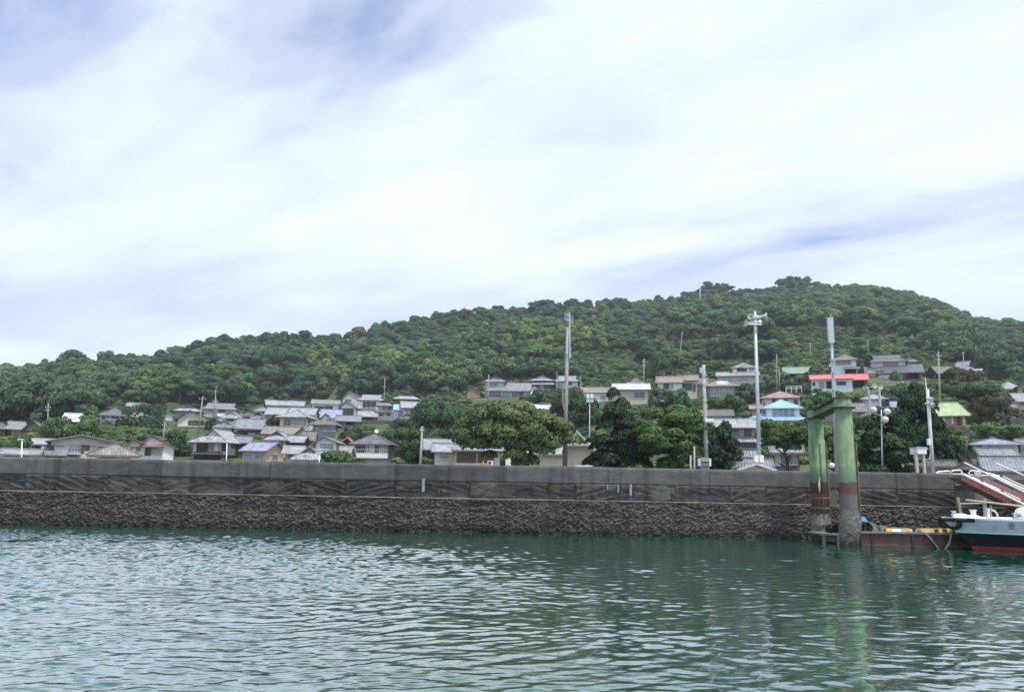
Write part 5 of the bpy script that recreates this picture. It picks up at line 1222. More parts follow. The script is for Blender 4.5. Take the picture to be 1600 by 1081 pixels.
 ('plain cream storehouse behind the olive tree trunk', 84, [B(x=(828, 879), b=728, e=709.5, t=700, r='side', d=7, w=W_CR, rm=MET_GR, ov=.3, win=[]), B(x=(791, 800), b=728, e=708, t=706, r='flat', d=4, dv=1, w=W_WH, rm=MET_GR, ov=.1)]),
 ('white gabled storehouse with bright roof between the olive tree and the dark pine', 84, [B(x=(887, 922), b=730, e=697, t=676, r='front', ap=-.15, d=9, w=W_CR, rm=MET_W, ov=.5, pent=[(884, 924, 690, 695, 1.0, MET_GR)])]),
 ('long grey roofed house right of the tall antenna pole', 190, [B(x=(906, 958), b=626, e=612.5, t=605.5, r='side', d=7, w=W_WH, rm=TILE_T, ov=.5, win=[(938, 946, 617, 625, 'c'), (950, 957, 617, 624, 'b')])]),
 ('house with flat bright white roof behind the pine top', 182, [B(x=(960, 1013), b=632, e=607, t=600.5, r='side', d=6, w=W_BE, rm=MET_W, ov=.7, rgm=MET_W, win=[(990, 1008, 612, 622, 'w')])]),
 ('grey hip gable house showing above the flat white roof', 205, [B(x=(977, 1010), b=610, e=600, t=588.5, r='irif', d=8, w=W_PK, rm=TILE_T, gc=W_PG, ov=.6)]),
 ('white walled house with old grey tile roof and dark right wing', 180, [
   B(x=(1028, 1066), b=624, e=596.5, t=588.5, r='side', d=7, w=W_WH, rm=TILE_T, yaw=-3, ov=.6, win=[(1036, 1046, 599, 607.5, 'b'), (1047, 1053, 599, 607.5, 'c')]),
   B(x=(1060, 1090), b=628, e=593.5, t=586.5, r='side', d=7, dv=2, w=W_BE, rm=TILE_T, yaw=-3, ov=.5, win=[(1066.5, 1082, 599, 609, 'B'), (1083, 1087, 600, 612, 's')])]),
 # ---- right of centre
 ('house with broad hip roof and a long row of windows below the three tiered one', 176, [B(x=(1105, 1151), b=624, e=601.5, t=595.5, r='hip', d=8, hipk=.6, w=W_DG, rm=TILE_T, ov=.8, gut=TRIM_W, win=[(1110, 1129, 605, 618.5, 'C'), (1130, 1147, 605, 618.5, 'C')], pent=[(1120, 1137, 595, 600.5, .6, MET_W)])]),
 ('three tiered pale house with stepped grey roofs left of the loudspeaker pole', 205, [
   B(x=(1121, 1186), b=608, e=586.5, t=581.5, r='side', d=7, w=W_BE, rm=TILE_L, ov=.5, win=[(1129, 1146, 587.5, 597, 'C'), (1151.5, 1169, 587.5, 597, 'C')]),
   B(x=(1144, 1181), b=588, e=573.5, t=568, r='hip', d=7, dv=2, w=W_WH, rm=MET_G, ov=.6, win=[(1151, 1167, 573.8, 580, 'B'), (1170, 1178, 574, 580, 'c')])]),
 ('cream house with pinkish red hip roof behind the blue roofed house', 150, [B(x=(1191, 1251), b=648, e=620.5, t=612, r='hip', d=9, w=W_CR, rm=MET_P, ov=.6, win=[(1206.5, 1212.5, 623, 628, 'b'), (1224, 1230, 623, 628, 'b'), (1240, 1247, 625, 631, 'b')]), B(x=(1174, 1196), b=650, e=638, t=634, r='side', d=4, dv=-3, w=W_PK, rm=MET_P)]),
 ('white house with bright blue roofs and a wide bay window', 128, [
   B(x=(1197, 1250), b=668, e=635.5, t=625.5, r='hip', d=7, w=W_WH, rm=MET_B, ov=.6, pipe=False, gut=TRIM_W, win=[(1206, 1242, 638, 651.5, 'C'), (1192, 1196, 637, 645, 'b', 'L')], dish=(1248, 649), ),
   B(x=(1166, 1262), b=668, e=655, t=645, r='hip', d=10, dv=-1.2, hipk=.9, w=W_WH, rm=MET_B, ov=.7, gut=TRIM_W)]),
 ('dark clad house with a long speckled tile roof left of the blue roofed house', 100, [
   B(x=(1124, 1188), b=728, e=666.5, t=655.5, r='side', d=8, w=W_DG, rm=TILE_L, ov=.8, pipe=False, win=[(1140, 1151, 667.5, 673.5, 'b'), (1156, 1162, 668, 680, 'g'), (1162.5, 1174, 668, 680, 'B'), (1174.5, 1183, 668, 680, 'g'), (1163, 1181, 693.5, 702, 'B')], pent=[(1132, 1190, 683, 690, 1.3, TILE_L)])]),
 ('small grey shed roofs at the foot of the loudspeaker pole', 74, [B(x=(1157, 1184), b=730, e=718, t=704.5, r='side', d=5, dv=3, w=W_GR, rm=TILE, ov=.3), B(x=(1146, 1204), b=735, e=731, t=718.5, r='side', d=6, w=W_GR, rm=TILE, ov=.3)]),
 ('low orange gabled shed just behind the wall at the loudspeaker pole', 62, [B(x=(1158, 1204), b=738, e=734, t=726.5, r='front', d=5, w=W_PE, rm=MET_W, ov=.3)]),
 ('beige house with flat grey roof left of the loudspeaker pole', 145, [B(x=(1093, 1144), b=664, e=648.5, t=641, r='side', d=7, w=W_BE, rm=TILE_B, win=[(1095, 1106, 651, 657, 'w'), (1113, 1136, 651, 658, 'C')])]),
 ('white walled house with tall white windows behind the flat topped pine', 78, [B(x=(1210, 1249), b=735, e=706, t=698, r='side', d=8, w=W_DG, rm=TILE, ov=.5, pipe=False, win=[(1211, 1220.5, 710, 728, 'p'), (1221.5, 1246, 710, 726, 'C')])]),
 ('shed under a plain green sheet roof above the red roofed house', 168, [B(x=(1228, 1266), b=596, e=581.5, t=574.5, r='side', d=7, w=W_GR, rm=MET_GG, ov=1.0, win=[(1236, 1262, 583, 588, 'd')])]),
 ('long low white house with a bright red roof', 150, [
   B(x=(1268, 1332), b=612, e=591.5, t=586.5, r='side', d=7, w=W_BL, rm=MET_R, ov=.5, pipe=False, win=[(1279, 1289, 596, 607, 'G'), (1290.5, 1302, 595.5, 607, 'd'), (1307, 1322, 596, 601, 'B'), (1269, 1274, 597, 602, 'b')]),
   B(x=(1330, 1354), b=612, e=592, t=585.5, r='side', d=7, dv=1, w=W_DK, rm=MET_R, ov=.6, win=[(1334, 1350, 595, 604, 'd')])]),
 ('white house with long grey shutter above the red roofed house', 175, [B(x=(1304, 1339), b=592, e=561, t=554.5, r='hip', d=7, w=W_BL, rm=TILE_B, ov=.7, win=[(1306, 1330, 563.5, 570.5, 'G'), (1320, 1338, 577, 585, 'd')], pent=[(1318, 1344, 573, 576, 1.3, TILE_B)])]),
 ('big two storey house with dark tiled roofs and wide grey shutters high on the right', 178, [
   B(x=(1358, 1416), b=592, e=563.5, t=555.5, r='iris', d=8, w=W_CR, rm=TILE_D, yaw=4, ov=.7, win=[(1379, 1404, 565, 574.5, 'G'), (1405, 1409, 565, 575, 'p')]),
   B(x=(1411, 1432), b=592, e=563, t=557, r='irif', d=8, dv=1, w=W_TN, rm=TILE_T, yaw=4, ov=.6, win=[(1419, 1431, 569, 578, 'C'), (1413, 1417, 566, 578, 's')]),
   B(x=(1355, 1440), b=594, e=581, t=571.5, r='shed', d=3, dv=-3.2, w=W_WD, rm=TILE_D, ov=.7, win=[(1356, 1368, 580, 587.5, 'p'), (1369, 1382, 580, 585, 'd'), (1373, 1391, 586, 591, 'p'), (1396, 1410, 582, 592, 'g'), (1415, 1436, 583, 592, 'd')])]),
 ('white two storey house with small grey hip roof by the twin speaker poles', 128, [
   B(x=(1349, 1385), b=662, e=622.5, t=617, r='hip', d=8, w=W_WH, rm=TILE_V, ov=.7, win=[(1375, 1386, 626, 634, 'b')], pent=[(1374, 1396, 634.5, 639, 1.2, MET_GR)]),
   B(x=(1327, 1352), b=662, e=641, t=630.5, r='side', d=6, dv=-2.5, w=W_DG, rm=TILE_B, ov=.5, win=[(1330, 1341, 643.5, 656.5, 'C')])]),
 ('slate grey wall of a low house seen between the two green piles', 120, [B(x=(1284, 1310), b=662, e=642, t=634, r='side', d=6, w=W_DG, rm=TILE_B, win=[(1284, 1287, 648, 656, 'c'), (1288, 1302, 645, 657, 'g')])]),
 # ---- right end
 ('old house with low dark tangled roofs and white eaves high at the right', 172, [
   B(x=(1488, 1528), b=594, e=577, t=565, r='iris', d=9, w=W_DK, rm=TILE, yaw=-20, ov=.7, win=[(1526, 1534, 584, 591, 'c', 'R')]),
   B(x=(1450, 1496), b=594, e=582, t=573, r='side', d=5, dv=2, w=W_DK, rm=TILE_B, yaw=28, ov=.5), B(x=(1500, 1533), b=596, e=584, t=577.5, r='shed', d=3, dv=-3.5, yaw=-12, w=W_WD, rm=TILE_L, ov=.5)]),
 ('small house with bright yellow green roof and white posts', 112, [B(x=(1464, 1507), b=668, e=646, t=630.5, r='hip', hipk=.45, d=3.2, w=W_BR, rm=MET_YG, ov=.9, pipe=False, rgm=MET_YG, win=[(1472.5, 1477, 651, 663, 'p'), (1478, 1485, 651, 662, 'g'), (1486, 1490, 651, 662, 'p'), (1504, 1508, 648, 664, 'p'), (1495, 1502, 651, 664, 's')], pent=[(1460, 1498, 646.5, 649.5, 1.0, MET_W)])]),
 ('bluish white house with grey hip roof at the right edge', 140, [B(x=(1562, 1592), b=634, e=605, t=597, r='hip', d=8, w=W_BL, rm=TILE_L, yaw=14, ov=.9, win=[(1565, 1568, 613, 615, 'b'), (1577, 1583, 610, 622, 'd'), (1583.5, 1589.5, 612, 621, 'w')])]),
 ('tan house cut by the right edge below the bluish white house', 122, [
   B(x=(1580, 1640), b=650, e=625, t=615, r='side', d=8, w=W_PK, rm=TILE_L, yaw=10, ov=.8, win=[(1584, 1590, 631, 636, 'b'), (1593, 1603, 627, 634, 'W'), (1596, 1604, 640, 648, 'b')]),
   B(x=(1588, 1640), b=640, e=604, t=595, r='front', d=8, dv=5, w=W_TN, rm=TILE_B, ov=.6, win=[(1597, 1604, 607, 614, 'b')])]),
 ('small white outbuilding with mossy roof beside the reddish tree', 116, [B(x=(1566, 1587), b=654, e=638, t=632, r='side', d=4, w=W_BL, rm=TILE_T, yaw=12, ov=.5, win=[(1572, 1577, 642, 647.5, 'b')])]),
 ('wide cream two storey house with pale roof at the lower right', 92, [
   B(x=(1518, 1591), b=712, e=693, t=686.5, r='hip', d=7, w=W_CR, rm=TILE_V, ov=.6, pipe=False, hipk=.5, gut=TRIM_W, win=[(1526, 1535, 695.5, 701.5, 'b'), (1535.5, 1543, 697, 702, 'p'), (1543.5, 1552, 696.5, 702.5, 'g'), (1553, 1563, 698, 702, 'b'), (1564, 1579, 698, 703, 'w')]),
   B(x=(1590, 1650), b=716, e=692.5, t=687, r='side', d=6, dv=1, w=W_CR, rm=TILE, ov=.5, win=[(1594.5, 1608, 698, 706.5, 'C')])]),
 ('white house wing with grey tile roof and a big shuttered window above the gangway', 80, [B(x=(1529, 1583), b=735, e=711, t=702.5, r='side', d=5, w=W_WH, rm=TILE, yaw=6, ov=.6, pipe=False, win=[(1545, 1572, 712.5, 724, 'G'), (1572.5, 1583, 712.5, 724, 's')])]),
 ('large grey tiled roof house behind the gangway rails at the right edge', 72, [B(x=(1537, 1660), b=742, e=734.5, t=716, r='side', d=8, w=W_BL, rm=TILE, ov=.6, rgm=TILE, win=[(1545, 1620, 737, 742, 'A')])]),
 ('brown timber gabled shed at the head of the gangway', 64, [B(x=(1485, 1532), b=744, e=734, t=721.5, r='front', ap=-.05, d=6, w=W_PK, rm=TILE_B, ov=.4, win=[(1486, 1531, 733.5, 740, 'k')])]),
 ('long low beige shed behind the lamp pole near the wall end', 68, [B(x=(1422, 1490), b=744, e=729, t=722.5, r='side', d=6, w=W_CR, rm=TILE_B, ov=.4, pipe=False, win=[(1426, 1433, 731, 738, 'g'), (1471, 1482, 733, 739, 'k')])]),
 # ---- smaller buildings tucked between the others
 ('dark tiled roof packed between the red brown gable and the back row', 192, [B(x=(392, 417), b=664, e=652.5, t=644, r='irif', d=6, w=W_PG, rm=TILE, gc=W_DK, yaw=-6, win=[(398, 408, 654, 658, 'b')])]),
 ('low tin roofed annex right of the bluish white house by the wall', 96, [B(x=(447, 472), b=722, e=706, t=698.5, r='side', d=4, w=W_BE, rm=MET_GR, yaw=-6, win=[(451, 458, 708, 716, 'b'), (461, 468, 708, 716, 'w')])]),
 ('narrow timber shed under the beige house with white windows', 120, [B(x=(474, 491), b=700, e=684, t=675, r='side', d=4, w=W_WD, rm=TILE_B, yaw=-5, win=[(477, 487, 687, 694, 'd')])]),
 ('lean-to with pale roof under the small balcony of the top row', 206, [B(x=(561, 588), b=660, e=649.5, t=643, r='side', d=5, w=W_WD, rm=TILE_L, win=[(566, 582, 651, 657, 'd')])]),
 ('grey roof at the left edge behind the tan house', 130, [B(x=(-14, 14), b=684, e=668, t=660.5, r='hip', d=6, w=W_BE, rm=TILE_D, win=[(0, 8, 670, 678, 'b')])]),
 ('small dark shed at the right of the white gable bungalow', 160, [B(x=(335, 349), b=672, e=661.5, t=655, r='side', d=4, w=W_DK, rm=TILE, yaw=-4)]),
 ('narrow grey house between the old grey tile roof and the concrete pole', 184, [B(x=(1091, 1105), b=622, e=598, t=591, r='side', d=6, w=W_GR, rm=TILE_B, win=[(1094, 1101, 601, 608, 'w')])]),
 ('low white house glimpsed behind the right pines', 118, [B(x=(1395, 1424), b=648, e=634.5, t=628, r='side', d=5, w=W_WH, rm=TILE_V, win=[(1400, 1412, 637, 643, 'b')])]),
 ('pale roofed house squeezed above the broad plain grey roof', 168, [B(x=(396, 424), b=672, e=660, t=653, r='irif', d=6, w=W_WH, rm=TILE_L, gc=W_PG, yaw=-4, win=[(402, 414, 661.5, 666, 'w')])]),
 ('small house with weathered roof below the lavender grey roof', 150, [B(x=(462, 488), b=684, e=671, t=664.5, r='side', d=5, w=W_BE, rm=TILE_L, yaw=-6)]),
]
for a in HOUSES: house(*a)
# stone and concrete terraces, low fences
def terrace(label, Y, x0, x1, y0, y1, mt, th=1.2, nblk=1):
    Y = far(Y)
    o = empty('retaining_wall', tuple(P((x0 + x1) / 2, y1, Y)), label, 'retaining wall')
    A = P(x0, y0, Y); Bp = P(x1, y0, Y); zb = P((x0 + x1) / 2, y1, Y).z
    rows_ = max(1, round((A.z - zb) / .75)); 
    for r in range(rows_):
        z0 = zb + (A.z - zb) * r / rows_; z1 = zb + (A.z - zb) * (r + 1) / rows_
        n_ = max(2, int((Bp.x - A.x) / 1.5)) + (r % 2)
        for i in range(n_):
            xa = A.x + (Bp.x - A.x) * i / n_; xb = A.x + (Bp.x - A.x) * (i + 1) / n_
            mb = MB(); dy = rnd.uniform(-.08, .08); mb.box(xa + .03, xb - .03, Y + dy, Y + th, z0 - (2.5 if r == 0 else 0) + .02, z1 - .02 - rnd.uniform(0, .04)); mb.build('stone', mt, o)
    mb = MB(); mb.box(A.x + .05, Bp.x - .05, Y + .15, Y + th - .1, zb - 2.5, A.z - .1); mb.build('wall_core', mt, o)
    FOOT.append(((A.x + Bp.x) / 2, Y, (Bp.x - A.x) * .4, zb))
ST_L = wall_mat('pale_stone', (0.22, 0.21, 0.18), (0.42, 0.40, 0.35), .6, 5); ST_D = wall_mat('dark_stone', (0.05, 0.05, 0.048), (0.15, 0.145, 0.135), .9, 5)
terrace('pale stone terrace wall under the traditional centre house', 217, 741, 800, 623, 636, ST_L)
terrace('dark stone retaining wall below the white gable bungalow', 160, 268, 326, 667, 684, ST_D)
terrace('rubble retaining wall left of the old dark timber house', 112, 272, 305, 691, 718, ST_D)
terrace('dark stone wall below the narrow beige two storey house', 198, 556, 612, 655.5, 668, ST_D)
terrace('grey retaining wall right below the big two storey house', 170, 1352, 1444, 592, 602, ST_D)
terrace('dark terrace wall under the yellow green roof', 106, 1488, 1516, 667, 682, ST_D)
terrace('grey block wall below the tan house at the right edge', 112, 1578, 1650, 652, 668, ST_D)
def rails(label, Y, pts, posts, h=.9):
    Y = far(Y)
    o = empty('guard_fence', tuple(P(*pts[0], Y)), label, 'fence')
    P3 = [P(a, b, Y) for a, b in pts]
    for k in (0, .45):
        mb = MB(); mb.tube([p - Vector((0, 0, k)) for p in P3], .055, 6); mb.build('rail', WHITE, o)
    for i in range(posts):
        t_ = i / (posts - 1); p = P3[0].lerp(P3[-1], t_); mb = MB(); mb.box(p.x - .05, p.x + .05, Y - .05, Y + .05, p.z - h - .6, p.z + .05); mb.build('post', WHITE, o)
rails('white pipe fence on the slope left of the red roofed house', 140, [(1228, 604), (1252, 603)], 4)
rails('white railing below the big two storey house', 165, [(1387, 595.5), (1412, 597)], 4)
# ------------------------------------------------------------------ trees
def leaf_quads(c, nrm, size, rg, flat=0.5, asp=1.0):
    """irregular four-sided leaf clumps at points c facing roughly nrm"""
    n = len(c)
    d = nrm * flat + rg.normal(0, 1, (n, 3)) * (1 - flat) * 0.8
    d /= np.linalg.norm(d, axis=1, keepdims=True) + 1e-9
    t = rg.normal(0, 1, (n, 3)); t -= d * (t * d).sum(1, keepdims=True); t /= np.linalg.norm(t, axis=1, keepdims=True) + 1e-9
    b = np.cross(d, t)
    s = size * rg.uniform(0.6, 1.4, (n, 1))
    j = lambda: rg.uniform(0.55, 1.15, (n, 1))
    v = np.stack([c + t * s * j() * asp, c + b * s * j(), c - t * s * j() * asp, c - b * s * j()], 1)
    return v.reshape(-1, 3)
def crown_mesh(name, seed, mt, lobes, lr, R, n, leaf, flat=0.55, droop=0.0, asp=1.0, inner=0.25, under=0.35, softn=0.75):
    """crown of clumped lobes inside an ellipsoid R=(rx,ry,rz) centred on the origin; lr = lobe radius as share"""
    rg = np.random.default_rng(seed)
    R = np.array(R, float)
    # lobe centres on and inside the ellipsoid, more at the top
    lc = []
    while len(lc) < lobes:
        d = rg.normal(0, 1, 3); d /= np.linalg.norm(d)
        if d[2] < -0.55 and rg.random() < 0.8: continue
        lc.append(d * R * rg.uniform(0.45, 0.86) * np.array([1, 1, 1.0]))
    lc = np.array(lc)
    rad = R.mean() * lr * rg.uniform(0.65, 1.3, lobes)
    w = rad ** 2; w /= w.sum()
    idx = rg.choice(lobes, n, p=w)
    d = rg.normal(0, 1, (n, 3)); d /= np.linalg.norm(d, axis=1, keepdims=True)
    lowm = d[:, 2] < -under
    d[lowm, 2] *= -1
    rr = rad[idx][:, None] * np.where(rg.random((n, 1)) < inner, rg.uniform(0.3, 0.95, (n, 1)), rg.uniform(0.92, 1.1, (n, 1)))
    c = lc[idx] + d * rr * np.array([1.15, 1.15, 0.68])
    c[:, 2] -= droop * (np.hypot(c[:, 0], c[:, 1]) / R[0]) ** 2 * R[2]
    co = leaf_quads(c, d, leaf, rg, flat, asp)
    q = np.arange(len(co)).reshape(-1, 4)
    me = np_mesh(name, co, q, mt, True)
    tint = np.clip(rg.normal(0.5, 0.2, n) + (rg.normal(0, 0.18, lobes))[idx], 0, 1)
    at = me.attributes.new('tint', 'FLOAT', 'FACE'); at.data.foreach_set('value', tint.astype(np.float32))
    # foliage shades like a rounded clump
    out = d * softn + (c / R) * 0.35
    out /= np.linalg.norm(out, axis=1, keepdims=True)
    fn = np.repeat(out, 4, 0) + rg.normal(0, 0.13, (n * 4, 3))
    fn /= np.linalg.norm(fn, axis=1, keepdims=True)
    me.normals_split_custom_set_from_vertices([tuple(v) for v in fn])
    return me
def pine_mesh(name, seed, mt, H, Rm, n, leaf, pads=26):
    """layered needle pads on a leaning stem, open between the tiers"""
    rg = np.random.default_rng(seed)
    cs, ds, pi = [], [], []
    for k in range(pads):
        t = (k + .5) / pads; z = H * (0.16 + 0.84 * t)
        rmax = Rm * (1.0 - t ** 2.4) ** 0.75 * rg.uniform(.55, 1.12) + 0.3
        a = k * 2.4 + rg.normal(0, .5)
        r0 = rmax * rg.uniform(.2, .78)
        pc = np.array([math.cos(a) * r0, math.sin(a) * r0, z])
        pr = rmax * rg.uniform(.30, .52) + .3
        m_ = int(n / pads)
        d = rg.normal(0, 1, (m_, 3)); d /= np.linalg.norm(d, axis=1, keepdims=True); d[:, 2] = np.where(d[:, 2] < -.3, -d[:, 2], d[:, 2])
        cs.append(pc + d * np.array([pr, pr, pr * .62]) * rg.uniform(.6, 1.08, (m_, 1))); ds.append(d); pi.append(np.full(m_, k))
    c = np.concatenate(cs); d = np.concatenate(ds); pi = np.concatenate(pi)
    up = d * .6 + np.array([0, 0, .7])
    co = leaf_quads(c, up, leaf, rg, .25, .45)
    q = np.arange(len(co)).reshape(-1, 4)
    me = np_mesh(name, co, q, mt, True)
    pt = rg.normal(0, .16, pads)
    at = me.attributes.new('tint', 'FLOAT', 'FACE'); at.data.foreach_set('value', np.clip(rg.normal(.5, .2, len(c)) + pt[pi], 0, 1).astype(np.float32))
    out = d + np.array([0, 0, .25]); out /= np.linalg.norm(out, axis=1, keepdims=True)
    fn = np.repeat(out, 4, 0) + rg.normal(0, .3, (len(c) * 4, 3)); fn /= np.linalg.norm(fn, axis=1, keepdims=True)
    me.normals_split_custom_set_from_vertices([tuple(v) for v in fn])
    return me
def trunk_mb(h, r, seed, spread, limbs=5, lean=0.0, fork=.45):
    rg = random.Random(seed); mb = MB()
    top = Vector((lean * h, rg.uniform(-.05, .05) * h, h))
    midp = Vector((lean * h * .35 + rg.uniform(-.04, .04) * h, rg.uniform(-.04, .04) * h, h * .5))
    mb.tube([(0, 0, -.4), (0, 0, .15), midp, top], [r * 1.35, r, r * .75, r * .25], 10)
    for i in range(limbs):
        t = fork + (1 - fork) * (i / max(1, limbs)) * .8
        s = Vector((0, 0, .15)).lerp(midp, t / .5) if t < .5 else midp.lerp(top, (t - .5) / .5)
        a = i * 2.4 + rg.uniform(-.4, .4); L = spread * rg.uniform(.6, .95)
        e = s + Vector((math.cos(a) * L, math.sin(a) * L, L * rg.uniform(.35, .8)))
        mb.tube([s, s.lerp(e, .5) + Vector((0, 0, L * .05)), e], [r * .5, r * .32, r * .10], 7)
    return mb
def plant_tree(label, px0, px1, pyt, pyb, Y, kind='broad', mt=LEAF_MID, seed=1, name='broadleaf_tree', n=5000, leaf=None, ground=None, crown_b=None, lean=0.0, lobes=22, lr=.38, group=None, cat='tree', trunkr=None, depth=1.0, flat=.55, droop=0.0):
    """one tree whose outline spans the given rows and columns of the photograph at distance Y"""
    Y = far(Y)
    xc = (px0 + px1) / 2
    T = P(xc, pyt, Y); G = P(xc, pyb, Y)
    gz = tz(G.x, Y) if ground is None else ground
    if Y < 96: gz = 3.1
    gz = min(gz, G.z)
    if Y > 112: STATS.append((round(T.x, 1), round(Y), round(G.z, 1), 0, 0, 0, label[:30]))
    Wd = (px1 - px0) / FPX * Y
    o = empty(name, (T.x, Y, gz), label, cat, group)
    H = T.z - gz
    cb = P(xc, crown_b if crown_b else pyb, Y).z - gz
    leaf = leaf or max(.10, .0011 * Y)
    if kind == 'pine':
        rz = H * .47
        me = crown_mesh('pine_crown', seed, mt, 64, .21, (Wd / 2 * .86, Wd / 2 * .75, rz * .88), n, leaf, .3, .10, .42, .3, .2, .6)
        # narrower towards the top, broad tiers below
        co = np.empty(len(me.vertices) * 3, np.float32); me.vertices.foreach_get('co', co); co = co.reshape(-1, 3)
        t_ = np.clip(co[:, 2] / rz, -1, 1); k_ = np.interp(t_, [-1, -.3, .2, 1], [1.25, 1.12, .92, .55]); co[:, 0] = co[:, 0] * k_ + lean * H * t_ * .3; co[:, 1] *= k_
        me.vertices.foreach_set('co', co.ravel()); me.update()
        link('crown', me, o, (0, 0, H - rz * 1.02))
        mb = trunk_mb(H * .9, trunkr or max(.16, H * .025), seed, Wd * .28, 8, lean, .3)
    else:
        rz = (H - cb) / 2 * 1.02
        me = crown_mesh('tree_crown', seed, mt, lobes, lr, (Wd / 2 * .84, Wd / 2 * .84 * depth, rz * .86), n, leaf, flat, droop)
        link('crown', me, o, (0, 0, (H + cb) / 2))
        mb = trunk_mb(max(.6, (H + cb) / 2 * .95), trunkr or max(.14, H * .03), seed, Wd * .3, 7, lean, .3)
    # the crown fills the outline exactly
    co = np.empty(len(me.vertices) * 3, np.float32); me.vertices.foreach_get('co', co); co = co.reshape(-1, 3)
    lo, hi = np.percentile(co, 0.6, 0), np.percentile(co, 99.4, 0)
    want = np.array([Wd, Wd * (depth if kind != 'pine' else .9), (H - cb) if kind != 'pine' else H * .97])
    zc = (H + cb) / 2 if kind != 'pine' else H * .515
    co = (co - (lo + hi) / 2) / (hi - lo) * want
    me.vertices.foreach_set('co', co.ravel()); me.update()
    next(c_ for c_ in o.children if c_.name.startswith('crown')).location = (0, 0, zc)
    link('trunk', mb.mesh('trunk', BARK, True), o)
    FOOT.append((T.x, Y, Wd * .35, gz))
    return o
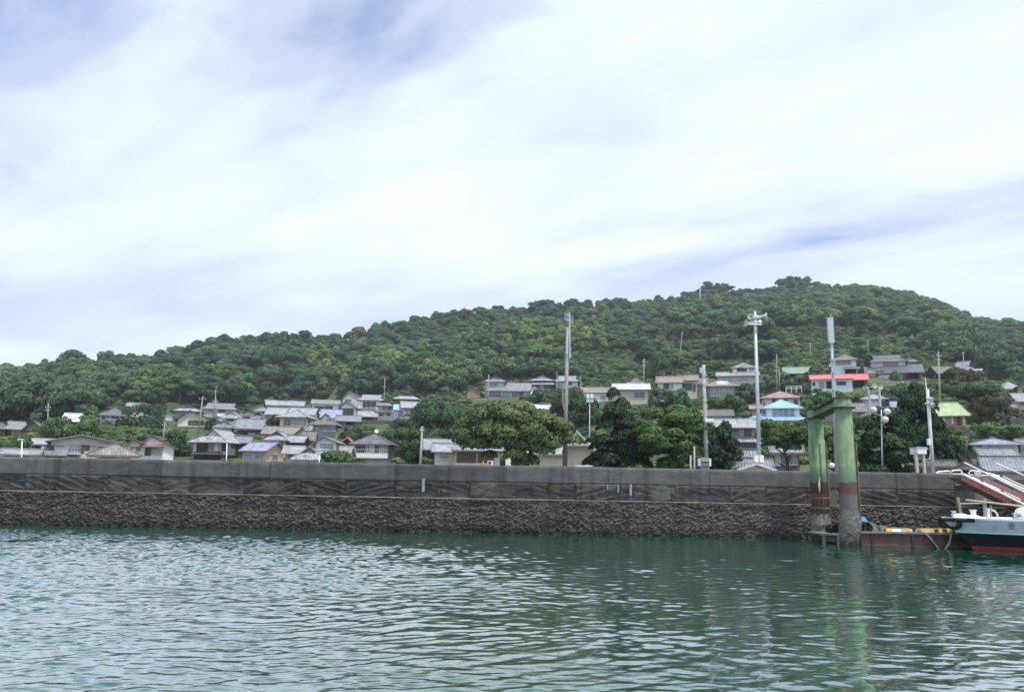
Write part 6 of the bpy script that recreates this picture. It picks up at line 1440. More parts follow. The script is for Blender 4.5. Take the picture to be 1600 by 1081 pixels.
TREES = [
 ('big dark round evergreen left of the wide olive green tree', 646, 738, 609, 724, 108, 'broad', LEAF_DARK, 21, dict(n=26000, lobes=52, lr=.27, leaf=.13)),
 ('wide spreading olive green tree with forked pale trunk behind the wall', 714, 893, 632, 726, 72, 'broad', LEAF_OLIVE, 5, dict(n=62000, crown_b=716, lobes=120, lr=.20, trunkr=.36, depth=.6, flat=.5, leaf=.085)),
 ('tall dark green pine in the centre in front of the flat white roof', 918, 1012, 611, 729, 73, 'pine', LEAF_PINE, 8, dict(n=44000, name='pine_tree', leaf=.11)),
 ('fresh green leafy tree right of the tall centre pine', 992, 1104, 634, 731, 70, 'broad', LEAF_BRIGHT, 14, dict(n=36000, lobes=60, lr=.23, leaf=.085)),
 ('small dark pine beside the grey transformer pole', 1098, 1156, 660, 730, 76, 'pine', LEAF_PINE, 19, dict(n=6500, name='pine_tree', leaf=.16)),
 ('flat topped spreading green tree in front of the dark clad house', 1187, 1268, 657, 733, 70, 'broad', LEAF_BRIGHT, 23, dict(n=18000, crown_b=700, lobes=40, lr=.22, trunkr=.2, lean=-.1, leaf=.08)),
 ('green tree half hidden behind the two green piles', 1262, 1336, 659, 735, 69, 'broad', LEAF_BRIGHT, 29, dict(n=8000, crown_b=716, lobes=28, lr=.28)),
 ('broad dark pine right behind the right green pile', 1328, 1425, 640, 736, 66, 'pine', LEAF_PINE, 31, dict(n=30000, name='pine_tree', leaf=.11)),
 ('tall dark pine behind the white lamp pole at the right', 1388, 1462, 602, 737, 77, 'pine', LEAF_PINE, 37, dict(n=34000, name='pine_tree', leaf=.12)),
 ('lower spreading pine boughs right of the white lamp pole', 1408, 1496, 656, 737, 72, 'pine', LEAF_PINE, 38, dict(n=18000, name='pine_tree', leaf=.115)),
 ('round dark green tree right of the white hip roofed house', 187, 259, 632, 694, 138, 'broad', LEAF_DARK, 41, dict(n=8000, lobes=30, lr=.32)),
 ('leafy green bush between the tan house and the pale tin roof shed', 70, 118, 651, 694, 112, 'broad', LEAF_MID, 43, dict(n=4000, name='garden_bush', cat='bush')),
 ('leafy green bush below the white hip roofed house', 112, 160, 650, 693, 116, 'broad', LEAF_MID, 44, dict(n=4000, name='garden_bush', cat='bush')),
 ('small round bush poking up before the dark pale roofed shed', 128, 154, 641, 660, 124, 'broad', LEAF_MID, 45, dict(n=1500, name='garden_bush', cat='bush')),
 ('garden bush in front of the low tan house', 4, 50, 681, 706, 92, 'broad', LEAF_MID, 46, dict(n=3500, name='garden_bush', cat='bush')),
 ('narrow cypress standing behind the tan house', 46, 64, 645, 666, 125, 'broad', LEAF_DARK, 47, dict(n=1500, name='cypress_tree')),
 ('round clipped bush just behind the wall left of the pale two storey house', 503, 553, 704, 724, 84, 'broad', LEAF_MID, 48, dict(n=4500, name='garden_bush', cat='bush')),
 ('dark leafy tree right of the pale two storey house', 604, 650, 655, 726, 116, 'broad', LEAF_MID, 51, dict(n=7000, lobes=30, lr=.3)),
 ('leafy bank tree left of the pale utility pole', 628, 664, 668, 727, 104, 'broad', LEAF_MID, 52, dict(n=5500, lobes=26, lr=.3)),
 ('low bush at the foot of the pale utility pole', 655, 674, 714, 724, 82, 'broad', LEAF_BRIGHT, 53, dict(n=900, name='garden_bush', cat='bush')),
 ('green shrub bank below the rubble wall above the two storey house', 536, 604, 664, 694, 142, 'broad', LEAF_MID, 54, dict(n=5000, lobes=30, lr=.28, name='garden_bush', cat='bush')),
 ('dark clipped hedge below the white walled house with old grey roof', 1014, 1082, 607, 634, 165, 'broad', LEAF_DARK, 55, dict(n=5000, lobes=30, lr=.28, name='hedge', cat='hedge', depth=.4)),
 ('brownish red leafed tree by the small white outbuilding', 1516, 1580, 619, 668, 116, 'broad', LEAF_RED, 61, dict(n=6000, lobes=26, lr=.3)),
 ('dark purple brown shrub in front of the old tangled roofs', 1472, 1530, 574, 600, 160, 'broad', LEAF_RED, 62, dict(n=4000, lobes=24, lr=.3)),
 ('bright green tree above the yellow green roof', 1468, 1536, 596, 626, 142, 'broad', LEAF_MID, 63, dict(n=5500, lobes=28, lr=.3)),
 ('rounded green tree left of the bluish white house', 1510, 1566, 600, 632, 136, 'broad', LEAF_MID, 64, dict(n=5000, lobes=24, lr=.3)),
 ('mixed green shrubs on the bank below the reddish tree', 1526, 1592, 660, 686, 104, 'broad', LEAF_MID, 65, dict(n=5000, lobes=30, lr=.26, name='garden_bush', cat='bush')),
 ('fresh green tree at the right of the yellow green roofed house steps', 1450, 1508, 672, 726, 84, 'broad', LEAF_MID, 66, dict(n=7000, lobes=30, lr=.28)),
 ('dark small tree between the green shed roof and the red roof', 1256, 1292, 572, 598, 158, 'broad', LEAF_DARK, 67, dict(n=3500)),
 ('leafy green tree behind the tall antenna pole', 862, 936, 606, 664, 140, 'broad', LEAF_MID, 68, dict(n=7500, lobes=34, lr=.28)),
 ('garden pine with rounded pads beside the dark timbered house', 828, 852, 608, 628, 200, 'broad', LEAF_DARK, 69, dict(n=1800, lobes=10, lr=.36, name='garden_bush', cat='bush')),
 ('shrubs below the broad hip roof house with the long row of windows', 1108, 1160, 618, 646, 152, 'broad', LEAF_MID, 70, dict(n=4500, lobes=26, lr=.28, name='garden_bush', cat='bush')),
 ('dark tree left of the loudspeaker pole behind the hip roof', 1148, 1196, 600, 640, 165, 'broad', LEAF_DARK, 71, dict(n=5000, lobes=24, lr=.3)),
 ('dark green shrubs right of the three tiered house', 1196, 1260, 583, 612, 170, 'broad', LEAF_DARK, 72, dict(n=4500, lobes=26, lr=.28)),
 ('long green hedge bank right of the pinkish red roof', 1252, 1350, 610, 640, 136, 'broad', LEAF_BRIGHT, 73, dict(n=8000, lobes=44, lr=.2, name='hedge', cat='hedge', depth=.3)),
 ('dark tree behind the twin speaker poles', 1382, 1432, 600, 646, 130, 'broad', LEAF_DARK, 74, dict(n=5000, lobes=24, lr=.3)),
 ('pointed small conifer in front of the big two storey house', 1390, 1404, 580, 598, 166, 'broad', LEAF_DARK, 75, dict(n=1200, name='cypress_tree')),
 ('dark broad tree right of the white house with the long grey shutter', 1336, 1364, 540, 592, 186, 'broad', LEAF_DARK, 76, dict(n=4500)),
 ('green tree beside the rust red roofs at left', 256, 300, 672, 716, 112, 'broad', LEAF_MID, 77, dict(n=4500)),
 ('bush between the broad grey roof and the beige house', 418, 440, 648, 668, 152, 'broad', LEAF_MID, 78, dict(n=2000, name='garden_bush', cat='bush')),
 ('green shrubs right of the cream white gable bungalow', 322, 350, 654, 672, 158, 'broad', LEAF_MID, 79, dict(n=2200, name='garden_bush', cat='bush')),
 ('green shrubs left of the centre stone terrace', 742, 784, 628, 646, 190, 'broad', LEAF_MID, 80, dict(n=3000, name='garden_bush', cat='bush')),
 # standing out on the hillside
 ('wide dome shaped tree on the upper slope above the old tangled roofs', 1418, 1545, 504, 572, 270, 'broad', LEAF_DARK, 81, dict(n=9000, lobes=46, lr=.26)),
 ('big dark tree on the slope left of the top of the loudspeaker pole', 1112, 1184, 522, 570, 262, 'broad', LEAF_DARK, 82, dict(n=7000, lobes=34, lr=.28)),
 ('pale green round tree above the left village', 346, 402, 588, 642, 262, 'broad', LEAF_MID, 83, dict(n=7000, lobes=34, lr=.28)),
 ('tall dark cone of evergreen foliage above the tall gable house', 542, 608, 562, 622, 268, 'broad', LEAF_DARK, 84, dict(n=8000, lobes=36, lr=.28)),
 ('brownish tree at the forest foot above the shuttered white house', 480, 514, 598, 630, 262, 'broad', LEAF_RED, 85, dict(n=3500)),
 ('round dark tree at the foot of the slope right of the utility pole', 1010, 1052, 552, 596, 232, 'broad', LEAF_MID, 86, dict(n=5000)),
 ('dark conifer tip on the skyline near the hill top', 1228, 1235, 432, 442, 500, 'broad', LEAF_DARK, 87, dict(n=1200, name='conifer_tree', leaf=.5)),
 ('dark skyline trees right of the mast on the hill', 1099, 1116, 440, 453, 480, 'broad', LEAF_DARK, 88, dict(n=1500, leaf=.5)),
 ('separate round tree on the left skyline', 157, 183, 549, 573, 345, 'broad', LEAF_DARK, 89, dict(n=2500, leaf=.42)),
 ('ragged dark tree on the left skyline', 99, 148, 548, 576, 340, 'broad', LEAF_DARK, 90, dict(n=3500, leaf=.42)),
 ('big dark tree at the forest foot at the left edge', -20, 66, 590, 668, 205, 'broad', LEAF_DARK, 91, dict(n=9000, lobes=44, lr=.26)),
 ('dark broad tree at the forest foot behind the tan house', 50, 130, 596, 662, 200, 'broad', LEAF_DARK, 92, dict(n=8000, lobes=40, lr=.26)),
]
for t_ in TREES:
    lb, a, b, c, d, Y, kd, mt_, sd_, kw = t_
    plant_tree(lb, a, b, c, d, Y, kd, mt_, sd_, **kw)

# ---- forest on the hill
VAR = []
for i, (mt_, rr, nm, lobes, n) in enumerate([(LEAF_DARK, (4.2, 4.2, 3.2), 'dark', 16, 1500), (LEAF_DARK, (4.8, 4.4, 2.8), 'dark', 18, 1600), (LEAF_MID, (4.3, 4.3, 3.3), 'mid', 16, 1500), (LEAF_MID, (5.0, 4.6, 3.0), 'mid', 20, 1700),
                                              (LEAF_MID, (3.4, 3.4, 3.5), 'mid', 12, 1200), (LEAF_DARK, (3.5, 3.7, 3.7), 'dark', 13, 1300), (LEAF_PALE, (2.6, 2.6, 4.2), 'pale', 14, 1300), (LEAF_OLIVE, (3.8, 3.8, 2.9), 'olive', 14, 1300), (LEAF_SCRUB, (4.2, 4.2, 2.2), 'scrub', 22, 1500)]):
    VAR.append((crown_mesh('forest_crown', 200 + i, mt_, int(lobes * 1.2), .36, rr, int(n * 1.9), .32, .72, .12), rr, nm))
TRK = trunk_mb(5.5, .22, 3, 2.6, 5).mesh('forest_trunk', BARK, True)
fb = [(-600, 700), (-60, 698), (-40, 658), (0, 655), (90, 655), (140, 640), (200, 629), (260, 626), (340, 628), (400, 626), (440, 622), (500, 622), (550, 610), (620, 606), (700, 612), (730, 603), (760, 586), (830, 584), (900, 588), (960, 590), (1020, 586), (1100, 582), (1200, 572), (1260, 568), (1300, 552), (1400, 548), (1480, 560), (1560, 592), (1640, 594), (1665, 698), (2400, 700)]
fbx, fby = zip(*fb)
fr = random.Random(99)
cand, shrubs = [], []
def meadow(px, py):
    """open scrub and grass on the slope: share of ground left without tall trees"""
    m_ = 0
    if 1130 < px < 1470 and 512 < py < 606: m_ = max(m_, .93)
    if 1000 < px < 1160 and 500 < py < 600: m_ = max(m_, .62)
    if 890 < px < 1010 and 552 < py < 606: m_ = max(m_, .95)
    if 1500 < px < 1650 and 530 < py < 612: m_ = max(m_, .7)
    if 1180 < px < 1300 and 480 < py < 520: m_ = max(m_, .3)
    return m_
y_ = 175.0
while y_ < 660:
    sp = 7.0 + 1.4 * min(1, max(0, (y_ - 230) / 300))
    x_ = -1.05 * y_
    while x_ < 1.05 * y_:
        gx, gy = x_ + fr.uniform(-.45, .45) * sp, y_ + fr.uniform(-.45, .45) * sp
        z = tz(gx, gy); q = proj((gx, gy, z))
        x_ += sp
        if z < 4.5: continue
        lim = np.interp(q[0], fbx, fby)
        if q[1] > lim + 9: continue
        if any((gx - fx) ** 2 + (gy - fy) ** 2 < (fr_ + 3.5) ** 2 for fx, fy, fr_, fz in FOOT): continue
        md = meadow(*q)
        if md and vnoise(gx / 9.0, gy / 9.0, 77) < md * .95 and fr.random() < .96:
            for _ in range(5): shrubs.append((gx + fr.uniform(-3.5, 3.5), gy + fr.uniform(-3.5, 3.5), z, fr.uniform(.16, .5)))
            continue
        cand.append((gx, gy, z, q))
    y_ += sp * .92
pts = []
for (gx, gy, z, q) in cand:
    big_ = vnoise(gx / 34.0, gy / 34.0, 5); 
    pale = (478 < q[0] < 560 and 555 < q[1] < 625) or (585 < q[0] < 700 and 588 < q[1] < 616) or (750 < q[0] < 905 and 535 < q[1] < 592) or (60 < q[0] < 150 and 566 < q[1] < 592) or (896 < q[0] < 950 and 500 < q[1] < 560)
    if pale and fr.random() < .72: k = 6 if fr.random() < .85 else 4
    elif big_ > .58: k = fr.choice((2, 3, 4, 2, 3, 7))
    elif big_ < .42: k = fr.choice((0, 1, 5, 0, 1))
    else: k = fr.choice((0, 1, 2, 3, 4, 5))
    s_ = fr.choice((fr.uniform(.6, .95), fr.uniform(.85, 1.45), fr.uniform(1.2, 1.9)))
    if k == 6: s_ *= .85
    er = gy / float(np.interp(gx / gy, [-0.8, -0.45, 0.0, 0.4, 0.7], [420, 470, 540, 620, 620]))
    if er > .86: s_ = .45 + .55 * (s_ - .45)           # wind-clipped growth along the crest
    inside = -30 < q[0] < 1630
    pts.append((gx, gy, z, s_, k, fr.uniform(0, 6.283), inside))
# nearest first: the largest in the picture become single trees
order = sorted([i for i, p in enumerate(pts) if p[6]], key=lambda i: pts[i][1] / VAR[pts[i][4]][1][0] / pts[i][3])
solo = set(order[:225])
for k_ in range(len(VAR) - 1):                   # every crown kind stands at least once on its own
    i_ = next((i for i in order if pts[i][4] == k_), None)
    if i_ is not None: solo.add(i_)
LBL = {'dark': ('dark green broadleaf tree in the forest on the hillside', 'dark forest trees on the hillside'), 'mid': ('mid green broadleaf tree in the forest on the hillside', 'mid green forest trees on the hillside'),
       'pale': ('pale yellow green bamboo clump in the forest on the hillside', 'bamboo clumps on the hillside'), 'olive': ('olive green bushy tree in the forest on the hillside', 'olive trees on the hillside')}
for i in solo:
    gx, gy, z, s_, k, rot, _ = pts[i]
    me, rr, nm = VAR[k]
    o = empty('bamboo_clump' if nm == 'pale' else 'forest_tree', (gx, gy, z - .2), LBL[nm][0], 'bamboo' if nm == 'pale' else 'tree', LBL[nm][1])
    o.rotation_euler.z = rot; o.scale = (s_, s_, s_ * fr.uniform(.9, 1.15))
    link('crown', me, o, (0, 0, rr[2] + .5)); link('trunk', TRK, o)
def scatter_object(name, rows, sources, label, zoff):
    """one stuff object: crowns set on points by geometry nodes; rows = (x, y, z, scale, source index, rotation)"""
    me = bpy.data.meshes.new(name)
    me.from_pydata([(r[0], r[1], r[2]) for r in rows], [], [])
    for nm, tp, ix in (('sc', 'FLOAT', 3), ('kind_index', 'INT', 4), ('rot', 'FLOAT', 5)):
        a_ = me.attributes.new(nm, tp, 'POINT'); a_.data.foreach_set('value', [r[ix] for r in rows])
    o = link(name, me); tag(o, label, kind='stuff')
    ng = bpy.data.node_groups.new(name, 'GeometryNodeTree')
    ng.interface.new_socket('Geometry', in_out='INPUT', socket_type='NodeSocketGeometry')
    ng.interface.new_socket('Geometry', in_out='OUTPUT', socket_type='NodeSocketGeometry')
    gi = ng.nodes.new('NodeGroupInput'); go = ng.nodes.new('NodeGroupOutput'); jn = ng.nodes.new('GeometryNodeJoinGeometry')
    def attr(nm, tp):
        a_ = ng.nodes.new('GeometryNodeInputNamedAttribute'); a_.data_type = tp; a_.inputs[0].default_value = nm
        return [s_ for s_ in a_.outputs if s_.enabled and s_.name == 'Attribute'][0]
    sc_, ki, ro_ = attr('sc', 'FLOAT'), attr('kind_index', 'INT'), attr('rot', 'FLOAT')
    cx_ = ng.nodes.new('ShaderNodeCombineXYZ'); ng.links.new(ro_, cx_.inputs[2])
    for i, so in enumerate(sources):
        oi = ng.nodes.new('GeometryNodeObjectInfo'); oi.transform_space = 'ORIGINAL'; oi.inputs['Object'].default_value = so; oi.inputs['As Instance'].default_value = True
        tr = ng.nodes.new('GeometryNodeTransform'); tr.inputs['Translation'].default_value = (0, 0, zoff[i]); ng.links.new(oi.outputs['Geometry'], tr.inputs['Geometry'])
        cp = ng.nodes.new('FunctionNodeCompare'); cp.data_type = 'INT'; cp.operation = 'EQUAL'
        ia = [s_ for s_ in cp.inputs if s_.enabled]; ng.links.new(ki, ia[0]); ia[1].default_value = i
        ip = ng.nodes.new('GeometryNodeInstanceOnPoints')
        ng.links.new(gi.outputs[0], ip.inputs['Points']); ng.links.new(cp.outputs[0], ip.inputs['Selection']); ng.links.new(tr.outputs[0], ip.inputs['Instance'])
        ng.links.new(cx_.outputs[0], ip.inputs['Rotation'] if ip.inputs['Rotation'].type == 'VECTOR' else ip.inputs['Rotation']); ng.links.new(sc_, ip.inputs['Scale'])
        ng.links.new(ip.outputs[0], jn.inputs[0])
    ng.links.new(jn.outputs[0], go.inputs[0])
    md = o.modifiers.new('scatter', 'NODES'); md.node_group = ng
    return o
o = empty('hillside_bush', (58, 246, tz(58, 246) - .3), 'low spreading pale green bush on the open slope behind the flat white roof', 'bush')
o.scale = (.5, .5, .5); link('crown', VAR[8][0], o, (0, 0, 1.6))
srcs = []
for me, rr, nm in VAR:
    so = next((o for o in S.objects if o.data == me), srcs[0] if srcs else None)
    srcs.append(so)
rest = [(p[0], p[1], p[2] - .2, p[3], p[4], p[5]) for i, p in enumerate(pts) if i not in solo]
scatter_object('hillside_forest', rest, srcs, 'green broadleaf forest covering the upper hillside', [v[1][2] + .3 for v in VAR])
# undergrowth: scrub on the open slopes and green between the houses
for i in range(36000):
    yv = fr.uniform(124, 360); xv = fr.uniform(-1.05, 1.05) * yv
    z = tz(xv, yv); q = proj((xv, yv, z))
    if z < 3.6: continue
    if any(a_ < q[0] < b_ and c_ < q[1] < d_ for a_, b_, c_, d_ in ((736, 812, 612, 648), (1350, 1446, 584, 606), (555, 616, 652, 674), (1455, 1518, 655, 690), (1266, 1360, 596, 616))): continue
    if 250 < q[0] < 600 and 618 < q[1] < 730 and fr.random() < .92: continue      # closely built part of the village
    if any((xv - fx) ** 2 + (yv - fy) ** 2 < (fr_ + .8) ** 2 for fx, fy, fr_, fz in FOOT): continue
    if vnoise(xv / 7, yv / 7, 13) < .22: continue
    # keep the fronts of houses open: no tall plant right before a wall
    near = any(abs(xv - fx) < fr_ * .95 and 0 < fy - yv < fr_ + 7 for fx, fy, fr_, fz in FOOT)
    shrubs.append((xv, yv, z, fr.uniform(.08, .15) if near else fr.uniform(.13, .32)))
for gx, gy, z, q in cand:                    # low growth under the forest edge
    if fr.random() < .5: shrubs.append((gx + fr.uniform(-3, 3), gy - fr.uniform(1, 4), tz(gx, gy - 2.5), fr.uniform(.25, .5)))
scatter_object('undergrowth', [(a, b, tz(a, b), d, fr.choice((8, 8, 8, 8, 2, 3, 7, 0)), fr.uniform(0, 6.28)) for a, b, c, d in shrubs], srcs, 'green scrub and low bushes on the slopes and between the houses', [v[1][2] * .7 for v in VAR])
gr_rows = []
# ------------------------------------------------------------------ poles and wires
def pole(label, pts, Y, r0, r1, mt=CONC, name='utility_pole', cat='utility pole', group=None, arms=(), steps=False):
    """pts: (px,py) from base to top"""
    Y = far(Y)
    A, Bp = P(pts[0][0], pts[0][1], Y), P(pts[-1][0], pts[-1][1], Y)
    g = 3.1 if Y < 97 else min(A.z, tz(A.x, Y))
    d = (Bp - A); A = A + d * ((g - .3 - A.z) / d.z) if A.z > g else A
    o = empty(name, tuple(A), label, cat, group)
    mb = MB(); mb.tube([A, Bp], [r0, r1], 12); mb.build('pole_shaft', mt, o, True)
    for (py, hw, kind) in arms:
        t_ = (P(pts[-1][0], py, Y).z - A.z) / (Bp.z - A.z); c = A.lerp(Bp, t_)
        mb = MB(); k = hw / FPX * Y
        mb.box(c.x - k, c.x + k, c.y - .12, c.y - .02, c.z - .06, c.z + .06); arm = mb.build('crossarm', STEEL, o)
        for s_ in (-.85, .85):
            mb = MB(); mb.lathe([(.03, 0), (.06, .05), (.03, .10), (.05, .15), (.02, .2)], (c.x + s_ * k, c.y - .07, c.z + .06), n=8); mb.build('insulator', STEEL, arm)
    return o, A, Bp
def at_(A, Bp, py, px=None):
    c = A; lo, hi = 0, 1
    for _ in range(30):
        m_ = (lo + hi) / 2; c = A.lerp(Bp, m_)
        if proj(c)[1] > py: lo = m_
        else: hi = m_
    return c
UP = 'utility poles in the village'
pole('slender pale utility pole with two crossarms behind the tan house at left', [(74.5, 662), (75.5, 630)], 120, .14, .09, arms=((636, 4.5, 0), (641, 3, 0)), group=UP)
pole('pale utility pole before the white gable bungalow with one wide crossarm', [(311, 666), (317, 619)], 150, .19, .12, arms=((623, 6, 0),), group=UP)
pole('left one of the twin grey poles beside the beige hip roof, tall and thin', [(334, 648), (338, 603)], 205, .2, .08, arms=((612, 4, 0), (626, 5, 0)), group=UP)
pole('right one of the twin grey poles beside the beige hip roof', [(338, 648), (337, 620)], 203, .2, .14, arms=((628, 5, 0),), group=UP)
pole('short grey pole among the shrubs left of the rust red roofs', [(255, 684), (257.5, 659)], 118, .11, .09, arms=((664, 4, 0),), group=UP)
pole('thin pale pole standing over the top row of the left village', [(600, 624), (601.5, 590)], 222, .16, .1, arms=((604, 3, 0),), group=UP)
_, A6, B6 = pole('pale bare pole behind the wall left of the speckled roof house', [(657, 721), (660, 666)], 80, .15, .11, arms=((672.5, 3.2, 0),), group=UP)
pole('thin pole in front of the traditional centre house', [(762, 632), (763.5, 585)], 212, .2, .13, arms=((594, 2.6, 0),), group=UP)
pole('slim pole in front of the dark timbered house', [(869.5, 612), (870, 581)], 205, .12, .08, group=UP)
pole('slim pole right of the tall antenna pole', [(907.5, 613), (907.5, 586)], 185, .11, .08, group=UP)
pole('wooden pole rising behind the flat white roof', [(1006, 602), (1006, 560)], 186, .17, .13, WOODP, arms=((565, 2.5, 0), (571, 2, 0)), group=UP)
pole('taller of two thin poles above the pinkish red roof', [(1214, 614), (1213.5, 553)], 160, .14, .08, arms=((573, 4, 0), (580, 4, 0)), group=UP)
pole('shorter of two thin poles above the pinkish red roof', [(1218, 606), (1217.5, 573)], 162, .11, .09, group=UP)
pole('grey utility pole at the right before the old tangled roofs', [(1469, 628), (1466, 549)], 120, .17, .10, arms=((556, 3.5, 0), (562, 2.5, 0)), group=UP)
pole('short grey pole on the ridge of the old tangled roofs', [(1505.5, 574), (1505, 550)], 180, .17, .1, arms=((551.5, 2.5, 0),), group=UP)
pole('thin pale pole on the open slope behind the twin speaker poles', [(1357, 562), (1356, 531)], 205, .12, .1, group=UP)
pole('short pale stake on the open slope under the antenna mast', [(1266.5, 552), (1266.5, 535)], 215, .12, .1, group=UP)
pole('thin leaning pole on the green slope left of the dark tree', [(1063, 548), (1066, 518)], 240, .12, .1, group=UP)
pole('slim mast with white tip beside the big pine at the right', [(1449.5, 622), (1445.5, 590)], 74, .05, .04, STEEL, group=UP)
# lattice-like mast on the hill
o, A, Bp = pole('tall thin radio mast on the hillside below the skyline', [(1094.5, 503), (1093.5, 432)], 395, .45, .28, STEEL, 'radio_mast', 'mast')
for py in (436, 441): 
    c = at_(A, Bp, py); mb = MB(); mb.tube([c - Vector((1.2, 0, 0)), c + Vector((1.2, 0, 0))], .12, 6); mb.build('aerial_arm', STEEL, o)
mb = MB(); c = at_(A, Bp, 499); mb.box(c.x - 4, c.x - .8, c.y - 1, c.y + 1, c.z - 2, c.z + .6); mb.build('equipment_cabin', W_PG, o)
# tall pole with antenna frames
o, A, Bp = pole('tall weathered pole with square antenna frames rising through the olive tree', [(882.5, 728), (887, 512)], 74, .24, .15, mat('grey_pole', (0.27, .275, .28), .9, .2, 4, streak=.25), 'antenna_pole', 'pole')
c0, c1 = at_(A, Bp, 560) + Vector((.28, -.2, 0)), P(889.5, 488.5, 74)
mb = MB(); mb.tube([c0, c1], .09, 8); mb.build('antenna_mast', STEEL, o)
def antenna_panel(o, x0, x1, y0, y1, Y, nm='antenna_frame'):
    a, b = P(x0, y1, Y), P(x1, y0, Y); f = MB(); t_ = .045
    f.box(a.x, b.x, Y - .04, Y + .04, b.z - t_, b.z); f.box(a.x, b.x, Y - .04, Y + .04, a.z, a.z + t_); f.box(a.x, a.x + t_, Y - .04, Y + .04, a.z + t_, b.z - t_); f.box(b.x - t_, b.x, Y - .04, Y + .04, a.z + t_, b.z - t_)
    for i in range(1, 5):
        z = a.z + (b.z - a.z) * i / 5; f.box(a.x + t_, b.x - t_, Y - .02, Y + .02, z - .015, z + .015)
    return f.build(nm, STEEL, o)
antenna_panel(o, 882.5, 887.5, 489.5, 500, 74); antenna_panel(o, 890.5, 895.5, 494, 505.5, 74)
for py, l in ((493, 3), (501, 4)):
    c = P(889, py, 73.9); mb = MB(); mb.tube([c - Vector((l * .065, 0, 0)), c + Vector((l * .065, 0, 0))], .03, 6); mb.build('antenna_arm', STEEL, o)
mb = MB(); a, b = P(884.5, 553, 73.6), P(887, 531, 73.6); mb.box(a.x, b.x + .05, 73.5, 73.75, a.z, b.z); mb.build('riser_box', STEEL, o)
mb = MB(); mb.tube([P(879, 606, 73.7), P(880, 632, 73.7), P(881.5, 640, 73.7)], .06, 6); mb.build('orange_cable_guard', mat('orange_plastic', (.42, .27, .10), .6, .1), o)
# concrete pole with small box
o, A, Bp = pole('white concrete pole with a grey box near its top left of the loudspeaker pole', [(1104, 732), (1099.5, 570)], 68, .21, .15, CONC, 'equipment_pole', 'pole')
mb = MB(); a, b = P(1093.5, 583, 67.8), P(1097.5, 574.5, 67.8); mb.box(a.x, b.x, 67.6, 67.95, a.z, b.z); mb.build('equipment_box', STEEL, o)
for py in (586, 600, 625, 656, 690):
    c = at_(A, Bp, py); mb = MB(); mb.lathe([(.25, -.06), (.27, -.05), (.27, .05), (.25, .06)], c, n=14); mb.build('steel_band', STEEL, o)
mb = MB(); c = at_(A, Bp, 656); mb.box(c.x - .1, c.x + .75, c.y - .35, c.y - .05, c.z - .2, c.z + .12); mb.build('lamp_head', PWH, o)
tb = empty('transformer_box', tuple(P(1102, 732, 66)), 'grey ribbed electrical box at the foot of the white concrete pole', 'electrical box')
mb = MB(); a, b = P(1096, 732, 66), P(1108, 714.5, 66); mb.box(a.x, b.x, 66, 66.8, 3.1, b.z); mb.build('cabinet', mat('cabinet_grey', (.30, .30, .31), .6, .15, 4), tb)
for i in range(6):
    z = 3.3 + (b.z - 3.4) * i / 6; mb = MB(); mb.box(a.x + .06, b.x - .06, 65.93, 65.998, z, z + .1); mb.build('cooling_fin', DARKM, tb)
for s_ in (a.x - .2, b.x + .02):
    mb = MB(); mb.box(s_, s_ + .18, 66.1, 66.6, b.z - .75, b.z - .1); mb.build('side_box', PWH, tb)
for px_, h0 in ((1085, 697), (1079, 711)):
    pole('short concrete stake behind the wall ' + ('with a tall tip' if h0 < 700 else 'with a small crossbar') + ' by the fresh green tree', [(px_, 730), (px_, h0)], 64, .1, .07, CONC, 'stake', 'post')
# loudspeaker pole
def horn(o, c, d, r=.32, L=.7):
    mb = MB(); d = Vector(d).normalized()
    mb.lathe([(.05, -L * .45), (.12, -L * .42), (.13, -L * .12), (.06, -.05), (.07, 0), (r * .35, L * .3), (r * .65, L * .48), (r, L * .6), (r * 1.02, L * .63), (r * .9, L * .60), (r * .5, L * .4), (.05, L * .15)], c, d, 18)
    return mb.build('loudspeaker_horn', mat('horn_white', (.62, .62, .61), .5, .1, 4), o, True)
o, A, Bp = pole('tall blue grey steel pole carrying four white loudspeaker horns', [(1187, 733), (1179.5, 487)], 65, .20, .13, STEEL, 'loudspeaker_pole', 'loudspeaker pole')
horn(o, P(1187, 494.5, 64.8), (1, -.4, .08), .27, 1.0); horn(o, P(1175.5, 496, 64.7), (-.6, -.8, .02), .27, .8); horn(o, P(1172.5, 504, 64.8), (-1, -.3, -.25), .26, .8); horn(o, P(1184, 503, 65.2), (.7, .7, .1), .2, .7)
c = P(1179, 507, 64.75); mb = MB(); mb.box(c.x - .75, c.x + .6, 64.6, 64.72, c.z - .05, c.z + .05); mb.build('horn_bracket', PWH, o)
c = P(1180, 497, 64.75); mb = MB(); mb.box(c.x - .5, c.x + .5, 64.6, 64.72, c.z - .04, c.z + .04); mb.build('horn_bracket', STEEL, o)
for px_ in (1181, 1189):
    mb = MB(); a, b = P(px_ - 3, 722, 64.5), P(px_ + 3, 711, 64.5); mb.box(a.x, b.x, 64.3, 64.7, a.z, b.z); mb.build('control_box', PWH, o)
c = at_(A, Bp, 692); mb = MB(); mb.lathe([(.22, -.05), (.26, -.05), (.26, .05), (.22, .05)], c, n=14); mb.build('steel_band', STEEL, o)
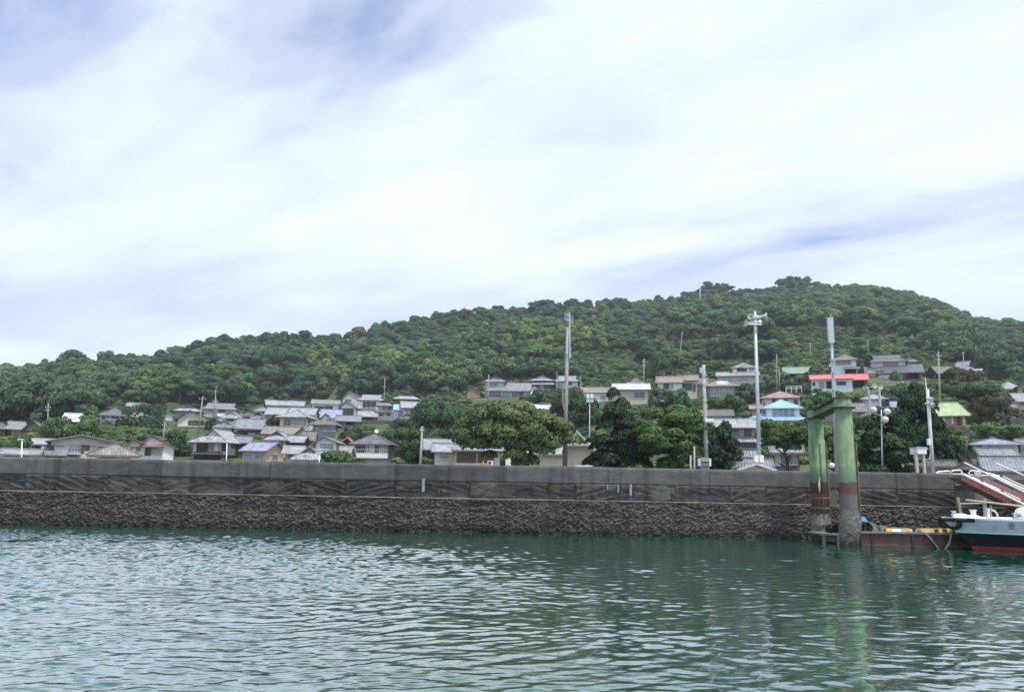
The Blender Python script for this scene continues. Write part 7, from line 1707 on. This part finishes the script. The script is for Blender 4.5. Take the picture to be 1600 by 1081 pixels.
# antenna mast with panel aerial behind the piles
o, A, Bp = pole('tall slim antenna mast with a long grey panel aerial behind the green piles', [(1307, 733), (1298, 496)], 66, .16, .1, STEEL, 'antenna_mast', 'mast')
mb = MB(); a, b = P(1294, 536, 65.8), P(1298.4, 497, 65.8); mb.box(a.x, b.x, 65.6, 65.85, a.z, b.z); mb.build('panel_aerial', mat('aerial_grey', (.42, .45, .50), .5, .1), o)
mb = MB(); mb.box(b.x + .02, b.x + .14, 65.65, 65.8, a.z, b.z + .1); mb.build('aerial_spine', STEEL, o)
mb = MB(); c = P(1298, 493, 65.8); mb.tube([P(1298.3, 500, 65.8), P(1297.8, 490, 65.8)], .04, 6); mb.build('lightning_rod', STEEL, o)
mb = MB(); mb.tube([P(1309, 735, 65.6), P(1301.5, 545, 65.6)], .06, 8); mb.build('cable_conduit', STEEL, o)
for py in (563, 583, 610):
    c = at_(A, Bp, py); mb = MB(); mb.box(c.x - .3, c.x + .25, c.y - .3, c.y - .1, c.z - .06, c.z + .06); mb.build('clamp_arm', STEEL, o)
horn(o, P(1297.5, 571, 65.5), (-.3, -1, 0), .14, .35)
# twin speaker poles with three horns
for px_, py_, lb in ((1357.5, 609, 'left of the two thick concrete poles carrying white loudspeakers'), (1373.5, 604, 'right one of the two thick concrete poles carrying white loudspeakers')):
    o, A, Bp = pole(lb, [(px_ + 3, 655), (px_, py_)], 100, .22, .18, CONC, 'loudspeaker_pole', 'loudspeaker pole')
    if px_ < 1365:
        horn(o, P(1354, 606, 124.375), (-.9, -.5, 0), .32, .9); horn(o, P(1363.5, 604, 124.25), (.1, -1, .1), .36, .9)
        mb = MB(); a, b = P(1351, 616, 124.5), P(1378, 608.5, 124.5); mb.tube([a, b], .07, 6); mb.build('horn_bracket', CONC, o)
    else: horn(o, P(1373.5, 605, 124.375), (.3, -.9, 0), .34, .8)
# three globe lamps
o, A, Bp = pole('lamp post with three white glass globes before the broad dark pine', [(1378, 700), (1377, 640)], 64, .06, .05, STEEL, 'globe_lamp_post', 'lamp post')
for px_, py_ in ((1365, 640.5), (1386, 643), (1383, 655.5)):
    c = P(px_, py_, 63.6); r = 5.2 / FPX * 64
    mb = MB(); mb.lathe([(.02, -r)] + [(r * math.sin(a), -r * math.cos(a)) for a in np.linspace(.2, 3.0, 12)] + [(.02, r)], c, n=20); mb.build('glass_globe', mat('globe_glass', (.55, .55, .54), .3, .05, 3), o, True)
    mb = MB(); mb.tube([c + Vector((0, .1, -r * .9)), at_(A, Bp, py_ + 9)], .035, 6); mb.build('lamp_arm', STEEL, o)
# white lamp pole near the wall end
o, A, Bp = pole('white steel pole with floodlights near the end of the wall', [(1458, 739), (1449, 608)], 58, .155, .11, mat('pole_white', (.48, .50, .52), .5, .08, 3), 'floodlight_pole', 'floodlight pole')
c = at_(A, Bp, 630); mb = MB(); mb.lathe([(.13, -.05), (.26, -.05), (.26, .05), (.13, .05)], c, n=14); mb.build('collar', PWH, o)
for dx, dy in ((5, 624), (6.5, 632)):
    mb = MB(); p = P(1449 + dx, dy, 57.6); mb.lathe([(.02, -.2), (.14, -.18), (.22, .12), (.2, .15), (.02, .15)], p, (.5, -.7, -.4), 14); mb.build('floodlight', STEEL, o)
mb = MB(); a, b = P(1449.5, 695, 57.7), P(1453, 685, 57.7); mb.box(a.x, b.x, 57.55, 57.8, a.z, b.z); mb.build('junction_box', PWH, o)
mb = MB(); mb.tube([P(1454, 708, 57.8), P(1452, 717, 57.8), P(1446, 718, 57.8)], .05, 6); mb.build('conduit', STEEL, o)
# tide gauge booth on legs
o = empty('gauge_stand', tuple(P(1440, 739, 57)), 'white instrument cabinet on four concrete legs beside the floodlight pole', 'instrument stand')
for px_ in (1434.5, 1446):
    for dy in (0, .7):
        a = P(px_, 739, 57 + dy); mb = MB(); mb.box(a.x - .09, a.x + .09, 57 + dy, 57.18 + dy, 3.1, P(px_, 706, 57).z); mb.build('leg', mat('leg_concrete', (.45, .43, .40), .8, .15, 4), o)
mb = MB(); a, b = P(1433, 709, 57), P(1446.5, 700, 57); mb.box(a.x, b.x, 56.9, 58, a.z, b.z); mb.build('cabinet', PWH, o)
mb = MB(); mb.box(a.x - .06, b.x + .06, 56.85, 58.05, b.z, b.z + .08); mb.build('cabinet_lid', STEEL, o)
mb = MB(); a, b = P(1436, 717, 57), P(1444, 710.5, 57); mb.box(a.x, b.x, 57.2, 57.8, a.z, b.z); mb.build('recorder_box', mat('cabinet_grey', (.30, .30, .31), .6, .15, 4), o)
mb = MB(); a = P(1429, 702, 57.2); b = P(1450, 702, 57.2); mb.tube([a, b], .04, 6); mb.build('side_bar', STEEL, o)
# small lamp posts and white things along the wall top
for px_, y0, y1, Y, lb in ((34, 714, 686, 78, 'thin white lamp post behind the wall near the left edge'), (354, 720, 690, 88, 'thin white post rising before the peach house'), (499, 720, 708, 80, 'thin white post before the low front gabled house')):
    o, A, Bp = pole(lb, [(px_ - .3, y0), (px_ + .6, y1)], Y, .07, .05, WHITE, 'lamp_post', 'lamp post')
    mb = MB(); c = Bp; mb.box(c.x - .45, c.x + .1, c.y - .1, c.y + .1, c.z - .06, c.z + .04); mb.build('lamp_head', PWH, o)
for px_, y0, Y, lb in ((917, 615, 86, 'white paired panel sign on a thin pole above the storehouse'),):
    o, A, Bp = pole(lb, [(921, 700), (921.5, 627)], Y, .06, .05, STEEL, 'panel_sign', 'sign')
    for x0, x1 in ((916.5, 920.5), (922.5, 927)):
        mb = MB(); a, b = P(x0, 628, Y), P(x1, 615.5, Y); mb.box(a.x, b.x, Y - .15, Y - .05, a.z, b.z); pn = mb.build('sign_panel', PWH, o)
        mb = MB(); mb.box(a.x + .08, b.x - .08, Y - .17, Y - .152, a.z + (b.z - a.z) * .25, a.z + (b.z - a.z) * .45); mb.build('dark_mark', DARKM, pn)
def wire(label, a, b, sag, r=.02, seg=12):
    mb = MB(); pts_ = []
    for i in range(seg + 1):
        t_ = i / seg; p = a.lerp(b, t_); p.z -= sag * 4 * t_ * (1 - t_); pts_.append(p)
    mb.tube(pts_, r, 5)
    return tag(mb.build('overhead_wire', DARKM), label, 'wire', 'overhead wires')
wire('dark overhead wire running right from the pale bare pole to the olive tree', P(659.5, 668, 80), P(722, 677, 76), .25, .035)
wire('dark overhead wire running left from the pale bare pole', P(659.5, 668, 80), P(600, 668, 125), .6, .025)
wire('overhead wires leaving the slender pole at the left edge', P(75, 637, 150), P(-20, 650, 156), .8, .03)
wire('overhead wire between the twin grey poles and the pale pole before them', P(337, 622, 255), P(316.5, 623.5, 187.5), .6, .03)
wire('overhead wire from the poles above the pinkish red roof to the hip roof house', P(1213.8, 573, 200), P(1172, 589, 231.25), .5, .03)
wire('overhead wire from the grey utility pole toward the old tangled roofs', P(1466.5, 557, 150), P(1505, 552, 225), .6, .03)
wire('long overhead wire between the slim poles above the centre terrace', P(763.4, 590, 265), P(869.8, 585, 256), 1.0, .03)
wire('overhead wire from the slim pole to the pole right of the antenna pole', P(870, 584, 256), P(907.5, 589, 231), .6, .03)
wire('overhead wire from the pole behind the flat white roof towards the concrete pole', P(1006, 566, 232), P(1099.7, 577, 68), 1.2, .02)
wire('overhead wire sagging from the concrete pole to the loudspeaker pole', P(1099.8, 573, 68), P(1181, 560, 65), .7, .02)
wire('overhead wire from the floodlight pole up to the grey utility pole', P(1449.5, 617, 58), P(1466.3, 557, 150), .9, .02)
wire('overhead wire across the left village from the pale crossarm pole to the top row pole', P(317, 623, 187), P(601, 603, 277), 2.5, .03)
# odds and ends on the quay
def heap(label, px, py, Y, mt, w, h, name, cat):
    p = P(px, py, Y); o = empty(name, (p.x, Y, 3.13), label, cat)
    me = crown_mesh(name, 7, mt, 6, .5, (w, w * .6, h), 200, w * .3); link('crown' if cat == 'bush' else 'mass', me, o, (0, 0, max(0.2, p.z - 3.13)))
bp_ = empty('white_buoy', tuple(P(1300, 727, 60)), 'round white buoy lying behind the wall between the green piles', 'buoy')
mb = MB(); c = P(1300, 727, 60); r = .22; mb.lathe([(.02, -r)] + [(r * math.sin(a), -r * math.cos(a)) for a in np.linspace(.2, 3.0, 10)] + [(.02, r)], c, n=16); mb.build('buoy_body', PWH, bp_, True)
mb = MB(); mb.tube([(c.x, c.y, c.z - r), (c.x, c.y, 3.1)], .03, 6); mb.build('stake', DARKM, bp_)
oc = empty('traffic_cone', tuple(P(755, 723, 64)), 'small orange traffic cone behind the wall by the brown shutters', 'traffic cone')
c = P(755, 719.5, 64); mb = MB(); mb.lathe([(.16, c.z - .75), (.04, c.z), (.01, c.z + .01)], (c.x, 64, 0), n=14); mb.build('cone_body', mat('cone_orange', (.75, .16, .04), .6, .08), oc)
mb = MB(); mb.box(c.x - .25, c.x + .25, 63.75, 64.25, 3.13, c.z - .74); mb.build('base', mat('cone_orange', (.75, .16, .04), .6, .08), oc)
o = empty('bench', tuple(P(909, 728, 60)), 'low white bench rail behind the wall in front of the white storehouse', 'bench')
a, b = P(899, 727, 60), P(926, 727.5, 60); mb = MB(); mb.box(a.x, b.x, 60, 60.4, a.z - .06, a.z + .03); mb.build('seat', PWH, o)
for x_ in (a.x + .1, b.x - .2): 
    mb = MB(); mb.box(x_, x_ + .1, 60.05, 60.35, 3.1, a.z - .06); mb.build('leg', STEEL, o)
# ------------------------------------------------------------------ dry grass along the wall head
gq = []
rgq = np.random.default_rng(3)
for i in range(900):
    x_ = rgq.uniform(-34, 29)
    if fbm(x_ / 2.5, 0.0, 88, 3) < .5: continue
    gq.append((x_, rgq.uniform(49.9, 53), 3.12))
if gq:
    c = np.array(gq); n_ = len(c); h = rgq.uniform(.25, .95, n_); a = rgq.uniform(0, 6.28, n_)
    w_ = .06
    v = np.stack([c + np.stack([-w_ * np.cos(a), -w_ * np.sin(a), 0 * a], 1), c + np.stack([w_ * np.cos(a), w_ * np.sin(a), 0 * a], 1), c + np.stack([w_ * .3 * np.cos(a) + .2 * np.sin(a), w_ * .3 * np.sin(a), h], 1), c + np.stack([.2 * np.sin(a) - .3 * w_, 0 * a, h * .98], 1)], 1).reshape(-1, 3)
    tag(link('quay_grass', np_mesh('quay_grass', v, np.arange(len(v)).reshape(-1, 4), mat('dry_grass', (.20, .19, .09), .9, .3, 6))), 'dry grass tufts growing behind the wall', kind='stuff')
import sys
for o_ in [o for o in S.objects if o.name.startswith('undergrowth')]:
    pass
if '--stats' in sys.argv:
    for s_ in STATS: print('HOUSE', s_)
